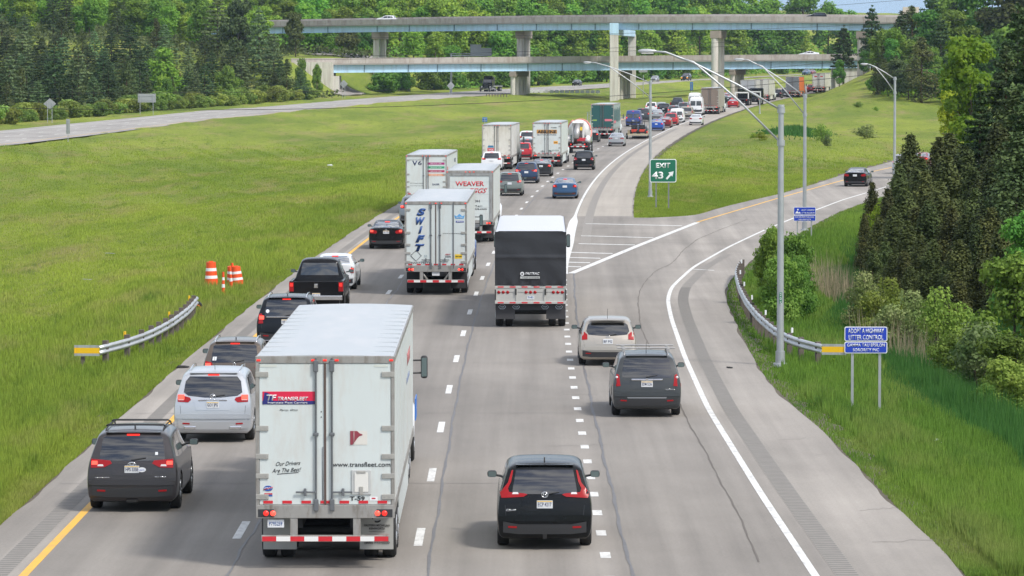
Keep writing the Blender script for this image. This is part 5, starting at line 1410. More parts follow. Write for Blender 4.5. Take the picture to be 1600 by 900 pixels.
# 10. brown trailer
put_rear(make_semi('semi_truck', 16, 2.6, 4.0, wall=mat('trailer_taupe', (.30, .27, .23), .6, var=.2, dirt=(.2, .16, .12)), rear=mat('trailer_brown', (.20, .155, .125), .6, var=.2), det=1, lit=True), 1109, 179, 'dusty brown trailer in the far queue beside the white vans')
# 11-14 far lorries
gt = make_semi('semi_truck', 15, 2.6, 3.9, wall=mat('trailer_grey', (.34, .35, .37), .55, var=.15), rear=mat('trailer_grey'), det=0)
put_rear(gt, 1168, 159.5, 'grey trailer in the far queue just left of the pale one', group=None)
put_rear(make_semi('semi_truck', 15, 2.6, 4.0, wall=TW2, rear=mat('trailer_pale', (.52, .51, .47), .5, var=.1), det=1), 1190, 159, 'pale grey white trailer right in front of the grey one, far queue')
OR = mat('truck_orange', (.80, .16, .03), .4)
put_rear(make_semi('semi_truck', 13, 2.6, 4.0, wall=OR, rear=mat('trailer_slate', (.16, .17, .19), .6, var=.35, scale=3), cabcol=OR, det=1, ribs=False), 1238, 152.5, 'truck with bright orange side and slate grey rear, far queue')
def r_last(root, W, H, z0):
    for x in (-.6, .6): decal(root, x - .28, x + .28, 3.2, 3.42, REDI, 'sticker', .013)
put_rear(make_semi('semi_truck', 15, 2.6, 4.0, wall=TWY, rear=TW2, rear_fn=r_last, det=1), 1279, 145, 'farthest white trailer with two small red marks on its doors')

# concrete mixer lorry
def make_mixer():
    root = empty('mixer_truck'); WM = mat('mixer_white', (.66, .66, .65), .4, var=.1, dirt=(.45, .42, .38)); RD = mat('mixer_pink', (.60, .22, .18), .45)
    MB().lathe([(.42, 0), (.62, .25), (.95, 1.1), (1.18, 2.4), (1.15, 3.4), (.85, 4.6), (.4, 5.0)], (0, 0, 0), 'y', 26).build('drum', WM, root)
    dr = root.children[0]; dr.location = (0, .55, 2.65); dr.rotation_euler = (R(-11), 0, 0)
    bd = MB(); 
    for k in range(3): bd.path([(1.19 * math.cos(t / 9 * 2 + k * 2.1) * (1.0), 1.6 + t * .12 + .35 * k, 1.19 * math.sin(t / 9 * 2 + k * 2.1)) for t in range(12)], .10, 4)
    b_ = bd.build('drum_stripe', RD, dr)
    fr = MB()
    for s_ in (-1, 1): fr.box(s_ * .38, s_ * .5, -.2, 8.4, .85, 1.1)
    fr.box(-1.1, 1.1, -.3, -.1, .6, .78); fr.build('chassis_frame', CHASSIS, root)
    tape(root, -1.0, 1.0, -.305, .63, .1, 7)
    for s_ in (-1, 1):
        MB().path([(s_ * .95, .0, 1.15), (s_ * .95, .2, 1.45), (s_ * .95, 1.2, 1.55), (s_ * .95, 2.6, 1.45), (s_ * .95, 2.8, 1.1)], .26, 8).build('fender', WM, root)
        MB().box(s_ * .45, s_ * .62, .1, .6, 1.1, 3.2).build('drum_support', WM, root)
        MB().lathe([(.07, 0), (.06, -.02)], (s_ * .7, -.31, .9), 'y', 12).build('taillight', REDLIT, root)
    MB().prism([(-.15, 3.05), (.35, 3.25), (.6, 3.0), (.3, 2.6)], 'x', -.55, .55).build('hopper', WM, root)
    MB().path([(0, .1, 2.9), (-.1, -.5, 2.1), (-.15, -.7, 1.5)], .30, 8).build('chute', ALU, root)
    MB().box(-.30, .45, -.16, -.1, 2.3, 2.65).build('label', mat('warn_yellow', (.80, .55, .03), .5), root)
    MB().box(-.1, .8, .0, .5, 1.2, 1.55, ch=.04).build('tool_box', REDI, root)
    MB().tube((1.05, 5.2, 1.0), (1.05, 5.2, 4.2), .11, n=12).build('exhaust_pipe', CHROME, root); MB().tube((.75, 5.2, 1.0), (.75, 5.2, 4.1), .09, n=12).build('exhaust_pipe', CHROME, root)
    tandem(root, 2.5, (.7, 2.0))
    for s_ in (-1, 1): add_wheel(root, s_ * 1.05, 7.3, .5, .28, True)
    c_ = MB().box(-1.15, 1.15, 5.7, 7.4, 1.0, 2.95, ch=.12).build('cab', mat('mixer_green', (.25, .33, .33), .4), root)
    MB().box(-.95, .95, 7.3, 8.9, .9, 1.75, ch=.12).build('hood', mat('mixer_green'), root)
    MB().box(-.85, .85, 5.66, 5.71, 2.1, 2.7).build('rear_window', GLASS, root)
    return root
put_rear(make_mixer(), 903, 240, 'white concrete mixer truck with drum and twin exhaust stacks', group=None, cat='mixer truck')

# landscaping trailer with orange mowers on a pickup's hitch
def make_mow():
    root = empty('utility_trailer'); T = MB()
    T.box(-1.15, 1.15, 0, 4.2, .50, .58)
    for s_ in (-1, 1):
        T.box(s_ * 1.12, s_ * 1.17, 0, 4.2, .58, .70); T.box(s_ * 1.12, s_ * 1.17, 0, 4.2, .95, 1.0)
        for k in range(5): T.box(s_ * 1.12, s_ * 1.17, k * 1.03, k * 1.03 + .05, .58, 1.0)
        add_wheel(root, s_ * 1.32, 1.9, .34, .2)
    T.box(-.05, .05, 4.2, 5.4, .50, .58); T.build('trailer_bed', mat('trailer_tan', (.40, .35, .24), .6), root)
    MB().box(-1.15, 1.15, -.05, 0, .42, .62).build('rear_bumper', mat('trailer_tan'), root)
    r = random.Random(5); RO = mat('mower_red', (.50, .05, .03), .45)
    return root
mw = make_mow(); put_rear(mw, 996.5, 218, 'low tan trailer loaded with red mowers', group=None, cat='utility trailer')
RO = mat('mower_red', (.50, .05, .03), .45)
def mower(x, y, label):
    root = empty('ride_on_mower')
    MB().box(-.35, .35, 0, 1.1, .30, .62, ch=.06).build('body', RO, root)
    MB().box(-.25, .25, .1, .55, .62, .70, ch=.03).box(-.25, .25, .05, .12, .7, 1.15, ch=.03).build('seat', DARK, root)
    MB().path([(-.3, .05, .6), (-.3, .0, 1.7), (.3, .0, 1.7), (.3, .05, .6)], .03, 6).build('roll_bar', DARK, root)
    for s_ in (-1, 1):
        add_wheel(root, s_ * .42, .15, .27, .18); add_wheel(root, s_ * .35, .95, .17, .12)
    p = mw.matrix_world if False else None
    c_, s2 = math.cos(mw.rotation_euler.z), math.sin(mw.rotation_euler.z)
    root.location = (mw.location.x + c_ * x - s2 * y, mw.location.y + s2 * x + c_ * y, mw.location.z + .585); root.rotation_euler = mw.rotation_euler
    tag(root, label, 'mower')
mower(-.5, .3, 'red ride-on mower at the rear left of the tan trailer'); mower(.5, .3, 'red ride-on mower at the rear right of the tan trailer'); mower(-.5, 1.9, 'red ride-on mower at the front left of the tan trailer'); mower(.45, 2.1, 'red ride-on mower at the front right of the tan trailer')
pz = make_car('pickup_truck', 'cab', 5.8, 2.0, 1.9, paint('slate', (.05, .055, .06), .3), 'tall', '', 1, 1)
p_ = pix(996.5, 218); q_ = Vector((p_.x, p_.y + 6.6, 0)); pz.location = (p_.x + 6.6 * math.tan(-road_yaw(p_.y)), p_.y + 6.6, RISE + .004); pz.rotation_euler = (0, 0, road_yaw(p_.y)); tag(pz, 'dark pickup towing the tan trailer of red mowers', 'pickup truck', TG)

# flatbed tow lorry with pale frame (far), and black semi on the other road
def make_flat():
    root = empty('flatbed_truck')
    MB().box(-1.2, 1.2, 0, 6, 1.0, 1.15).build('flatbed', CHASSIS, root)
    fr = MB()
    for x in (-1.1, 1.1): fr.box(x - .08, x + .08, 0, .2, 1.15, 2.2)
    fr.box(-1.18, 1.18, 0, .2, 2.1, 2.3); fr.build('rear_frame', TAPE_W, root)
    tandem(root, 2.4, (.9, 2.2)); 
    for s_ in (-1, 1): add_wheel(root, s_ * 1.0, 7.2, .48, .26, True); MB().lathe([(.07, 0), (.06, -.02)], (s_ * .8, -.02, .95), 'y', 12).build('taillight', REDLIT, root)
    MB().box(-1.15, 1.15, 6.1, 7.9, .9, 2.8, ch=.15).build('cab', BLK, root); MB().box(-.85, .85, 6.06, 6.11, 1.9, 2.5).build('rear_window', GLASS, root); MB().box(-1.0, 1.0, 7.7, 9.2, .85, 1.7, ch=.15).build('hood', BLK, root)
    return root
ft = put_rear(make_flat(), 1159, 165.5, 'black flatbed truck with a white frame at its tail, far queue', group=None, cat='flatbed truck')
ft2 = copy_tree(ft); put_rear(ft2, 1178, 164, 'black flatbed truck at the right edge of the far queue below the pale trailer', group=None, cat='flatbed truck')
bs = empty('semi_truck'); tractor(bs, 6.5, BLK, sleeper=False, H=3.6)
fb = MB().box(-1.25, 1.25, 0, 9.5, 1.15, 1.32)
fb.build('flatbed', ALU, bs); tandem(bs, 2.5, (1.2, 2.5)); MB().box(-1.1, 1.1, 7.6, 8.5, 1.32, 3.3, ch=.1).build('load', CHASSIS, bs)
p = pix(770, 143.8); yw = oyaw(p.y); bs.location = (p.x, p.y + 6, float(base_z(p.y)) + RISE); bs.rotation_euler = (0, 0, yw)
hp = pix(757, 143.6); u = Vector((math.sin(-yw), math.cos(yw), 0)); bs.location = (hp.x - u.x * 13.3, hp.y - u.y * 13.3, float(base_z(hp.y)) + RISE)
tag(bs, 'black semi truck with empty flatbed coming the other way', 'semi truck')
# ------------------------------------------------------------------ bridges
CONC = mat('bridge_concrete', (.56, .54, .48), .8, var=.18, scale=.35, dirt=(.30, .25, .21), dscale=.5, dmap=(4, 1, .25))
CONCD = mat('bridge_parapet', (.42, .385, .35), .85, var=.22, scale=.4, dirt=(.24, .18, .15), dscale=.5, dmap=(1.6, 1, .5))
CAPC = mat('pier_cap_brown', (.30, .255, .21), .85, var=.2, scale=.8)  # darker brown than the columns, also used for the parapet seams
STEEL = mat('girder_pale_blue', (.44, .63, .77), .5, var=.10, scale=.5, dirt=(.32, .44, .52), dscale=.4, dmap=(3, 1, .25))
STEELJ = mat('girder_joint', (.14, .22, .27), .6)
DECKM = mat('deck', (.30, .28, .26), .85)
SLOPEP = mat('slope_paving', (.27, .25, .235), .9, var=.25, scale=.6)
def bridge(name, label, path_pts, deck_w, ztop, zpar, girder_h, superel=0., joints=9):
    """path_pts: (x, d, z of near parapet top). The deck lies beyond this front edge (away from the camera)."""
    root = empty(name, path_pts[0]); o0 = Vector(path_pts[0]); tag(root, label, 'bridge')
    P_ = [Vector(p) for p in path_pts]
    # resample
    pts = []
    for i in range(len(P_) - 1):
        for k in range(8): pts.append(P_[i].lerp(P_[i + 1], k / 8))
    pts.append(P_[-1])
    for _ in range(8):
        for i in range(1, len(pts) - 1): pts[i] = (pts[i - 1] + pts[i] * 2 + pts[i + 1]) / 4
    def sweep(sec, m, nm, seam=False):
        """sec: closed outline in (back, up) measured from the front parapet's top edge"""
        mb = MB(); n = len(sec); vs = []
        for i, p in enumerate(pts):
            t = (pts[min(i + 1, len(pts) - 1)] - pts[max(i - 1, 0)]); t.z = 0; t.normalize(); nb = Vector((-t.y, t.x, 0))
            for b_, u_ in sec: vs.append(p - o0 + nb * b_ + Vector((0, 0, u_)))
        m_ = len(pts)
        fs = [(i * n + k, i * n + (k + 1) % n, (i + 1) * n + (k + 1) % n, (i + 1) * n + k) for i in range(m_ - 1) for k in range(n)]
        fs += [tuple(reversed(range(n))), tuple(range((m_ - 1) * n, m_ * n))]
        mb.add(vs, fs)
        if seam:
            for j in range(1, m_ - 1):
                p = pts[j] - o0; t = (pts[j + 1] - pts[j]); t.z = 0; t.normalize(); nb = Vector((-t.y, t.x, 0)); a_ = p - nb * .006
                mb.add([a_ - t * .05 + Vector((0, 0, -.02)), a_ + t * .05 + Vector((0, 0, -.02)), a_ + t * .05 + Vector((0, 0, -zpar)), a_ - t * .05 + Vector((0, 0, -zpar))], [(0, 1, 2, 3)], 1)
        return mb.build(nm, m, root)
    s = superel * deck_w
    sweep([(0, 0), (.3, 0), (.42, -zpar), (0, -zpar)], [CONCD, CAPC], 'parapet', True)
    sweep([(deck_w - .42, -zpar + s), (deck_w - .3, s), (deck_w, s), (deck_w, -zpar + s)], CONCD, 'parapet')
    sweep([(.03, -zpar - .002), (deck_w - .03, -zpar + s - .002), (deck_w - .03, -zpar - .26 + s), (.03, -zpar - .26)], DECKM, 'deck')
    gt = -zpar - .262
    for k in range(4):
        b_ = .9 + (deck_w - 1.8) * k / 3; sk = s * b_ / deck_w
        sweep([(b_ - .28, gt + sk), (b_ + .28, gt + sk), (b_ + .28, gt - .06 + sk), (b_ + .03, gt - .06 + sk), (b_ + .03, gt - girder_h + .06 + sk), (b_ + .28, gt - girder_h + .06 + sk), (b_ + .28, gt - girder_h + sk), (b_ - .28, gt - girder_h + sk), (b_ - .28, gt - girder_h + .06 + sk), (b_ - .03, gt - girder_h + .06 + sk), (b_ - .03, gt - .06 + sk), (b_ - .28, gt - .06 + sk)], STEEL, 'girder')
    jb = MB(); tot = len(pts) - 1
    for j in range(1, joints):
        p = pts[int(tot * j / joints)] - o0; q = pts[int(tot * j / joints) + 1] - o0; t = (q - p); t.z = 0; t.normalize(); nb = Vector((-t.y, t.x, 0))
        c_ = p + nb * .74 + Vector((0, 0, gt)); w_ = t * .10
        vs = []
        for zz in (-.07, -girder_h + .07):
            for b_ in (0, .12): 
                for sg in (-1, 1): vs.append(c_ + nb * b_ + w_ * sg + Vector((0, 0, zz)))
        jb.add(vs, [(0, 1, 3, 2), (4, 6, 7, 5), (0, 4, 5, 1), (2, 3, 7, 6), (0, 2, 6, 4), (1, 5, 7, 3)])
    jb.build('splice_plate', STEELJ, root)
    return root, pts, gt
def col(root, x, d, ztop, r, parent=None, sq=False, zb=None, m=None):
    o0 = root.location; z0 = (zg(x, d) if zb is None else zb) - .6
    mb = MB()
    if sq: mb.box(x - r - o0.x, x + r - o0.x, d - r * .8 - o0.y, d + r * .8 - o0.y, z0 - o0.z, ztop - o0.z, ch=.06)
    else: mb.tube((x - o0.x, d - o0.y, z0 - o0.z), (x - o0.x, d - o0.y, ztop - o0.z), r, n=18)
    return mb.build('pier_column', m or CONC, parent or root)
def capbeam(root, a, b_, w_, h, z1, m=None, nm='pier_cap'):
    """beam from a to b (x, d) with its top at z1"""
    o0 = root.location; A, B = Vector((a[0] - o0.x, a[1] - o0.y, 0)), Vector((b_[0] - o0.x, b_[1] - o0.y, 0))
    t = (B - A).normalized(); nb = Vector((-t.y, t.x, 0)) * w_ / 2; A = A - t * .3; B = B + t * .3; z1 = z1 - o0.z
    vs = [A - nb, A + nb, B + nb, B - nb]
    v = [Vector((p.x, p.y, z1 - h)) for p in vs] + [Vector((p.x, p.y, z1)) for p in vs]
    return MB().add(v, [(3, 2, 1, 0), (4, 5, 6, 7), (0, 1, 5, 4), (1, 2, 6, 5), (2, 3, 7, 6), (3, 0, 4, 7)]).build(nm, m or CAPC, root)

def bp(px, py, d): q = at(px, py, d); return (q.x, q.y, q.z)
LB, lpts, lgt = bridge('overpass_bridge', 'lower overpass of pale blue girders crossing just above the highway', [bp(455, 91.5, 868), bp(640, 90, 876), bp(820, 88.5, 884), bp(1050, 86.5, 888), bp(1300, 84.5, 890), bp(1420, 83, 890)], 12.5, 0, 1.2, 1.7, .0, 15)
UB, upts, ugt = bridge('overpass_bridge', 'upper overpass, tallest bridge, brownish parapet over pale blue girders', [bp(300, 36.5, 960), bp(430, 33, 945), bp(640, 29.5, 915), bp(820, 27, 885), bp(960, 26, 866), bp(1200, 25, 852), bp(1500, 27.5, 846), bp(1620, 30, 846)], 11.5, 0, 1.15, 1.5, .05, 20)
def zat(root_pts, x):
    k = min(range(len(root_pts)), key=lambda i: abs(root_pts[i].x - x)); return root_pts[k]
# lower bridge piers: bents running back under the deck
for px in (796, 976, 1156):
    q = min(lpts, key=lambda p: abs(at(px, 100, p.y).x - p.x)); zc = q.z + lgt - 1.7 - .05
    capbeam(LB, (q.x, q.y + .5), (q.x + 3.0, q.y + 12), 1.25, 1.15, zc)
    for k in range(4): col(LB, q.x + .1 + 2.6 * k / 3, q.y + 1.0 + 10 * k / 3, zc - 1.1, .52)
    MB().box(q.x - .4 - LB.location.x, q.x + .4 - LB.location.x, q.y + .6 - LB.location.y, q.y + 1.2 - LB.location.y, zc - LB.location.z, zc + .10 - LB.location.z).build('bearing', STEEL, LB)
# left abutment and its wing wall, slope paving below
q = lpts[4]
def blk(root, nm, m, x0, x1, d0, d1, z0, z1): o0 = root.location; return MB().box(x0 - o0.x, x1 - o0.x, d0 - o0.y, d1 - o0.y, z0 - o0.z, z1 - o0.z).build(nm, m, root)
xa = at(520, 100, 868).x
blk(LB, 'abutment', CONC, at(455, 100, 868).x - 8, xa, 868.2, 883, 1.5, at(0, 97, 868).z)
blk(LB, 'abutment', CONC, xa, xa + 1.2, 868.6, 883, 1.5, 6.9)
xb = at(1306, 100, 890).x
blk(LB, 'abutment', CONC, xb, xb + 5, 891, 903, 4, 9.0)
# upper bridge piers
def ub_col(px, d, pytop, r, **k): t = at(px, pytop, d); return col(UB, t.x, d, t.z, r, **k), t
_, a = ub_col(588, 925, 55, .72); _, b_ = ub_col(598.5, 933, 55, .72)
capbeam(UB, (a.x, 924), (b_.x + .2, 934), 2.0, 1.6, at(588, 50, 925).z)
_, a = ub_col(813, 893, 60, .78); _, b_ = ub_col(823, 901, 60, .78)
capbeam(UB, (a.x, 892), (b_.x + .2, 902), 2.1, 1.6, at(813, 48.5, 893).z)
_, a = ub_col(959.5, 864, 54, .92, sq=True); _, b_ = ub_col(987.5, 911, 54, .88, sq=True)
capbeam(UB, (a.x, 864), (b_.x, 911), 1.5, 1.35, at(959, 45, 864).z, STEEL, 'straddle_beam')
t_ = at(959.5, 34, 864); blk(UB, 'girder_end_box', STEEL, a.x - .95, a.x + .95, 863.2, 864.6, at(0, 54, 864).z, at(0, 36, 864).z)
_, a = ub_col(1117, 856, 60, .74); _, b_ = ub_col(1126.5, 862, 60, .74)
capbeam(UB, (a.x, 855.5), (b_.x + .2, 863), 2.0, 1.6, at(1117, 48, 856).z)
_, a = ub_col(1345, 850, 60, .74); _, b_ = ub_col(1354, 858, 60, .74)
capbeam(UB, (a.x, 849.5), (b_.x + .2, 859), 2.0, 1.6, at(1345, 49, 850).z)
# slope paving: one under each bridge's left end
def slab(name, pts, m, th=.25):
    n = len(pts); v = [Vector(p) for p in pts] + [Vector(p) - Vector((0, 0, th)) for p in pts]
    return MB().add(v, [tuple(range(n)), tuple(reversed(range(n, 2 * n)))] + [(i, (i + 1) % n, n + (i + 1) % n, n + i) for i in range(n)]).build(name, m)
def gp(px, py, d, up=.25): t = at(px, py, d); return (t.x, d, zg(t.x, d) + up)
def patch(name, px0, px1, d0, d1, m, label, nx=14, nd=8, up=.1):
    xs0, xs1 = at(px0, 100, (d0 + d1) / 2).x, at(px1, 100, (d0 + d1) / 2).x; vs = []
    for j in range(nd + 1):
        for i in range(nx + 1):
            x = xs0 + (xs1 - xs0) * i / nx; d = d0 + (d1 - d0) * j / nd; vs.append((x, d, zg(x, d) + up))
    fs = [(j * (nx + 1) + i, j * (nx + 1) + i + 1, (j + 1) * (nx + 1) + i + 1, (j + 1) * (nx + 1) + i) for j in range(nd) for i in range(nx)]
    # skirts give it thickness
    o = MB().add(vs, fs, 0, True).build(name, m); sm = o.modifiers.new('t', 'SOLIDIFY'); sm.thickness = .3; sm.offset = -1
    tag(o, label, 'slope paving'); return o
patch('slope_paving', 524, 568, 862, 884, SLOPEP, 'grey paved slope under the left end of the lower overpass', up=.12)
patch('slope_paving', 480, 640, 930, 952, SLOPEP, 'grey paved slope behind the lower overpass, below the left end of the upper one', up=.12)

# vehicles on the bridges
def on_bridge(root, px, py, pts, back, yaw, label, cat, zpar):
    q = min(pts, key=lambda p: abs(at(px, py, p.y).x - p.x)); i = pts.index(q)
    k = SUPER.get(id(pts), 0) * back
    root.location = (at(px, py, q.y + back).x, q.y + back, q.z - zpar + k + .01); root.rotation_euler = (0, 0, yaw); tag(root, label, cat)
SUPER = {id(upts): .05}
on_bridge(mid('suv', WP, 'boom', 0, 1), 612, 26, upts, 8.0, R(76), 'white SUV driving over the upper bridge above the left pier', 'suv', 1.15)
on_bridge(mid('suv', BLK, 'boom', 0, 1), 1285, 24, upts, 8.0, R(88), 'dark SUV driving over the upper bridge on the right', 'suv', 1.15)
on_bridge(mid('sedan', WP, 'sedans', 0, 1), 1468, 27, upts, 8.5, R(90), 'white sedan at the far right end of the upper bridge', 'sedan', 1.15)
on_bridge(mid('sedan', WP, 'sedans', 0, 1), 1272, 88, lpts, 4.6, R(90), 'white sedan crossing the lower bridge on the right', 'sedan', .75)
t_ = at(1424, 19, 858)
pb = empty('rectangular_panel', (t_.x, t_.y, upts[0].z)); q = min(upts, key=lambda p: abs(p.x - t_.x)); pb.location = (t_.x, q.y + 11.2, q.z)
MB().box(-1.75, 1.75, -.06, .06, .8, 2.3, ch=.02).build('panel', mat('panel_tan', (.50, .45, .36), .6), pb)
pp = MB()
for x in (-1.2, 1.2): pp.tube((x, .1, -.3), (x, .1, 2.2), .06)
pp.build('post', GALV, pb); tag(pb, 'tan rectangular panel above the upper bridge parapet on the right', 'sign')

# ------------------------------------------------------------------ lamps
def street_lamp(px, py, ptop, tip, label, low_px=None):
    b = pix(px, py); d = b.y; z0 = zg(b.x, d)
    T = at(px, ptop, d); tp = at(tip[0], tip[1], d)
    root = empty('street_lamp', (b.x, d, z0)); H = T.z - z0; dx, dz = tp.x - b.x, tp.z - z0
    MB().tube((0, 0, .0), (0, 0, H), .115, .085, 14).tube((0, 0, H - .02), (0, 0, H + .05), .105, .10, 14).build('pole', GALV, root)
    MB().tube((0, 0, 0), (0, 0, .12), .24, .22, 14).tube((0, 0, .1), (0, 0, .5), .15, .145, 14).build('pole_base', GALV, root)
    s = dx
    lo = H - 1.15
    up = [(0, 0, H - .12), (s * .3, 0, H - .12 + (dz - H + .12) * .42), (s * .62, 0, H - .12 + (dz - H + .12) * .80), (s * .82, 0, dz - .03), (s * .93, 0, dz)]
    lw = [(0, 0, lo), (s * .3, 0, lo + (dz - lo) * .46), (s * .62, 0, lo + (dz - lo) * .88), (s * .74, 0, H - .12 + (dz - H + .12) * .90)]
    MB().path(up, .034, 8).build('arm', GALV, root); MB().path(lw, .034, 8).build('arm', GALV, root)
    for zz in (H - .12, lo): MB().tube((0, 0, zz - .09), (0, 0, zz + .09), .125, n=12).build('clamp', GALV, root)
    hd = MB(); x0 = s * .90
    hd.lathe([(.02, -.30), (.05, -.27), (.072, -.16), (.075, .02), (.05, .22), (.025, .28)], (x0 + s / abs(s) * .20, 0, dz - .0), 'x', 14)
    h_ = hd.build('lamp_head', mat('lamp_head_grey', (.40, .42, .43), .45, .3), root)
    MB().box(x0 + s / abs(s) * .02, x0 + s / abs(s) * .40, -.07, .07, dz - .085, dz - .05, ch=.012).build('lamp_lens', mat('lamp_lens', (.5, .5, .46), .15, spec=.8), h_)
    if d < 150: 
        pl = MB().box(-.04, .04, -.135, -.125, 1.85 + .15, 2.35).build('number_tag', mat('tag_green', (.01, .15, .07), .5), root)
        for k, ch in enumerate('205'): text(ch, 0, -.1355, 2.24 - k * .13, .09, WHITE, pl, w=.05)
    return tag(root, label, 'street lamp', 'street lamps along the road')
street_lamp(1219, 573, 166, (1000, 80), 'nearest and tallest grey street lamp with twin arm, beside the curved guardrail')
street_lamp(1257, 361, 148, (1150, 93), 'grey street lamp behind the small blue sign at the exit ramp')
street_lamp(1397.5, 297, 121, (1350, 100), 'grey street lamp on the ramp between the black sedan and the conifers')
street_lamp(1016, 309, 127, (912, 97.5), 'grey street lamp beside the green exit sign')
street_lamp(1187, 178, 150, (1180, 146), 'short pale lamp post far off beside the trailer queue')

# ------------------------------------------------------------------ signs
GREEN = mat('sign_green', (.005, .135, .075), .45); SBLUE = mat('sign_blue', (.01, .045, .42), .45); SW = mat('sign_white', (.75, .77, .77), .45); SBACK = mat('sign_back', (.33, .345, .35), .5, .3, var=.1)
POSTM = mat('sign_post', (.22, .23, .23), .6, .4)
def rrect(x0, x1, z0, z1, r, n=5):
    p = []
    for cx, cz, a0 in ((x1 - r, z0 + r, -90), (x1 - r, z1 - r, 0), (x0 + r, z1 - r, 90), (x0 + r, z0 + r, 180)):
        for k in range(n + 1): t = R(a0 + 90 * k / n); p.append((cx + r * math.cos(t), cz + r * math.sin(t)))
    return p
def sign_panel(root, x0, x1, z0, z1, m, edge=SW, r=.10, b_=.035):
    MB().prism(rrect(x0, x1, z0, z1, r), 'y', .0, .03).build('sign_edge', edge, root)
    p = MB().prism(rrect(x0 + b_, x1 - b_, z0 + b_, z1 - b_, r * .7), 'y', -.006, .001).build('sign_panel', m, root)
    MB().prism(rrect(x0 + .01, x1 - .01, z0 + .01, z1 - .01, r), 'y', .031, .036).build('sign_back', SBACK, root); return p
# exit sign
b = pix(1036, 326); d = b.y; z0 = zg(b.x, d); s = FPX / d
ex = empty('exit_sign', (b.x, d, z0)); top = at(1036, 248.5, d).z - z0; bot = at(1036, 285, d).z - z0; hw_ = 20.8 / s
sign_panel(ex, -hw_, hw_, bot, top, GREEN, r=.13, b_=.05)
h = top - bot
text('EXIT', .0, -.007, top - h * .37, h * .20, SW, ex, w=hw_ * 1.08, bold=.03)
text('43', -hw_ * .42, -.007, bot + h * .16, h * .29, SW, ex, w=hw_ * .86, bold=.03)
ar = MB(); cx, cz = hw_ * .50, bot + h * .31; u = h * .27
AR = [(-.62, -.50), (-.42, -.72), (.22, -.02), (.40, -.24), (.62, .62), (-.24, .42), (-.02, .20)]
ar.prism([(cx + p[0] * u, cz + p[1] * u) for p in AR], 'y', -.010, -.005).build('arrow', SW, ex)
for x in (-hw_ * .52, hw_ * .42):
    zb = zg(b.x + x, d) - z0 - .3; MB().box(x - .045, x + .045, .04, .14, zb, bot + .5).build('post', POSTM, ex)
tag(ex, 'green exit sign reading EXIT 43 with an upward right arrow', 'road sign')
def blue_sign(px, py, xl, xr, yt, yb, split, lines, label, posts=(-.62, .62), icon=False):
    b = pix(px, py); d = b.y; z0 = zg(b.x, d); s = FPX / d
    root = empty('blue_sign', (b.x, d, z0)); f = lambda y: at(px, y, d).z - z0
    x0, x1 = (xl - px) / s, (xr - px) / s; t_, b2, m_ = f(yt), f(yb), f(split)
    sign_panel(root, x0, x1, m_ + .008, t_, SBLUE, r=.05, b_=.022); sign_panel(root, x0, x1, b2, m_ - .008, SBLUE, r=.05, b_=.022)
    for (st, ya, hh, xc, ww) in lines: text(st, (xc - px) / s, -.007, f(ya), hh / s, SW, root, w=ww / s, bold=.006)
    if icon:
        cx = x0 + (x1 - x0) * .19; zc = (t_ + m_) / 2 - .05
        MB().prism([(cx - .16, zc - .08), (cx + .16, zc - .08), (cx + .10, zc), (cx + .02, zc - .03), (cx - .04, zc + .07)], 'y', -.011, -.005).lathe([(.045, -.011), (.045, -.005)], (cx, 0, zc + .13), 'y', 12).build('pictogram', SW, root)
    for k in posts:
        x = (x1 + x0) / 2 + k * (x1 - x0) / 2; zb = zg(b.x + x, d) - z0 - .4
        MB().box(x - .035, x + .035, .037, .10, zb, t_ - .1).build('post', GALV, root)
    return tag(root, label, 'road sign')
blue_sign(1352.5, 640, 1319, 1386, 510.5, 552, 533.5, [('ADOPT A HIGHWAY', 520.5, 7.2, 1352.5, 56), ('LITTER CONTROL', 530.5, 7.2, 1352.5, 54), ('GAMMA TAU EPSILON', 541.5, 4.8, 1352.5, 59), ('SORORITY INC', 549, 4.8, 1352.5, 41)], 'blue sign on two posts reading ADOPT A HIGHWAY LITTER CONTROL', (-.62, .66))
blue_sign(1257, 372, 1240, 1274.5, 323.5, 345.5, 336, [('ADOPT A HIGHWAY', 329.6, 2.4, 1262.5, 21), ('LITTER PROGRAM', 334, 2.4, 1262.5, 20), ('FOR INFORMATION CALL', 340.4, 2.2, 1257, 30), ('1-800-HWY-LITR', 344.2, 2.2, 1257, 20)], 'smaller blue sign with white pictogram beside the exit ramp', (-.66, .62), icon=True)
def back_sign(px, py, w_px, h_px, ptop, label, diamond=False, posts=(-.5, .5), zf=None, m=None, tp='road sign', nm='road_sign', extra=None, mpost=None):
    b = pix(px, py, zt); d = b.y; s = FPX / d; z0 = zg(b.x, d)
    root = empty(nm, (b.x, d, z0)); top = at(px, ptop, d).z - z0; w_, h_ = w_px / s, h_px / s
    mb = MB()
    if diamond: mb.prism([(0, top - h_), (w_ / 2, top - h_ / 2), (0, top), (-w_ / 2, top - h_ / 2)], 'y', 0, .03)
    else: mb.box(-w_ / 2, w_ / 2, 0, .03, top - h_, top, ch=.006)
    mb.build('sign_panel', m or SBACK, root)
    rb = MB()
    if not diamond:
        for zz in (top - h_ * .25, top - h_ * .75): rb.box(-w_ * .47, w_ * .47, -.05, 0, zz - .03, zz + .03)
        rb.build('stiffener', GALV, root)
    for k in posts: MB().box(k * w_ / 2 - .04, k * w_ / 2 + .04, -.11, -.05, -.4, top - (h_ * .35 if diamond else .1)).build('post', mpost or GALV, root)
    return tag(root, label, tp)
back_sign(78, 192, 20, 17, 153.5, 'back of a diamond warning sign on two posts by the opposite road, far left', True, (-.35, .35))
back_sign(229.5, 179, 28, 13.5, 146.5, 'back of a wide rectangular sign on two posts before the green thicket', posts=(-.75, .7))
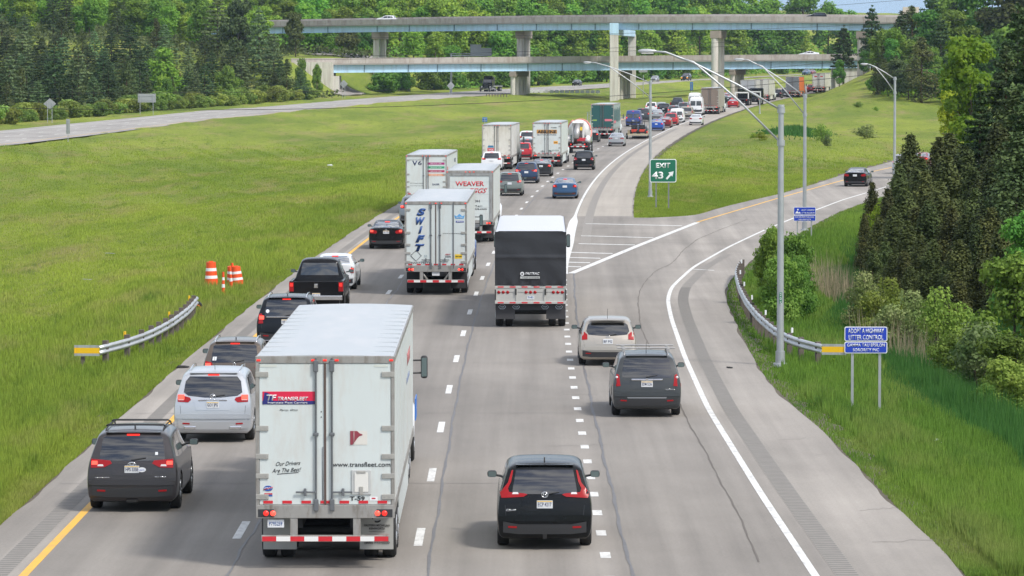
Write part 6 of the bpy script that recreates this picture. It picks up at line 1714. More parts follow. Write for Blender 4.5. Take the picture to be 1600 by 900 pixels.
back_sign(106.5, 222, 6, 23, 186, 'narrow grey sign seen almost edge on, on the near side of the opposite road', posts=(0,))
back_sign(537, 153, 13, 13, 124.5, 'pale diamond sign near the left abutment of the lower bridge', True, (-.3, .3))
back_sign(704.5, 149, 12, 14, 127, 'pale diamond sign in the median left of the black semi', True, (-.25, .25))
MBL = mat('marker_blue', (.02, .16, .50), .5)
def mile_marker(px, py, label, w_=6.5, h_=9, top=None):
    r_ = back_sign(px, py, w_, h_, top, label, posts=(0,), m=MBL, nm='marker_sign'); return r_
mile_marker(757.5, 206, 'small blue marker sign on the median beside the shield trailer', 7.5, 7, 183.5)
mile_marker(1080.5, 148, 'small blue marker sign on the median above the white vans', 4.5, 13, 128)
# overhead cantilever sign seen from behind
b = pix(705, 148.5); d = 905.; b = at(705, 140, d); z0 = zg(b.x, d); s = FPX / d
gr = empty('overhead_sign', (b.x, d, z0)); f = lambda y: at(705, y, d).z - z0
MB().tube((0, 0, 0), (0, 0, f(83)), .25, .2, 12).build('mast', GALV, gr)
MB().tube((0, 0, f(84)), (60 / s, 0, f(84)), .12, n=8).tube((0, 0, f(87)), (60 / s, 0, f(87)), .12, n=8).build('mast_arm', GALV, gr)
MB().box(30 / s, 47 / s, -.05, .05, f(88), f(69.5)).box(47 / s + .02, 63 / s, -.05, .05, f(88), f(75)).build('sign_panel', SBACK, gr)
tag(gr, 'grey back of an overhead sign on a mast arm between the two bridges', 'road sign')
t_ = at(1005, 110, 925); gs = empty('road_sign', (t_.x, 925, zg(t_.x, 925)))
MB().box(-1.0, 1.0, 0, .05, at(0, 113, 925).z - gs.location.z, at(0, 107, 925).z - gs.location.z).build('sign_panel', SBACK, gs); MB().tube((0, -.1, 0), (0, -.1, 5), .08).build('post', GALV, gs)
tag(gs, 'grey sign back under the lower bridge right of the square column', 'road sign')

# ------------------------------------------------------------------ guardrails
WBEAM = mat('w_beam', (.50, .52, .53), .38, .55, var=.15, scale=2, dirt=(.30, .29, .27), dscale=1.5)
YEL = mat('reflector_yellow', (.80, .47, .01), .4)
def guardrail(pts_px, label, side, end_yellow, posts_step=1.9, h=.76, reflect=(), flare=0.):
    W_ = [pix(*p) for p in pts_px]; W_ = [Vector((p.x, p.y, 0)) for p in W_]
    # resample evenly
    L_s = [0]
    for i in range(1, len(W_)): L_s.append(L_s[-1] + (W_[i] - W_[i - 1]).length)
    n = int(L_s[-1] / .6); P_ = []
    for k in range(n + 1):
        t = L_s[-1] * k / n; i = max(j for j in range(len(L_s)) if L_s[j] <= t + 1e-9); i = min(i, len(W_) - 2)
        P_.append(W_[i].lerp(W_[i + 1], (t - L_s[i]) / (L_s[i + 1] - L_s[i])))
    for _ in range(10):
        for i in range(1, n): P_[i] = (P_[i - 1] + P_[i] * 2 + P_[i + 1]) / 4
    for p in P_: p.z = zg(p.x, p.y)
    zl = [p.z for p in P_]; zz = np.array(zl)
    for _ in range(20): zz[1:-1] = (zz[:-2] + zz[1:-1] * 2 + zz[2:]) / 4
    for p, z in zip(P_, zz): p.z = z
    root = empty('guardrail', P_[0]); o0 = P_[0].copy()
    sec = [(0, -.155), (.03, -.15), (.075, -.10), (.075, -.06), (.012, -.02), (.012, .02), (.075, .06), (.075, .10), (.03, .15), (0, .155)]
    vs, fs = [], []; m_ = len(sec)
    for i, p in enumerate(P_):
        t = (P_[min(i + 1, n)] - P_[max(i - 1, 0)]).normalized(); nb = Vector((t.y, -t.x, 0)).normalized() * side
        for a, u in sec: vs.append(p - o0 + nb * (a + .13) + Vector((0, 0, h - .16 + u)))
    for i in range(n): fs += [(i * m_ + k, i * m_ + k + 1, (i + 1) * m_ + k + 1, (i + 1) * m_ + k) for k in range(m_ - 1)]
    r_ = MB().add(vs, fs, 0, True).build('rail', WBEAM, root); sm = r_.modifiers.new('t', 'SOLIDIFY'); sm.thickness = .012
    st = max(1, int(posts_step / .6))
    for i in range(1, n, st):
        p = P_[i] - o0; t = (P_[min(i + 1, n)] - P_[max(i - 1, 0)]).normalized(); a = math.atan2(t.y, t.x)
        M = Matrix.Translation(p) @ Matrix.Rotation(a, 4, 'Z')
        sgn = -side
        MB().box(-.075, .075, sgn * .0, sgn * .16, -.8, h + (.10 if side > 0 else .03), rot=M).build('post', WOOD, root)
        if (i // st) % 5 in reflect: MB().box(-.05, .05, sgn * .0 - .03, sgn * .0 + .03, h + .04, h + .20, rot=M).build('reflector', YEL if side > 0 else SW, root)
    # end shoe
    p = P_[0] - o0; t = (P_[1] - P_[0]).normalized()
    M = Matrix.Translation(p) @ Matrix.Rotation(math.atan2(t.y, t.x), 4, 'Z')
    return root, P_, M
gl, Pl, M = guardrail([(148, 568), (190, 563), (225, 552), (262, 532), (290, 511), (302, 495)], '', 1, True, reflect=(1,))
tag(gl, 'galvanised guardrail in the grass on the left with a yellow banded end', 'guardrail')
def end_terminal(root, a_px, b_px, hh=.35):
    b = Pl if root is gl else None
    return None
# wrapped end section with yellow sheet
def nose(root, P_, length_dir, w_=.95):
    t0 = (P_[1] - P_[0]).normalized(); sd_ = 1 if root is gl else -1; nb0 = Vector((t0.y, -t0.x, 0)).normalized() * sd_
    q = length_dir.normalized() * w_; p = nb0 * .17 - q * .04
    nrm = nb0
    v = []
    base = .76 - .16
    n = 10; vs = []; fs = []
    for i in range(n + 1):
        t = i / n; c_ = p + q * t; bul = nrm * (-.04) if t < .8 else nrm * (-.04 + .2 * ((t - .8) / .2))
        for z in (-.17, -.09, .09, .17): vs.append(c_ + bul + Vector((0, 0, base + z)))
    for i in range(n):
        for k in range(3): fs.append((i * 4 + k, i * 4 + k + 1, i * 4 + k + 5, i * 4 + k + 4))
    mi = [1 if k == 1 else 0 for i in range(n) for k in range(3)]
    mb = MB(); mb.add(vs, fs); mb.mi = mi
    o = mb.build('end_terminal', [WBEAM, YEL], root); sm = o.modifiers.new('t', 'SOLIDIFY'); sm.thickness = .02
    return o
def dirv(px, d_): return Vector((d_[0], d_[1], 0))
nose(gl, Pl, Vector((-.95, .1, 0)), 1.0)
MB().box(-.45, -.33, .05, .20, -.5, .40).build('post', WOOD, gl)
gr_, Pr, M = guardrail([(1292, 572), (1268, 568), (1240, 560), (1215, 545), (1190, 522), (1172, 498), (1161, 475), (1155, 452), (1158, 440), (1164, 432)], '', -1, True, reflect=(2,))
tag(gr_, 'curved guardrail along the right shoulder with a yellow banded end', 'guardrail')
nose(gr_, Pr, Vector((.62, -.08, 0)))
# far guard fence in the median
fg = empty('guardrail', pix(830, 146)); o0 = fg.location.copy()
for k in range(14):
    p = pix(830 + k * 8, 145.5 + 1.2 * k / 13); MB().box(p.x - o0.x - .45, p.x - o0.x + .45, p.y - o0.y, p.y - o0.y + .1, .1, .75).build('post', SW if k % 1 == 0 else WOOD, fg)
tag(fg, 'row of short white guard posts in the median right of the round columns', 'guardrail')
fg2 = empty('guardrail', pix(760, 153)); o0 = fg2.location.copy()
for k in range(8):
    p = pix(760 + k * 4.5, 150.5); MB().box(p.x - o0.x - .1, p.x - o0.x + .1, p.y - o0.y, p.y - o0.y + .1, 0, .7).build('post', WOOD, fg2)
tag(fg2, 'short dark guard posts in the median below the black semi', 'guardrail')

# ------------------------------------------------------------------ traffic barrels and markers
def barrel():
    root = empty('traffic_barrel')
    z = [0.06, .34, .36, .46, .48, .64, .66, .76, .78, 1.0]; r = [.29, .275, .27, .255, .25, .24, .235, .225, .215, .205]
    for i in range(5):
        seg = MB().lathe([(r[2 * i], z[2 * i]), (r[2 * i + 1], z[2 * i + 1] + .02)], (0, 0, 0), 'z', 22)
        seg.build('body' if i == 0 else 'band', ORANGE if i % 2 == 0 else SW, root)
    MB().box(-.09, .09, -.02, .02, 1.0, 1.06, ch=.01).build('handle', ORANGE, root)
    MB().lathe([(.40, 0), (.42, .05), (.30, .09)], (0, 0, 0), 'z', 20).build('base', RUBBER, root); return root
def stand(root, px, py, label, cat, group, tilt=(0, 0)):
    b = pix(px, py); root.location = (b.x, b.y, zg(b.x, b.y) - .02); root.rotation_euler = (R(tilt[0]), R(tilt[1]), 0); return tag(root, label, cat, group)
bg = 'orange traffic barrels on the left verge'
b1 = stand(barrel(), 330.5, 449, 'orange and white barrel standing alone on the left, black base showing', 'traffic barrel', bg, (0, -1)); b1.scale = (1.0, 1.0, 1.06)
b2 = stand(copy_tree(b1), 372, 448, 'orange and white barrel leaning behind two slim markers', 'traffic barrel', bg, (0, -6)); b2.scale = (.92, .92, .88)
b3 = stand(copy_tree(b1), 363.5, 447, 'orange and white barrel at the back of the marker cluster', 'traffic barrel', bg, (4, -3)); b3.scale = (.85, .85, .86)
def marker():
    root = empty('tubular_marker')
    zz = [.05, .36, .50, .66, .78, 1.0]
    for i in range(5): MB().lathe([(.075 - .006 * i, zz[i]), (.069 - .006 * i, zz[i + 1])], (0, 0, 0), 'z', 14).build('tube' if i % 2 == 0 else 'band', ORANGE if i % 2 == 0 else SW, root)
    MB().lathe([(.16, 0), (.15, .05)], (0, 0, 0), 'z', 14).build('base', RUBBER, root); return root
m1 = stand(marker(), 349, 462, 'slim orange and white marker post standing between the barrels', 'marker post', 'slim orange marker posts')
m2 = stand(copy_tree(m1), 362, 452, 'slim orange and white marker post leaning at the left of the barrel cluster', 'marker post', 'slim orange marker posts', (3, -4))
m3 = stand(copy_tree(m1), 367.5, 448, 'slim orange and white marker post in front of the leaning barrel', 'marker post', 'slim orange marker posts', (0, -7)); m3.scale = (1.1, 1.1, 1.05)
# worn tyre with an orange ring lying at the guardrail's end
b = pix(308, 486); ty = empty('scrap_tyre', (b.x, b.y, zg(b.x, b.y) + .16)); ty.rotation_euler = (R(20), 0, R(8))
MB().lathe([(.12, -.09), (.20, -.12), (.22, 0), (.20, .12), (.12, .09)], (0, 0, 0), 'y', 20).build('tyre', RUBBER, ty)
MB().path([(.13 * math.cos(t * PI / 9), -.13, .13 * math.sin(t * PI / 9)) for t in range(19)], .02, 6, cap=False).build('ring', ORANGE, ty)
tag(ty, 'black tyre with an orange ring at the far end of the left guardrail', 'tyre')
def scrap(px, py, sx, sy, sz, m, label, cat, nm, onroad=False, seed=1):
    b = pix(px, py); r = random.Random(seed); bm = bmesh.new(); bmesh.ops.create_icosphere(bm, subdivisions=2, radius=1)
    for v in bm.verts: v.co = Vector((v.co.x * sx, v.co.y * sy, v.co.z * sz)) * r.uniform(.65, 1.25)
    me = bpy.data.meshes.new(nm); bm.to_mesh(me); bm.free(); o = link(nm, me, m); o.location = (b.x, b.y, (RISE if onroad else zg(b.x, b.y) + .05) + sz * .6); o.rotation_euler = (0, 0, r.uniform(0, 3)); tag(o, label, cat); return o
scrap(284, 577, .22, .1, .05, RUBBER, 'black strip of tyre rubber on the left shoulder edge', 'tyre scrap', 'tyre_scrap', True, 1)
scrap(366, 533, .12, .09, .07, RUBBER, 'small black scrap in the grass by the left shoulder', 'tyre scrap', 'tyre_scrap', False, 5)
scrap(1462, 695, .16, .12, .10, SW, 'white crumpled litter in the grass on the right', 'litter', 'crumpled_bag', False, 2)
scrap(1140, 577, .18, .08, .03, RUBBER, 'dark scrap of rubber on the right shoulder near the lamp pole', 'tyre scrap', 'tyre_scrap', True, 3)
scrap(172, 386, .4, .05, .02, SBACK, 'white strip of litter lying in the median grass, upper one', 'litter', 'litter_strip', False, 6)
scrap(136, 424, .4, .05, .02, SBACK, 'white strip of litter lying in the median grass, lower one', 'litter', 'litter_strip', False, 7)
scrap(516, 252, .35, .1, .1, SW, 'white scrap of litter far out in the median', 'litter', 'litter_scrap', False, 8)

# ------------------------------------------------------------------ overhead wires
WIRE = mat('wire', (.02, .02, .022), .6)
def wire(pts, d, r, label):
    """pts: pixels the wire passes, at distance d; carried on well past the frame to poles out of view"""
    W_ = [at(px, py, d) for px, py in pts]
    xs = np.array([q.x for q in W_]); zs = np.array([q.z for q in W_]); c_ = np.polyfit(xs, zs, 2 if len(pts) > 2 else 1)
    X = np.linspace(xs[0] - 8, xs[-1] + 8, 60)
    o = MB().path([(x, d, float(np.polyval(c_, x))) for x in X], r, 5).build('overhead_wire', WIRE)
    return tag(o, label, 'overhead wire', 'power lines across the scene')
wire([(-20, 168), (300, 171), (560, 168), (800, 160), (1075, 142), (1320, 119), (1480, 104)], 330, .022, 'overhead wire crossing low over the median and the far queue')
wire([(-20, 145), (200, 145), (420, 144), (620, 141)], 360, .018, 'overhead wire in front of the left thicket, below the others')
wire([(-20, 86), (420, 89), (840, 80), (1200, 62)], 420, .018, 'upper one of the close pair of wires before the left trees')
wire([(-20, 91), (420, 94), (840, 85), (1250, 66)], 420, .018, 'lower one of the close pair of wires before the left trees')
wire([(-20, 55), (420, 58), (840, 55), (1200, 47), (1500, 30)], 450, .018, 'topmost overhead wire running under the upper bridge')
wire([(1310, 8), (1400, 1), (1500, -7)], 450, .018, 'overhead wire against the sky at the top right')
wire([(1180, 108), (1340, 94), (1480, 84), (1620, 74)], 380, .018, 'overhead wire in front of the trees at the right end of the lower bridge')
# ------------------------------------------------------------------ vegetation
def leaf_material(name, ca, cb, cc=None, trans=.35, rough=.7):
    """leaf colour differs from tree to tree and from clump to clump"""
    m, nt, b = _mat(name); N = nt.nodes.new; L = nt.links.new
    oi = N('ShaderNodeObjectInfo'); tcn = N('ShaderNodeTexCoord')
    n = N('ShaderNodeTexNoise'); n.inputs['Scale'].default_value = .9; n.inputs['Detail'].default_value = 5; L(tcn.outputs['Object'], n.inputs['Vector'])
    mr = N('ShaderNodeMapRange'); mr.inputs[1].default_value = .35; mr.inputs[2].default_value = .65; L(n.outputs['Fac'], mr.inputs[0])
    m1 = N('ShaderNodeMix'); m1.data_type = 'RGBA'; m1.inputs['A'].default_value = (*ca, 1); m1.inputs['B'].default_value = (*cb, 1); L(mr.outputs[0], m1.inputs['Factor'])
    hs = N('ShaderNodeHueSaturation'); L(m1.outputs['Result'], hs.inputs['Color'])
    r1 = N('ShaderNodeMapRange'); r1.inputs[3].default_value = .465; r1.inputs[4].default_value = .525; L(oi.outputs['Random'], r1.inputs[0]); L(r1.outputs[0], hs.inputs['Hue'])
    wn_ = N('ShaderNodeTexWhiteNoise'); wn_.noise_dimensions = '1D'; L(oi.outputs['Random'], wn_.inputs['W'])
    r2 = N('ShaderNodeMapRange'); r2.inputs[3].default_value = .68; r2.inputs[4].default_value = 1.35; L(wn_.outputs['Value'], r2.inputs[0]); L(r2.outputs[0], hs.inputs['Value'])
    L(hs.outputs['Color'], b.inputs['Base Color']); b.inputs['Roughness'].default_value = rough; b.inputs['Specular IOR Level'].default_value = .25
    tr = N('ShaderNodeBsdfTranslucent'); L(hs.outputs['Color'], tr.inputs['Color'])
    mx_ = N('ShaderNodeMixShader'); mx_.inputs[0].default_value = trans; L(b.outputs[0], mx_.inputs[1]); L(tr.outputs[0], mx_.inputs[2])
    L(mx_.outputs[0], nt.nodes['Material Output'].inputs['Surface']); return m
LF_BROAD = leaf_material('leaf_broad', (.085, .20, .030), (.16, .30, .045))
LF_FAR = leaf_material('leaf_far_wood', (.115, .26, .030), (.245, .41, .050))
LF_LIME = leaf_material('leaf_lime', (.24, .37, .03), (.37, .47, .04), trans=.5)
LF_PINE = leaf_material('needle_pine', (.040, .080, .028), (.085, .135, .042), trans=.18)
LF_PINEB = leaf_material('needle_bluish', (.095, .165, .070), (.155, .225, .085), trans=.2)
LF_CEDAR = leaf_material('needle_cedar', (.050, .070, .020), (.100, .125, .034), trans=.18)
LF_SHRUB = leaf_material('leaf_shrub', (.14, .26, .04), (.24, .36, .065), trans=.4)
LF_PALE = leaf_material('leaf_blossom_shrub', (.12, .20, .05), (.27, .33, .13), trans=.35)
LF_KUDZU = leaf_material('leaf_thicket', (.17, .26, .045), (.27, .35, .08), trans=.4)
BARK = mat('bark', (.10, .08, .06), .95, var=.3, scale=5)
BARKP = mat('bark_pine', (.12, .075, .05), .95, var=.3, scale=5)
def cards(C, Nn, size, aspect=1.0, jitter=.35, rs=None, tri=False):
    """leaf faces at points C with normals near Nn"""
    r_ = rs or rng; n = len(C)
    nr = Nn + r_.normal(0, jitter, (n, 3)); nr /= np.linalg.norm(nr, axis=1)[:, None] + 1e-9
    a = np.cross(nr, r_.normal(0, 1, (n, 3))); a /= np.linalg.norm(a, axis=1)[:, None] + 1e-9
    b_ = np.cross(nr, a); s = (size * r_.uniform(.6, 1.35, n))[:, None]
    a = a * s * aspect / 2; b_ = b_ * s / 2
    if tri:
        v = np.stack([C - a - b_ * .6, C + a - b_ * .6, C + b_ * 1.1], 1).reshape(-1, 3); f = np.arange(n * 3).reshape(-1, 3)
    else:
        # bent leaf cluster: rhombus-like quad
        v = np.stack([C - a, C - b_ * .75 , C + a, C + b_ * .9 + nr * s * .12], 1).reshape(-1, 3); f = np.arange(n * 4).reshape(-1, 4)
    return v, f
def broad_mesh(H, Rr, n, leaf, seed, lobes=16, base=.22, spread=1.0):
    r_ = np.random.default_rng(seed)
    C, Nn = [], []
    ctr = []
    for i in range(lobes):
        t = r_.uniform(0, 1); z = H * (base + (1 - base) * (.12 + .78 * t))
        env = math.sin(PI * (.12 + .80 * t)) ** .6
        ang = r_.uniform(0, 2 * PI) ; rad = Rr * env * r_.uniform(.25, .82) * spread
        lr = Rr * r_.uniform(.26, .46) * (1.05 - .35 * t)
        ctr.append((rad * math.cos(ang), rad * math.sin(ang), z, lr))
    ctr.append((0, 0, H * .88, Rr * .36)); ctr.append((0, 0, H * .62, Rr * .5))
    w_ = np.array([c[3] ** 2 for c in ctr]); w_ /= w_.sum()
    idx = r_.choice(len(ctr), n, p=w_); cc = np.array(ctr)[idx]
    d_ = r_.normal(0, 1, (n, 3)); d_ /= np.linalg.norm(d_, axis=1)[:, None]
    bump = 1 + .22 * np.sin(d_[:, 0] * 7 + idx) * np.cos(d_[:, 1] * 6 + idx * 2) + .12 * np.sin(d_[:, 2] * 13 + idx)
    rad = cc[:, 3] * bump * r_.uniform(.55, 1.08, n) ** .6
    Cc = cc[:, :3] + d_ * rad[:, None] * np.array([1, 1, .78])
    Cc[:, 2] = np.minimum(Cc[:, 2], H * 1.03)
    nn = d_.copy(); nn[:, 2] += .35
    v, f = cards(Cc, nn, leaf, 1.0, .55, r_); return v, f, ctr
def trunk_mesh(H, Rr, ctr, r0, seed):
    mb = MB(); rr = random.Random(seed); top = H * .8
    mb.path([(0, 0, -.4), (rr.uniform(-.1, .1), 0, H * .25), (rr.uniform(-.2, .2), rr.uniform(-.2, .2), H * .5), (0, 0, top)], [r0 * 1.2, r0 * .85, r0 * .55, r0 * .15], 8)
    for c in ctr[:9]:
        z0 = max(H * .15, c[2] * .55); mb.path([(0, 0, z0), (c[0] * .5, c[1] * .5, (z0 + c[2]) / 2), (c[0] * .9, c[1] * .9, c[2])], [r0 * .4, r0 * .25, r0 * .06], 5)
    return mb.mesh('trunk')
def pine_mesh(H, Rr, n, leaf, seed, base=.10, tiers=16, power=.85, droop=.12, irregular=.3):
    r_ = np.random.default_rng(seed); br = []
    for t in range(tiers):
        f = t / (tiers - 1); z = H * (base + (1 - base) * f * .98)
        L = Rr * (1 - f) ** power * r_.uniform(1 - irregular, 1.08) + .12 * Rr * (1 - f) + .05
        nb = r_.integers(5, 8)
        for k in range(nb):
            a = 2 * PI * (k + r_.uniform(-.3, .3)) / nb + t * 1.1; br.append((a, z + r_.uniform(-.2, .2) * H / tiers, L * r_.uniform(.7, 1.12)))
    br = np.array(br); w_ = br[:, 2] + .05; w_ /= w_.sum(); idx = r_.choice(len(br), n, p=w_); b_ = br[idx]
    s = r_.uniform(.08, 1, n) ** .65
    lat = r_.normal(0, .13, n) * b_[:, 2] * (1.15 - s) + r_.normal(0, .04, n) * Rr
    ca, sa = np.cos(b_[:, 0]), np.sin(b_[:, 0]); rad = s * b_[:, 2]
    C = np.stack([ca * rad - sa * lat, sa * rad + ca * lat, b_[:, 1] + rad * (.22 - droop) - droop * rad ** 2 / max(Rr, .1) + r_.normal(0, .035 * H / tiers * 4, n)], 1)
    nn = np.stack([ca * .35, sa * .35, np.full(n, .9)], 1)
    v, f = cards(C, nn, leaf, .6, .5, r_); return v, f
def pine_trunk(H, r0):
    return MB().path([(0, 0, -.4), (0, 0, H * .5), (0, 0, H * .97)], [r0, r0 * .6, r0 * .08], 8).mesh('trunk')
def cedar_mesh(H, Rr, n, leaf, seed):
    r_ = np.random.default_rng(seed)
    lob = []
    for i in range(34):
        f = r_.uniform(0, 1) ** 1.1; z = H * (.03 + .93 * f); a = r_.uniform(0, 2 * PI); env = (1 - f) ** .62 * (.55 + .45 * min(1, f * 6))
        lob.append((Rr * env * .55 * math.cos(a), Rr * env * .55 * math.sin(a), z, Rr * (.20 + .30 * env), H * .085))
    lob = np.array(lob); w_ = lob[:, 3]; w_ = w_ / w_.sum(); idx = r_.choice(len(lob), n, p=w_); c = lob[idx]
    d_ = r_.normal(0, 1, (n, 3)); d_ /= np.linalg.norm(d_, axis=1)[:, None]
    q = r_.uniform(.5, 1.12, n)[:, None]
    C = c[:, :3] + d_ * q * np.stack([c[:, 3], c[:, 3], c[:, 4] * 1.2], 1)
    m_ = int(n * .12); top = r_.uniform(.75, 1.03, m_); C[:m_] = np.stack([r_.normal(0, .10, m_) * Rr * (1.25 - top) * 2, r_.normal(0, .10, m_) * Rr * (1.25 - top) * 2, top * H], 1)
    nn = d_.copy(); nn[:, 2] += .5
    v, f = cards(C, nn, leaf, .55, .5, r_); return v, f
PR = {}
def proto(key, kind, H, Rr, n, leaf, seed, m, r0=.2, **k):
    if kind == 'broad': v, f, ctr = broad_mesh(H, Rr, n, leaf, seed, **k); tm = trunk_mesh(H, Rr, ctr, r0, seed); tm.materials.append(BARK)
    elif kind == 'pine': v, f = pine_mesh(H, Rr, n, leaf, seed, **k); tm = pine_trunk(H, r0); tm.materials.append(BARKP)
    else: v, f = cedar_mesh(H, Rr, n, leaf, seed); tm = pine_trunk(H, r0); tm.materials.append(BARKP)
    PR[key] = (npmesh('crown', v, f, m), tm, H)
_cm = {}
def tree(key, x, d, H, name, label, cat='tree', group=None, m=None, z=None, wide=1., sink=0.):
    cm, tm, H0 = PR[key]
    root = empty(name, (x, d, (zg(x, d) if z is None else z) - sink), random.uniform(0, 6.28)); s = H / H0; root.scale = (s * wide, s * wide, s)
    if m is not None:
        kk = (key, m.name)
        if kk not in _cm: c2 = cm.copy(); c2.materials.clear(); c2.materials.append(m); _cm[kk] = c2
        cm = _cm[kk]
    c = bpy.data.objects.new('crown', cm); COL.objects.link(c); c.parent = root
    t = bpy.data.objects.new('trunk', tm); COL.objects.link(t); t.parent = root
    return tag(root, label, cat, group)
# far prototypes
for i in range(4): proto('fb%d' % i, 'broad', 14, 5.4, 6200, .60, 100 + i, LF_FAR, .25, lobes=22, base=.04)
for i in range(2): proto('fp%d' % i, 'pine', 12, 4.2, 7000, .46, 200 + i, LF_PINE, .2, base=.03, power=.6, tiers=18)
for i in range(2): proto('fc%d' % i, 'cedar', 8, 2.3, 3200, .34, 300 + i, LF_CEDAR, .15)
for i in range(2): proto('fs%d' % i, 'broad', 3, 2.4, 2600, .30, 400 + i, LF_KUDZU, .06, lobes=14, base=.0)
random.seed(21)
RG_ = random.Random(4)
# --- the wood that closes the view behind the bridges
WOOD_G = 'trees of the wood behind the bridges'
def wood_row(px0, px1, d, n, hmin, hmax, jitter=14, lab='green broadleaf tree of the wood behind the bridges', keys=('fb0', 'fb1', 'fb2', 'fb3'), zoff=0.):
    for i in range(n):
        px = px0 + (px1 - px0) * (i + RG_.uniform(.2, .8)) / n; dd_ = d + RG_.uniform(-jitter, jitter); x = at(px, 100, dd_).x
        if float(opp_far(dd_)) - x < 7 and x < float(opp_near(dd_)) + 6: dd_ += 120; x = at(px, 100, dd_).x
        if float(opp_far(dd_)) - x < 7: continue
        tree(RG_.choice(keys), x, dd_, RG_.uniform(hmin, hmax), 'broadleaf_tree', lab, group=WOOD_G, wide=RG_.uniform(.85, 1.15))
wood_row(500, 1000, 985, 16, 8, 12)
wood_row(480, 960, 1030, 18, 12, 16)
wood_row(480, 1130, 1090, 22, 13, 17)
wood_row(480, 1330, 1180, 26, 15, 19)
wood_row(480, 1400, 1270, 26, 17, 21)
wood_row(460, 1420, 1370, 26, 19, 24)
wood_row(560, 1330, 950, 0, 5, 6)
# more distant wood and hills
def hill(name, d, zf, m, x0=-900, x1=900, depth=260, n=160, label=None):
    xs = np.linspace(x0, x1, n); r_ = np.random.default_rng(int(d)); vs = []; fs = []
    for j, (dd_, k) in enumerate(((d - depth, 0), (d - depth * .4, .62), (d, 1), (d + depth, .0))):
        for x in xs: vs.append((x, dd_, 5 + (zf(x) - 5) * k + r_.uniform(-1, 1) * 2.2 * (k > 0)))
    for j in range(3):
        for i in range(n - 1): fs.append((j * n + i, j * n + i + 1, (j + 1) * n + i + 1, (j + 1) * n + i))
    o = MB().add(vs, fs, 0, True).build(name, m); tag(o, kind='structure'); return o
HILLM = grass_material('far_wood_floor', (.03, .07, .02), (.045, .09, .025), (.05, .10, .03), (.03, .06, .02), .01)
zh1 = lambda x: 27 + 4.5 * math.sin(x / 95 + 1.2) + 2.5 * math.sin(x / 33) - max(0, x - 60) * .055 + max(0, -x - 20) * .03
zh2 = lambda x: 66 + 9 * math.sin(x / 210 + .5) + 4 * math.sin(x / 60) - max(0, x + 60) * .075
hill('distant_hills', 2500, zh1, HILLM); hill('distant_hills', 4300, zh2, HILLM, -1800, 1800, 500)
# leafy mass on the hills: a far wood nobody could count
def far_wood(d, zf, n, x0, x1, size, nm, lf, depth):
    r_ = np.random.default_rng(int(d) + 1); x = r_.uniform(x0, x1, n); k = r_.uniform(0, 1, n); y = d - depth * (1 - k)
    zz = np.array([zf(a) for a in x]); kk = np.where(k < .6, k / .6 * .62, .62 + (k - .6) / .4 * .38)
    cell = 1 + .45 * np.sin(x * .55 + y * .21) * np.sin(x * .23 - y * .33)
    z = 5 + (zz - 5) * kk + size * 1.1 * cell * r_.uniform(.2, 1.3, n)
    C = np.stack([x, y, z], 1); nn = np.tile(np.array([[0, -.5, .8]]), (n, 1)); v, f = cards(C, nn, size, 1, .8, r_)
    me = npmesh(nm, v, f, lf); o = bpy.data.objects.new(nm, me); COL.objects.link(o); tag(o, 'dense green wood covering the distant rise', 'wood', kind='stuff')
far_wood(2500, zh1, 42000, -420, 420, 2.6, 'far_woods', LF_FAR, 200); far_wood(4300, zh2, 30000, -700, 700, 5.0, 'far_woods', LF_FAR, 400)

# --- left wood: conifers and broadleaf trees on the rising bank
LG = 'trees on the left bank'
labs = {'fp': 'dark spreading pine on the left bank', 'fc': 'slim dark cedar on the left bank', 'fb': 'green broadleaf tree on the left bank', 'pb': 'bluish green pine on the left bank'}
def ltree(px, d, off=None):
    pass
cnt = 0
for d, npx, hs in ((585, 16, (7.5, 10.5)), (615, 18, (8, 10.5)), (655, 20, (8, 11)), (700, 21, (8, 11)), (745, 21, (8, 11)), (795, 21, (8, 11)), (850, 20, (7, 10)), (910, 18, (7.5, 10.5)), (975, 17, (9, 12)), (1050, 16, (11, 15)), (1140, 15, (12, 17)), (1250, 15, (14, 18)), (1370, 14, (15, 20))):
    for i in range(npx):
        px = -30 + (560) * (i + RG_.uniform(0.1, .9)) / npx; dd_ = d + RG_.uniform(-20, 20); x = at(px, 100, dd_).x
        off = float(opp_far(dd_)) - x
        if off < 9: continue
        if 845 < dd_ < 965 and px > 410: continue      # keep the bridge approaches open
        if d < 900: k = RG_.choices(['fp', 'pb', 'fc', 'fb'], [.34, .34, .26, .06])[0]
        else: k = RG_.choices(['fp', 'fc', 'fb'], [.10, .08, .82])[0]
        h = RG_.uniform(*hs) * (.72 if k == 'fc' else 1)
        if off < 20: h *= .75
        if k == 'pb': tree('fp%d' % RG_.randint(0, 1), x, dd_, h, 'pine_tree', labs[k], group=LG, m=LF_PINEB, wide=RG_.uniform(.9, 1.25))
        else: tree(k + str(RG_.randint(0, 3 if k == 'fb' else 1)), x, dd_, h, {'fp': 'pine_tree', 'fc': 'cedar_tree', 'fb': 'broadleaf_tree'}[k], labs[k], group=LG, wide=RG_.uniform(.9, 1.3))
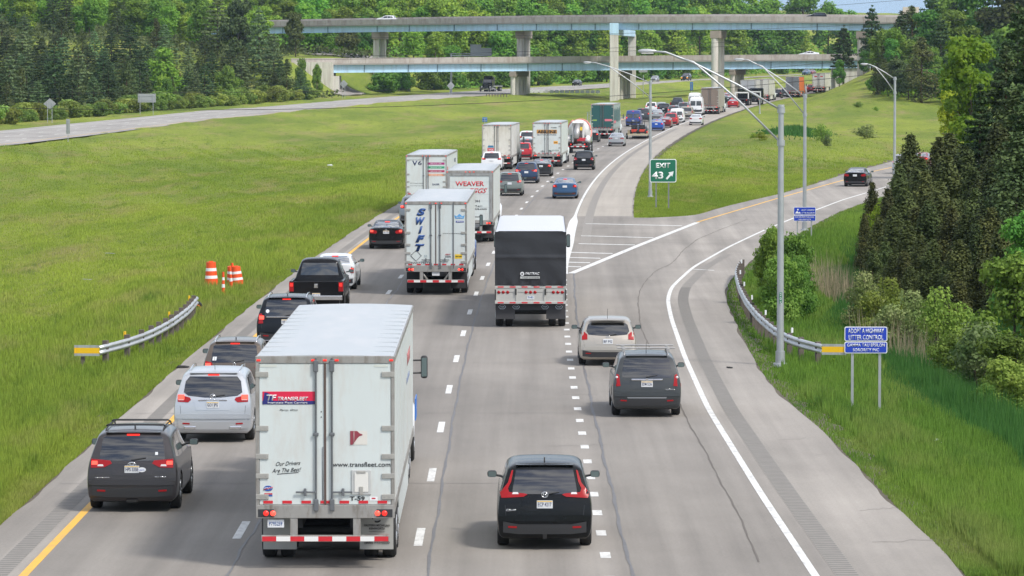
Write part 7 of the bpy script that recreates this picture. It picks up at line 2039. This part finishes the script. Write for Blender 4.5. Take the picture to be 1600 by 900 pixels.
# single out the lively ones
def lone(key, px, d, H, nm, label, m=None, wide=1., pxz=None):
    while px < 600 and float(opp_far(d)) - at(px, 100, d).x < 9 and d < 1000: d += 5
    x = at(px, 100, d).x; return tree(key, x, d, H, nm, label, m=m, wide=wide)
lone('fb1', 368, 628, 5.2, 'broadleaf_tree', 'bright green round tree at the roadside right of the wide sign back', LF_LIME if False else LF_SHRUB, 1.1)
lone('fb2', 355, 700, 7.5, 'broadleaf_tree', 'taller yellow green tree above the bright round one', LF_SHRUB, .8)
lone('fb0', 262, 605, 5.6, 'broadleaf_tree', 'fresh green tree rising behind the wide rectangular sign', LF_BROAD, .8)
lone('fp0', 305, 640, 7.0, 'pine_tree', 'tiered green pine right of the wide rectangular sign', LF_PINEB, .9)
lone('fb3', 470, 822, 8.5, 'broadleaf_tree', 'fresh green tree in front of the left end of the lower bridge', LF_BROAD, .6)
lone('fb2', 495, 835, 7.2, 'broadleaf_tree', 'fresh green tree just left of the lower bridge abutment', LF_BROAD, .5)
lone('fc0', 448, 815, 8.0, 'cedar_tree', 'dark cedar standing before the lower bridge approach', None, 1.1)
lone('fp1', 428, 840, 11.5, 'pine_tree', 'large dark pine left of the lower bridge approach', LF_PINEB, 1.0)
lone('fp0', 405, 850, 13.5, 'pine_tree', 'tall grey green pine reaching the upper bridge rail', LF_PINEB, .9)
lone('fb1', 372, 860, 13, 'pine_tree', 'dark rounded tree hiding the left end of the upper bridge', LF_PINE, .8)
lone('fp1', 340, 870, 13.5, 'pine_tree', 'tall dark pine left of the visible end of the upper bridge', LF_PINEB, 1.)
lone('fb2', 315, 880, 12.5, 'broadleaf_tree', 'tall green tree well left of the visible end of the upper bridge', LF_BROAD, .8)
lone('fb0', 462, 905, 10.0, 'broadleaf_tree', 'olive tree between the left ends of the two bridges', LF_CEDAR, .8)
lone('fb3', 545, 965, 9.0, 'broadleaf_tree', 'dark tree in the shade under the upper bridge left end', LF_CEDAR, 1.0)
lone('fb1', 570, 975, 9.0, 'broadleaf_tree', 'green tree right of the shaded slope under the upper bridge', LF_BROAD, 1.0)
# thicket along the road edge
for i in range(58):
    px = -20 + 500 * (i + RG_.random()) / 58; d_lo = pix(px, 190 - px * .085).y
    dd_ = d_lo
    for _ in range(6): dd_ += 0
    # walk along the far edge of the opposite road
    for dd_ in np.arange(520, 900, 4):
        if at(px, 100, dd_).x < float(opp_far(dd_)) - 6.5 - RG_.uniform(0, 5): break
    tree('fs%d' % RG_.randint(0, 1), at(px, 100, dd_).x, dd_, RG_.uniform(1.6, 3.2), 'thicket_shrub', 'yellow green shrub of the thicket along the opposite road', 'shrub', 'roadside thicket shrubs', wide=RG_.uniform(.9, 1.5))
# shrubs under and behind the bridges along the opposite road
for i in range(34):
    px = 585 + 720 * (i + RG_.random()) / 34
    dd_ = 0
    for dd_ in np.arange(880, 1500, 5):
        if at(px, 100, dd_).x < float(opp_far(dd_)) - 8 - RG_.uniform(0, 6): break
    if dd_ > 1480: continue
    tree('fs%d' % RG_.randint(0, 1), at(px, 100, dd_).x, dd_, RG_.uniform(3, 6), 'roadside_shrub', 'leafy shrub at the foot of the wood behind the bridges', 'shrub', 'shrubs below the wood', m=LF_BROAD, wide=RG_.uniform(.9, 1.3))

# --- right side, middle distance
RGp = 'trees on the right embankment'
for (px, d, H, key, m, wd) in [(1385, 745, 8, 'fc0', None, 1.3), (1372, 720, 5.5, 'fc1', None, 1.3), (1366, 735, 2.5, 'fs0', LF_BROAD, .8), (1380, 780, 9, 'fb2', LF_BROAD, .9), (1415, 720, 6, 'fb3', LF_BROAD, 1.1), (1430, 715, 5, 'fb1', LF_BROAD, 1.2), (1447, 712, 5, 'fb0', LF_BROAD, 1.2), (1400, 735, 6, 'fc0', None, 1.4), (1412, 770, 9, 'fp1', None, 1.), (1462, 715, 6, 'fb2', LF_BROAD, 1.2), (1480, 700, 6, 'fb3', LF_BROAD, 1.2), (1398, 760, 10, 'fb0', LF_BROAD, .8), (1420, 740, 9, 'fb1', LF_BROAD, .9), (1405, 800, 10, 'fc1', None, 1.3), (1436, 760, 7, 'fb2', LF_BROAD, 1.0), (1440, 820, 9, 'fb3', LF_FAR, 1.0), (1452, 740, 7.5, 'fb0', LF_BROAD, 1.1), (1470, 790, 11, 'fb2', LF_BROAD, 1.0), (1425, 850, 10, 'fb3', None, 1.0), (1392, 860, 8, 'fc0', None, 1.4), (1478, 860, 12, 'fp0', None, 1.1), (1408, 780, 12, 'fp1', LF_PINE, 1.0), (1425, 800, 12, 'fc0', None, 1.4), (1450, 790, 12, 'fb1', LF_BROAD, 1.), (1395, 740, 9, 'fb3', LF_BROAD, .9), (1383, 725, 6, 'fc0', None, 1.5), (1470, 760, 12, 'fp0', None, 1.), (1490, 770, 13, 'fb0', LF_BROAD, 1.), (1440, 700, 11, 'fc1', LF_CEDAR, 1.3), (1455, 800, 15, 'fp0', None, .9), (1475, 820, 17, 'fb2', LF_BROAD, .9), (1500, 800, 17, 'fp1', None, .9), (1525, 780, 17, 'fb3', LF_BROAD, 1.), (1550, 780, 18, 'fp0', None, 1.), (1580, 760, 18, 'fb0', LF_CEDAR, 1.), (1605, 760, 18, 'fb1', LF_CEDAR, 1.), (1402, 712, 7, 'fb1', LF_CEDAR, 1.), (1420, 706, 6.5, 'fb2', LF_PINE, 1.1), (1388, 716, 6, 'fb0', LF_CEDAR, 1.), (1500, 760, 9, 'fb1', LF_BROAD, 1.0), (1410, 860, 10, 'fc1', None, 1.3), (1485, 720, 8, 'fb3', LF_BROAD, 1.1), (1350, 830, 5, 'fb1', LF_BROAD, .8), (1365, 845, 6, 'fb2', LF_BROAD, .8), (1516, 700, 9, 'fb0', LF_BROAD, 1), (1545, 690, 12, 'fb2', LF_BROAD, 1), (1580, 690, 14, 'fb1', LF_BROAD, 1)]:
    tree(key, at(px, 100, d).x, d, H, 'broadleaf_tree' if key[1] == 'b' else ('cedar_tree' if key[1] == 'c' else 'pine_tree'), 'green tree in the group crowning the right embankment' if key[1] == 'b' else 'dark conifer in the group crowning the right embankment', group=RGp, m=m, wide=wd)
proto('tallpine', 'pine', 13, 3.6, 4200, .46, 777, LF_PINE, .22, base=.30, tiers=12, power=.55, irregular=.5)
lone('tallpine', 1318, 835, 12.2, 'pine_tree', 'tall open pine at the right end of the lower bridge, left of a pair', None, 1.2)
lone('tallpine', 1362, 845, 13.6, 'pine_tree', 'tall open pine at the lower bridge right end, right and taller of a pair', None, 1.05)
lone('fb1', 1312, 800, 5.5, 'broadleaf_tree', 'round dark green tree below the pair of tall pines', LF_BROAD, .7)
lone('fb0', 1462, 930, 13, 'cedar_tree', 'dark pointed conifer beside the end of the upper bridge', LF_CEDAR, .6)
proto('lime', 'broad', 13, 3.6, 9000, .36, 888, LF_LIME, .25, lobes=22, base=.15)
lone('lime', 1520, 330, 12.2, 'lime_tree', 'yellow green leafy tree standing out against the dark pines', None, .95)
lone('lime', 1492, 345, 7.5, 'lime_tree', 'lower yellow green tree left of the tall one', None, .9)
# bushes on the infield
proto('bush', 'broad', 2.2, 1.6, 1500, .17, 55, LF_SHRUB, .04, lobes=12, base=.0)
def bush(px, py, H, label, m=None, wide=1.): b = gpix(px, py); return tree('bush', b.x, b.y, H, 'bush', label, 'bush', m=m, wide=wide)
bush(1356, 216, 1.6, 'pale wispy bush on the infield slope left of the ramp lamp', LF_PALE, 1.6); bush(1293, 229, 1.3, 'dark small bush beside the reeds on the infield', LF_PINE, .8)
bush(1190, 219, .9, 'low yellow green bush at the left end of the reed patch', LF_LIME, 1.5); bush(1177, 216, .6, 'lowest yellow green bush on the infield, leftmost', LF_LIME, 1.5)
bush(1283, 220, 1.8, 'loose green bush behind the reed patch on the infield', LF_SHRUB, 1.1); bush(1342, 168, 1.0, 'low green bush on the infield crest', LF_SHRUB, 1.6); bush(1369, 173, .7, 'tiny green bush right of the one on the crest', LF_SHRUB, 1.3)

# --- right foreground trees
proto('np0', 'pine', 11, 3.1, 26000, .24, 501, LF_PINE, .2, base=.04, tiers=24, irregular=.35)
proto('np1', 'pine', 11, 3.3, 26000, .24, 502, LF_PINE, .2, base=.04, tiers=22, irregular=.4, power=.7)
proto('nc0', 'cedar', 6, 1.35, 16000, .15, 601, LF_CEDAR, .1)
proto('nc1', 'cedar', 6, 1.15, 15000, .15, 602, LF_CEDAR, .1)
proto('nc2', 'cedar', 6, 1.4, 15000, .15, 603, LF_CEDAR, .1)
proto('nb0', 'broad', 5, 2.0, 12000, .17, 701, LF_BROAD, .09, lobes=20, base=.02)
proto('nb1', 'broad', 4, 2.1, 9000, .16, 702, LF_SHRUB, .07, lobes=20, base=.0)
proto('nb2', 'broad', 4, 2.0, 6500, .15, 703, LF_PALE, .07, lobes=18, base=.0, spread=1.2)
NP = [  # px, d, top pixel, key, name, label, material, width
 (1364, 196, 290, 'nc0', 'small dark cedar at the left tip of the conifer stand', None, .85),
 (1352, 186, 340, 'nc1', 'low dark cedar in front of the left tip of the conifer stand', None, 1.0),
 (1388, 188, 300, 'nc2', 'dark cedar second from the left tip of the stand', None, 1.1),
 (1424, 200, 218, 'nc0', 'thin pointed cedar in front of the silver car on the ramp', None, 1.0),
 (1405, 192, 262, 'nc2', 'bushy cedar left of the thin pointed one', None, 1.0),
 (1468, 196, 222, 'nc1', 'dense dark cedar column near the ramp end', None, 1.0),
 (1446, 186, 275, 'nc2', 'dark cedar between the pointed one and the dense column', None, 1.1),
 (1440, 168, 372, 'nc2', 'young cedar with pointed top in front of the dense column', None, 1.0),
 (1414, 164, 395, 'nc1', 'short young cedar left of the pointed young one', None, 1.2),
 (1385, 172, 382, 'nc2', 'short dark cedar low in the stand, far left', None, 1.2),
 (1500, 182, 318, 'nc0', 'cedar with feathery top in the middle of the stand', None, 1.2),
 (1525, 176, 300, 'nc2', 'cedar right of the feathery one', None, 1.1),
 (1532, 210, 130, 'np0', 'dark pine whose crown overlooks the ramp', None, .95),
 (1572, 214, 70, 'np1', 'tall dark pine in the middle of the stand', None, .95),
 (1600, 220, 10, 'np0', 'very tall dark pine near the right edge', None, .9),
 (1632, 205, -30, 'np1', 'tallest dark pine cut by the right edge', None, .95),
 (1628, 250, -40, 'np0', 'very tall dark pine behind the tallest one', None, .9),
 (1590, 262, 5, 'np1', 'tall dark pine behind the middle of the stand', None, .85),
 (1556, 168, 250, 'nc1', 'grey green cedar towards the right edge', None, 1.3),
 (1590, 165, 215, 'nc2', 'grey green tall cedar at the right edge', LF_PINE, 1.4),
 (1565, 156, 360, 'nc0', 'dark cedar below the grey green ones', None, 1.4),
 (1535, 158, 400, 'nc2', 'short dark cedar low in the right part of the stand', None, 1.5),
 (1480, 160, 420, 'nc0', 'short dark cedar low in the middle of the stand', None, 1.5),
 (1500, 150, 440, 'nc1', 'lowest dark cedar in front of the stand', None, 1.6),
 (1622, 185, 60, 'np0', 'dark pine filling the right edge', None, 1.0)]
for i_, (px, d, ptop, k_) in enumerate([(1375, 178, 345, 'nc0'), (1398, 176, 330, 'nc1'), (1415, 182, 300, 'nc2'), (1432, 178, 330, 'nc0'), (1452, 174, 320, 'nc1'), (1470, 178, 290, 'nc2'), (1487, 172, 330, 'nc0'), (1508, 196, 235, 'nc1'), (1520, 188, 270, 'nc0'), (1545, 182, 260, 'nc2'), (1484, 204, 215, 'nc2'), (1510, 168, 340, 'nc2'), (1530, 164, 350, 'nc1'), (1550, 164, 330, 'nc2'), (1572, 172, 280, 'nc0'), (1598, 172, 250, 'nc1'), (1460, 166, 380, 'nc0'), (1425, 160, 420, 'nc0'), (1397, 168, 400, 'nc0'), (1612, 160, 320, 'nc0'), (1500, 158, 380, 'nc2'), (1478, 190, 250, 'nc0'), (1440, 190, 255, 'nc2'), (1420, 172, 350, 'nc1'), (1365, 170, 395, 'nc0'), (1560, 190, 200, 'nc1'), (1590, 196, 150, 'nc2'), (1580, 160, 330, 'nc1')]):
    NP.append((px, d, ptop, k_, 'dark cedar filling the inside of the right hand conifer stand', None, 1.35))
for (px, d, ptop, key, lab, m, wd) in NP:
    x = at(px, 100, d).x; z = zg(x, d); H = at(px, ptop, d).z - z
    tree(key, x, d, H, 'pine_tree' if key.startswith('np') else 'cedar_tree', lab, group='conifers in the right hand stand', m=m, wide=wd)
def nb(key, px, d, ptop, nm, lab, m=None, wide=1.):
    x = at(px, 100, d).x; z = zg(x, d); H = at(px, ptop, d).z - z; tree(key, x, d, H, nm, lab, 'shrub' if nm != 'broadleaf_tree' else 'tree', m=m, wide=wide)
nb('nb0', 1588, 134, 395, 'broadleaf_tree', 'vivid green broadleaf tree at the right edge below the pines', None, .9)
nb('nb0', 1578, 122, 520, 'broadleaf_tree', 'lower green broadleaf tree at the right edge', None, 1.1)
nb('nb0', 1604, 150, 330, 'broadleaf_tree', 'green broadleaf tree cut by the right edge', None, .8)
nb('nb0', 1208, 158, 352, 'leafy_shrub', 'tall leafy shrub behind the guardrail, left of the nearest lamp pole', None, .62)
nb('nb1', 1238, 156, 366, 'leafy_shrub', 'tall leafy shrub behind the guardrail, right of the nearest lamp pole', LF_BROAD, .68)
nb('nb1', 1222, 146, 400, 'leafy_shrub', 'lower leafy shrub in front of the tall pair at the guardrail', None, .75)
nb('nb1', 1252, 150, 402, 'leafy_shrub', 'lower leafy shrub at the right of the guardrail pair', LF_SHRUB, .62)
nb('nb2', 1352, 150, 425, 'flowering_shrub', 'pale flowering shrub above the big blue sign', None, .8)
nb('nb2', 1390, 146, 435, 'flowering_shrub', 'pale flowering shrub right of the one above the sign', LF_SHRUB, .8)
nb('nb2', 1425, 142, 455, 'flowering_shrub', 'pale flowering shrub in the middle below the cedars', None, .9)
nb('nb2', 1470, 140, 450, 'flowering_shrub', 'white dotted shrub below the cedars on the right', LF_SHRUB, .8)
nb('nb1', 1500, 130, 520, 'leafy_shrub', 'spreading green shrub on the ditch bank', None, 1.0)
nb('nb2', 1535, 124, 505, 'flowering_shrub', 'blossoming shrub nearest on the ditch bank', None, 1.1)
nb('nb1', 1570, 118, 560, 'leafy_shrub', 'green shrub at the right edge near the reeds', None, 1.1)
nb('nb1', 1545, 116, 600, 'leafy_shrub', 'lowest green shrub at the right edge', None, .9)
nb('nb1', 1378, 190, 320, 'leafy_shrub', 'light green shrub among the first cedars', LF_LIME, .5)
nb('nb1', 1304, 127, 560, 'leafy_shrub', 'small light green shrub by the guardrail end', LF_LIME, 1.0)

# ------------------------------------------------------------------ grass blades
def blade_mat(name, ca, cb):
    m, nt, b = _mat(name); N = nt.nodes.new; L = nt.links.new
    tcn = N('ShaderNodeTexCoord'); n = N('ShaderNodeTexNoise'); n.inputs['Scale'].default_value = .22; n.inputs['Detail'].default_value = 6; L(tcn.outputs['Object'], n.inputs['Vector'])
    at_ = N('ShaderNodeAttribute'); at_.attribute_name = 'tint'
    mr = N('ShaderNodeMapRange'); mr.inputs[1].default_value = .35; mr.inputs[2].default_value = .65; L(n.outputs['Fac'], mr.inputs[0])
    ad = N('ShaderNodeMath'); ad.operation = 'MULTIPLY_ADD'; ad.inputs[1].default_value = .5; L(mr.outputs[0], ad.inputs[0]); 
    h_ = N('ShaderNodeMath'); h_.operation = 'MULTIPLY'; h_.inputs[1].default_value = .5; L(at_.outputs['Fac'], h_.inputs[0]); L(h_.outputs[0], ad.inputs[2])
    m1 = N('ShaderNodeMix'); m1.data_type = 'RGBA'; m1.inputs['A'].default_value = (*ca, 1); m1.inputs['B'].default_value = (*cb, 1); L(ad.outputs[0], m1.inputs['Factor'])
    L(m1.outputs['Result'], b.inputs['Base Color']); b.inputs['Roughness'].default_value = .8; b.inputs['Specular IOR Level'].default_value = .15
    tr = N('ShaderNodeBsdfTranslucent'); L(m1.outputs['Result'], tr.inputs['Color']); mx_ = N('ShaderNodeMixShader'); mx_.inputs[0].default_value = .35
    L(b.outputs[0], mx_.inputs[1]); L(tr.outputs[0], mx_.inputs[2]); L(mx_.outputs[0], nt.nodes['Material Output'].inputs['Surface']); return m
def blades(nm, label, region, n, hfun, wfun, m, seed, lean=.35):
    """region(r, n) -> x, d arrays of candidate spots"""
    r_ = np.random.default_rng(seed); x, d = region(r_, n)
    ok = ~in_corr(x, d, .12); x, d = x[ok], d[ok]; n = len(x)
    z = zt(x, d); clump = .5 + .5 * np.sin(x * 1.7 + d * .6) * np.sin(x * .6 - d * .37 + 1)
    h = hfun(x, d, r_) * r_.uniform(.55, 1.25, n) * (.75 + .5 * clump); w_ = wfun(d) * r_.uniform(.7, 1.3, n)
    a = r_.uniform(0, 2 * PI, n); lx, ly = np.cos(a) * lean * h * r_.uniform(.2, 1, n), np.sin(a) * lean * h * r_.uniform(.2, 1, n)
    b_ = r_.uniform(-.7, .7, n); bx, by = np.cos(b_) * w_ / 2, np.sin(b_) * w_ / 2
    v = np.stack([np.stack([x - bx, d - by, z - .03], 1), np.stack([x + bx, d + by, z - .03], 1), np.stack([x + lx, d + ly, z + h], 1)], 1).reshape(-1, 3)
    me = npmesh(nm, v, np.arange(3 * n).reshape(-1, 3), m)
    t = me.attributes.new('tint', 'FLOAT', 'FACE'); t.data.foreach_set('value', r_.uniform(0, 1, n).astype(np.float32))
    o = bpy.data.objects.new(nm, me); COL.objects.link(o); return tag(o, label, 'grass', kind='stuff')
BL1 = grass_material('grass_blade', (.175, .255, .036), (.29, .36, .054), (.33, .305, .11), (.098, .18, .027), blade=True); BL2 = grass_material('grass_blade_lush', (.095, .195, .029), (.165, .265, .040), (.24, .27, .08), (.058, .14, .023), blade=True); BL3 = blade_mat('reed_blade', (.035, .12, .026), (.075, .18, .036)); BL4 = blade_mat('dry_reed', (.22, .19, .11), (.38, .33, .22))
def reg_left(r_, n):
    u = r_.uniform(0, 1, n); d = 80 + 400 * u ** 1.35; d = np.where(d > 300, d + r_.normal(0, 25, n), d); lo = -(.1285 * d + 1.5); hi = main_l(d) - .1; x = hi - (hi - lo) * r_.uniform(0, 1, n) ** 1.7; return x, d
def reg_right(r_, n):
    u = r_.uniform(0, 1, n); d = 74 + 210 * u ** 1.4; hi = .1285 * d + 1.5; lo = ramp_r(d) + .1; x = lo + np.maximum(hi - lo, .1) * r_.uniform(0, 1, n); return x, d
def reg_in(r_, n):
    d = D_GORE + 1 + np.abs(r_.normal(0, 75, n)); lo = c_of(d) + 5.4; hi = ramp_l(d); return lo + np.maximum(hi - lo, .1) * r_.uniform(0, 1, n), d
wf = lambda d: .018 + .00016 * d
blades('verge_grass', 'long bright grass of the median and left verge', reg_left, 300000, lambda x, d, r: np.where(np.abs(x - main_l(d)) < .9, .14, .30 - .17 * sstep(main_l(d) - x, 3, 9)), wf, BL1, 31)
blades('verge_grass', 'lush grass between the right shoulder and the ditch', reg_right, 230000, lambda x, d, r: np.where(x - ramp_r(d) < .8, .12, .30), wf, BL2, 32)
blades('infield_grass', 'short grass around the green exit sign', reg_in, 110000, lambda x, d, r: np.full(len(x), .14), wf, BL1, 33)
def reg_ditch(r_, n):
    d = 78 + 150 * r_.uniform(0, 1, n) ** 1.15; off = 4.0 + 11 * r_.uniform(0, 1, n) + .7 * np.sin(d * .2); x = ramp_r(d) + off; k = x < .1285 * d + 2; return x[k], d[k]
blades('reeds', 'tall dark green reeds filling the ditch on the right', reg_ditch, 230000, lambda x, d, r: np.full(len(x), .7) * sstep(x - ramp_r(d), 3.6, 6.0) + .2, lambda d: .028 + .0001 * d, BL3, 34, .22)
def reg_dry(r_, n):
    c = r_.choice(4, n); cx = np.array([1300, 1318, 1390, 1430])[c] ; cd_ = np.array([172, 168, 140, 138])[c]
    x0 = (cx - 800) / FPX * cd_; return x0 + r_.normal(0, .55, n), cd_ + r_.normal(0, 2.2, n)
blades('dry_reeds', 'straw coloured dead reeds in front of the cedars', reg_dry, 700, lambda x, d, r: np.full(len(x), 1.5), lambda d: .02 + .0001 * d, BL4, 35, .35)
def reg_reed2(r_, n):
    px = 1240 + 22 * r_.normal(0, 1, n); dd_ = 515 + 16 * r_.normal(0, 1, n) - (px - 1240) * .2; return (px - 800) / FPX * dd_, dd_
blades('infield_reeds', 'dark reed patch on the infield behind the lamps', reg_reed2, 14000, lambda x, d, r: np.full(len(x), .9) * r.uniform(.4, 1, len(x)) * np.exp(-((x / d * FPX + 800 - 1240) / 45) ** 2), lambda d: .16 + 0 * d, BL3, 36, .5)

# undergrowth closing the floor of the woods
def undergrowth(nm, label, spots, hmax, size, m, seed):
    x, d = spots; r_ = np.random.default_rng(seed); n = len(x)
    bump = .5 + .5 * np.sin(x * .8 + d * .19) * np.sin(x * .31 - d * .13 + 2)
    z = zt(x, d) + hmax * (.25 + .75 * bump) * r_.uniform(0, 1, n); C = np.stack([x, d, z], 1)
    v, f = cards(C, np.tile(np.array([[0, -.4, .8]]), (n, 1)), size, 1, .8, r_)
    o = bpy.data.objects.new(nm, npmesh(nm, v, f, m)); COL.objects.link(o); tag(o, label, 'undergrowth', kind='stuff')
r_ = np.random.default_rng(91)
d = r_.uniform(540, 1350, 150000); x = r_.uniform(-190, -10, len(d)); o_ = opp_far(d) - x
k = (o_ > 9) & (x / d * FPX + 800 > -60) & ~((d > 850) & (d < 925) & (o_ < 34) & (x / d * FPX + 800 > 440)) & (x / d * FPX + 800 < 640)
undergrowth('undergrowth', 'low leafy undergrowth covering the floor of the left wood', (x[k], d[k]), 2.2, .75, LF_CEDAR, 92)  # darker needle colour stands in for shaded gaps between the trees
d = r_.uniform(960, 1500, 90000); x = r_.uniform(-60, 190, len(d)); o_ = opp_far(d) - x; k = (o_ > 9)
undergrowth('undergrowth', 'low leafy undergrowth at the foot of the wood behind the bridges', (x[k], d[k]), 3.0, .9, LF_FAR, 93)
d = r_.uniform(706, 900, 26000); x = r_.uniform(66, 120, len(d)); k = (x - c_of(d) - 5.4 > 12) & (x / d * FPX + 800 > 1350 + (d - 700) * -.1) & (x / d * FPX + 800 > 1375)
undergrowth('undergrowth', 'dark undergrowth below the trees on the right embankment', (x[k], d[k]), 2.2, .5, LF_FAR, 94)
# ------------------------------------------------------------------ air
hz = MB().box(-2200, 2200, -60, 5200, -12, 140).build('haze', None)
hm = bpy.data.materials.new('haze'); hm.use_nodes = True; nt = hm.node_tree; nt.nodes.clear()
ho = nt.nodes.new('ShaderNodeOutputMaterial'); pv = nt.nodes.new('ShaderNodeVolumePrincipled')
pv.inputs['Color'].default_value = (.62, .80, 1.0, 1); pv.inputs['Density'].default_value = .00005; pv.inputs['Anisotropy'].default_value = .2
nt.links.new(pv.outputs[0], ho.inputs['Volume']); hz.data.materials.clear(); hz.data.materials.append(hm)
tag(hz, kind='stuff')
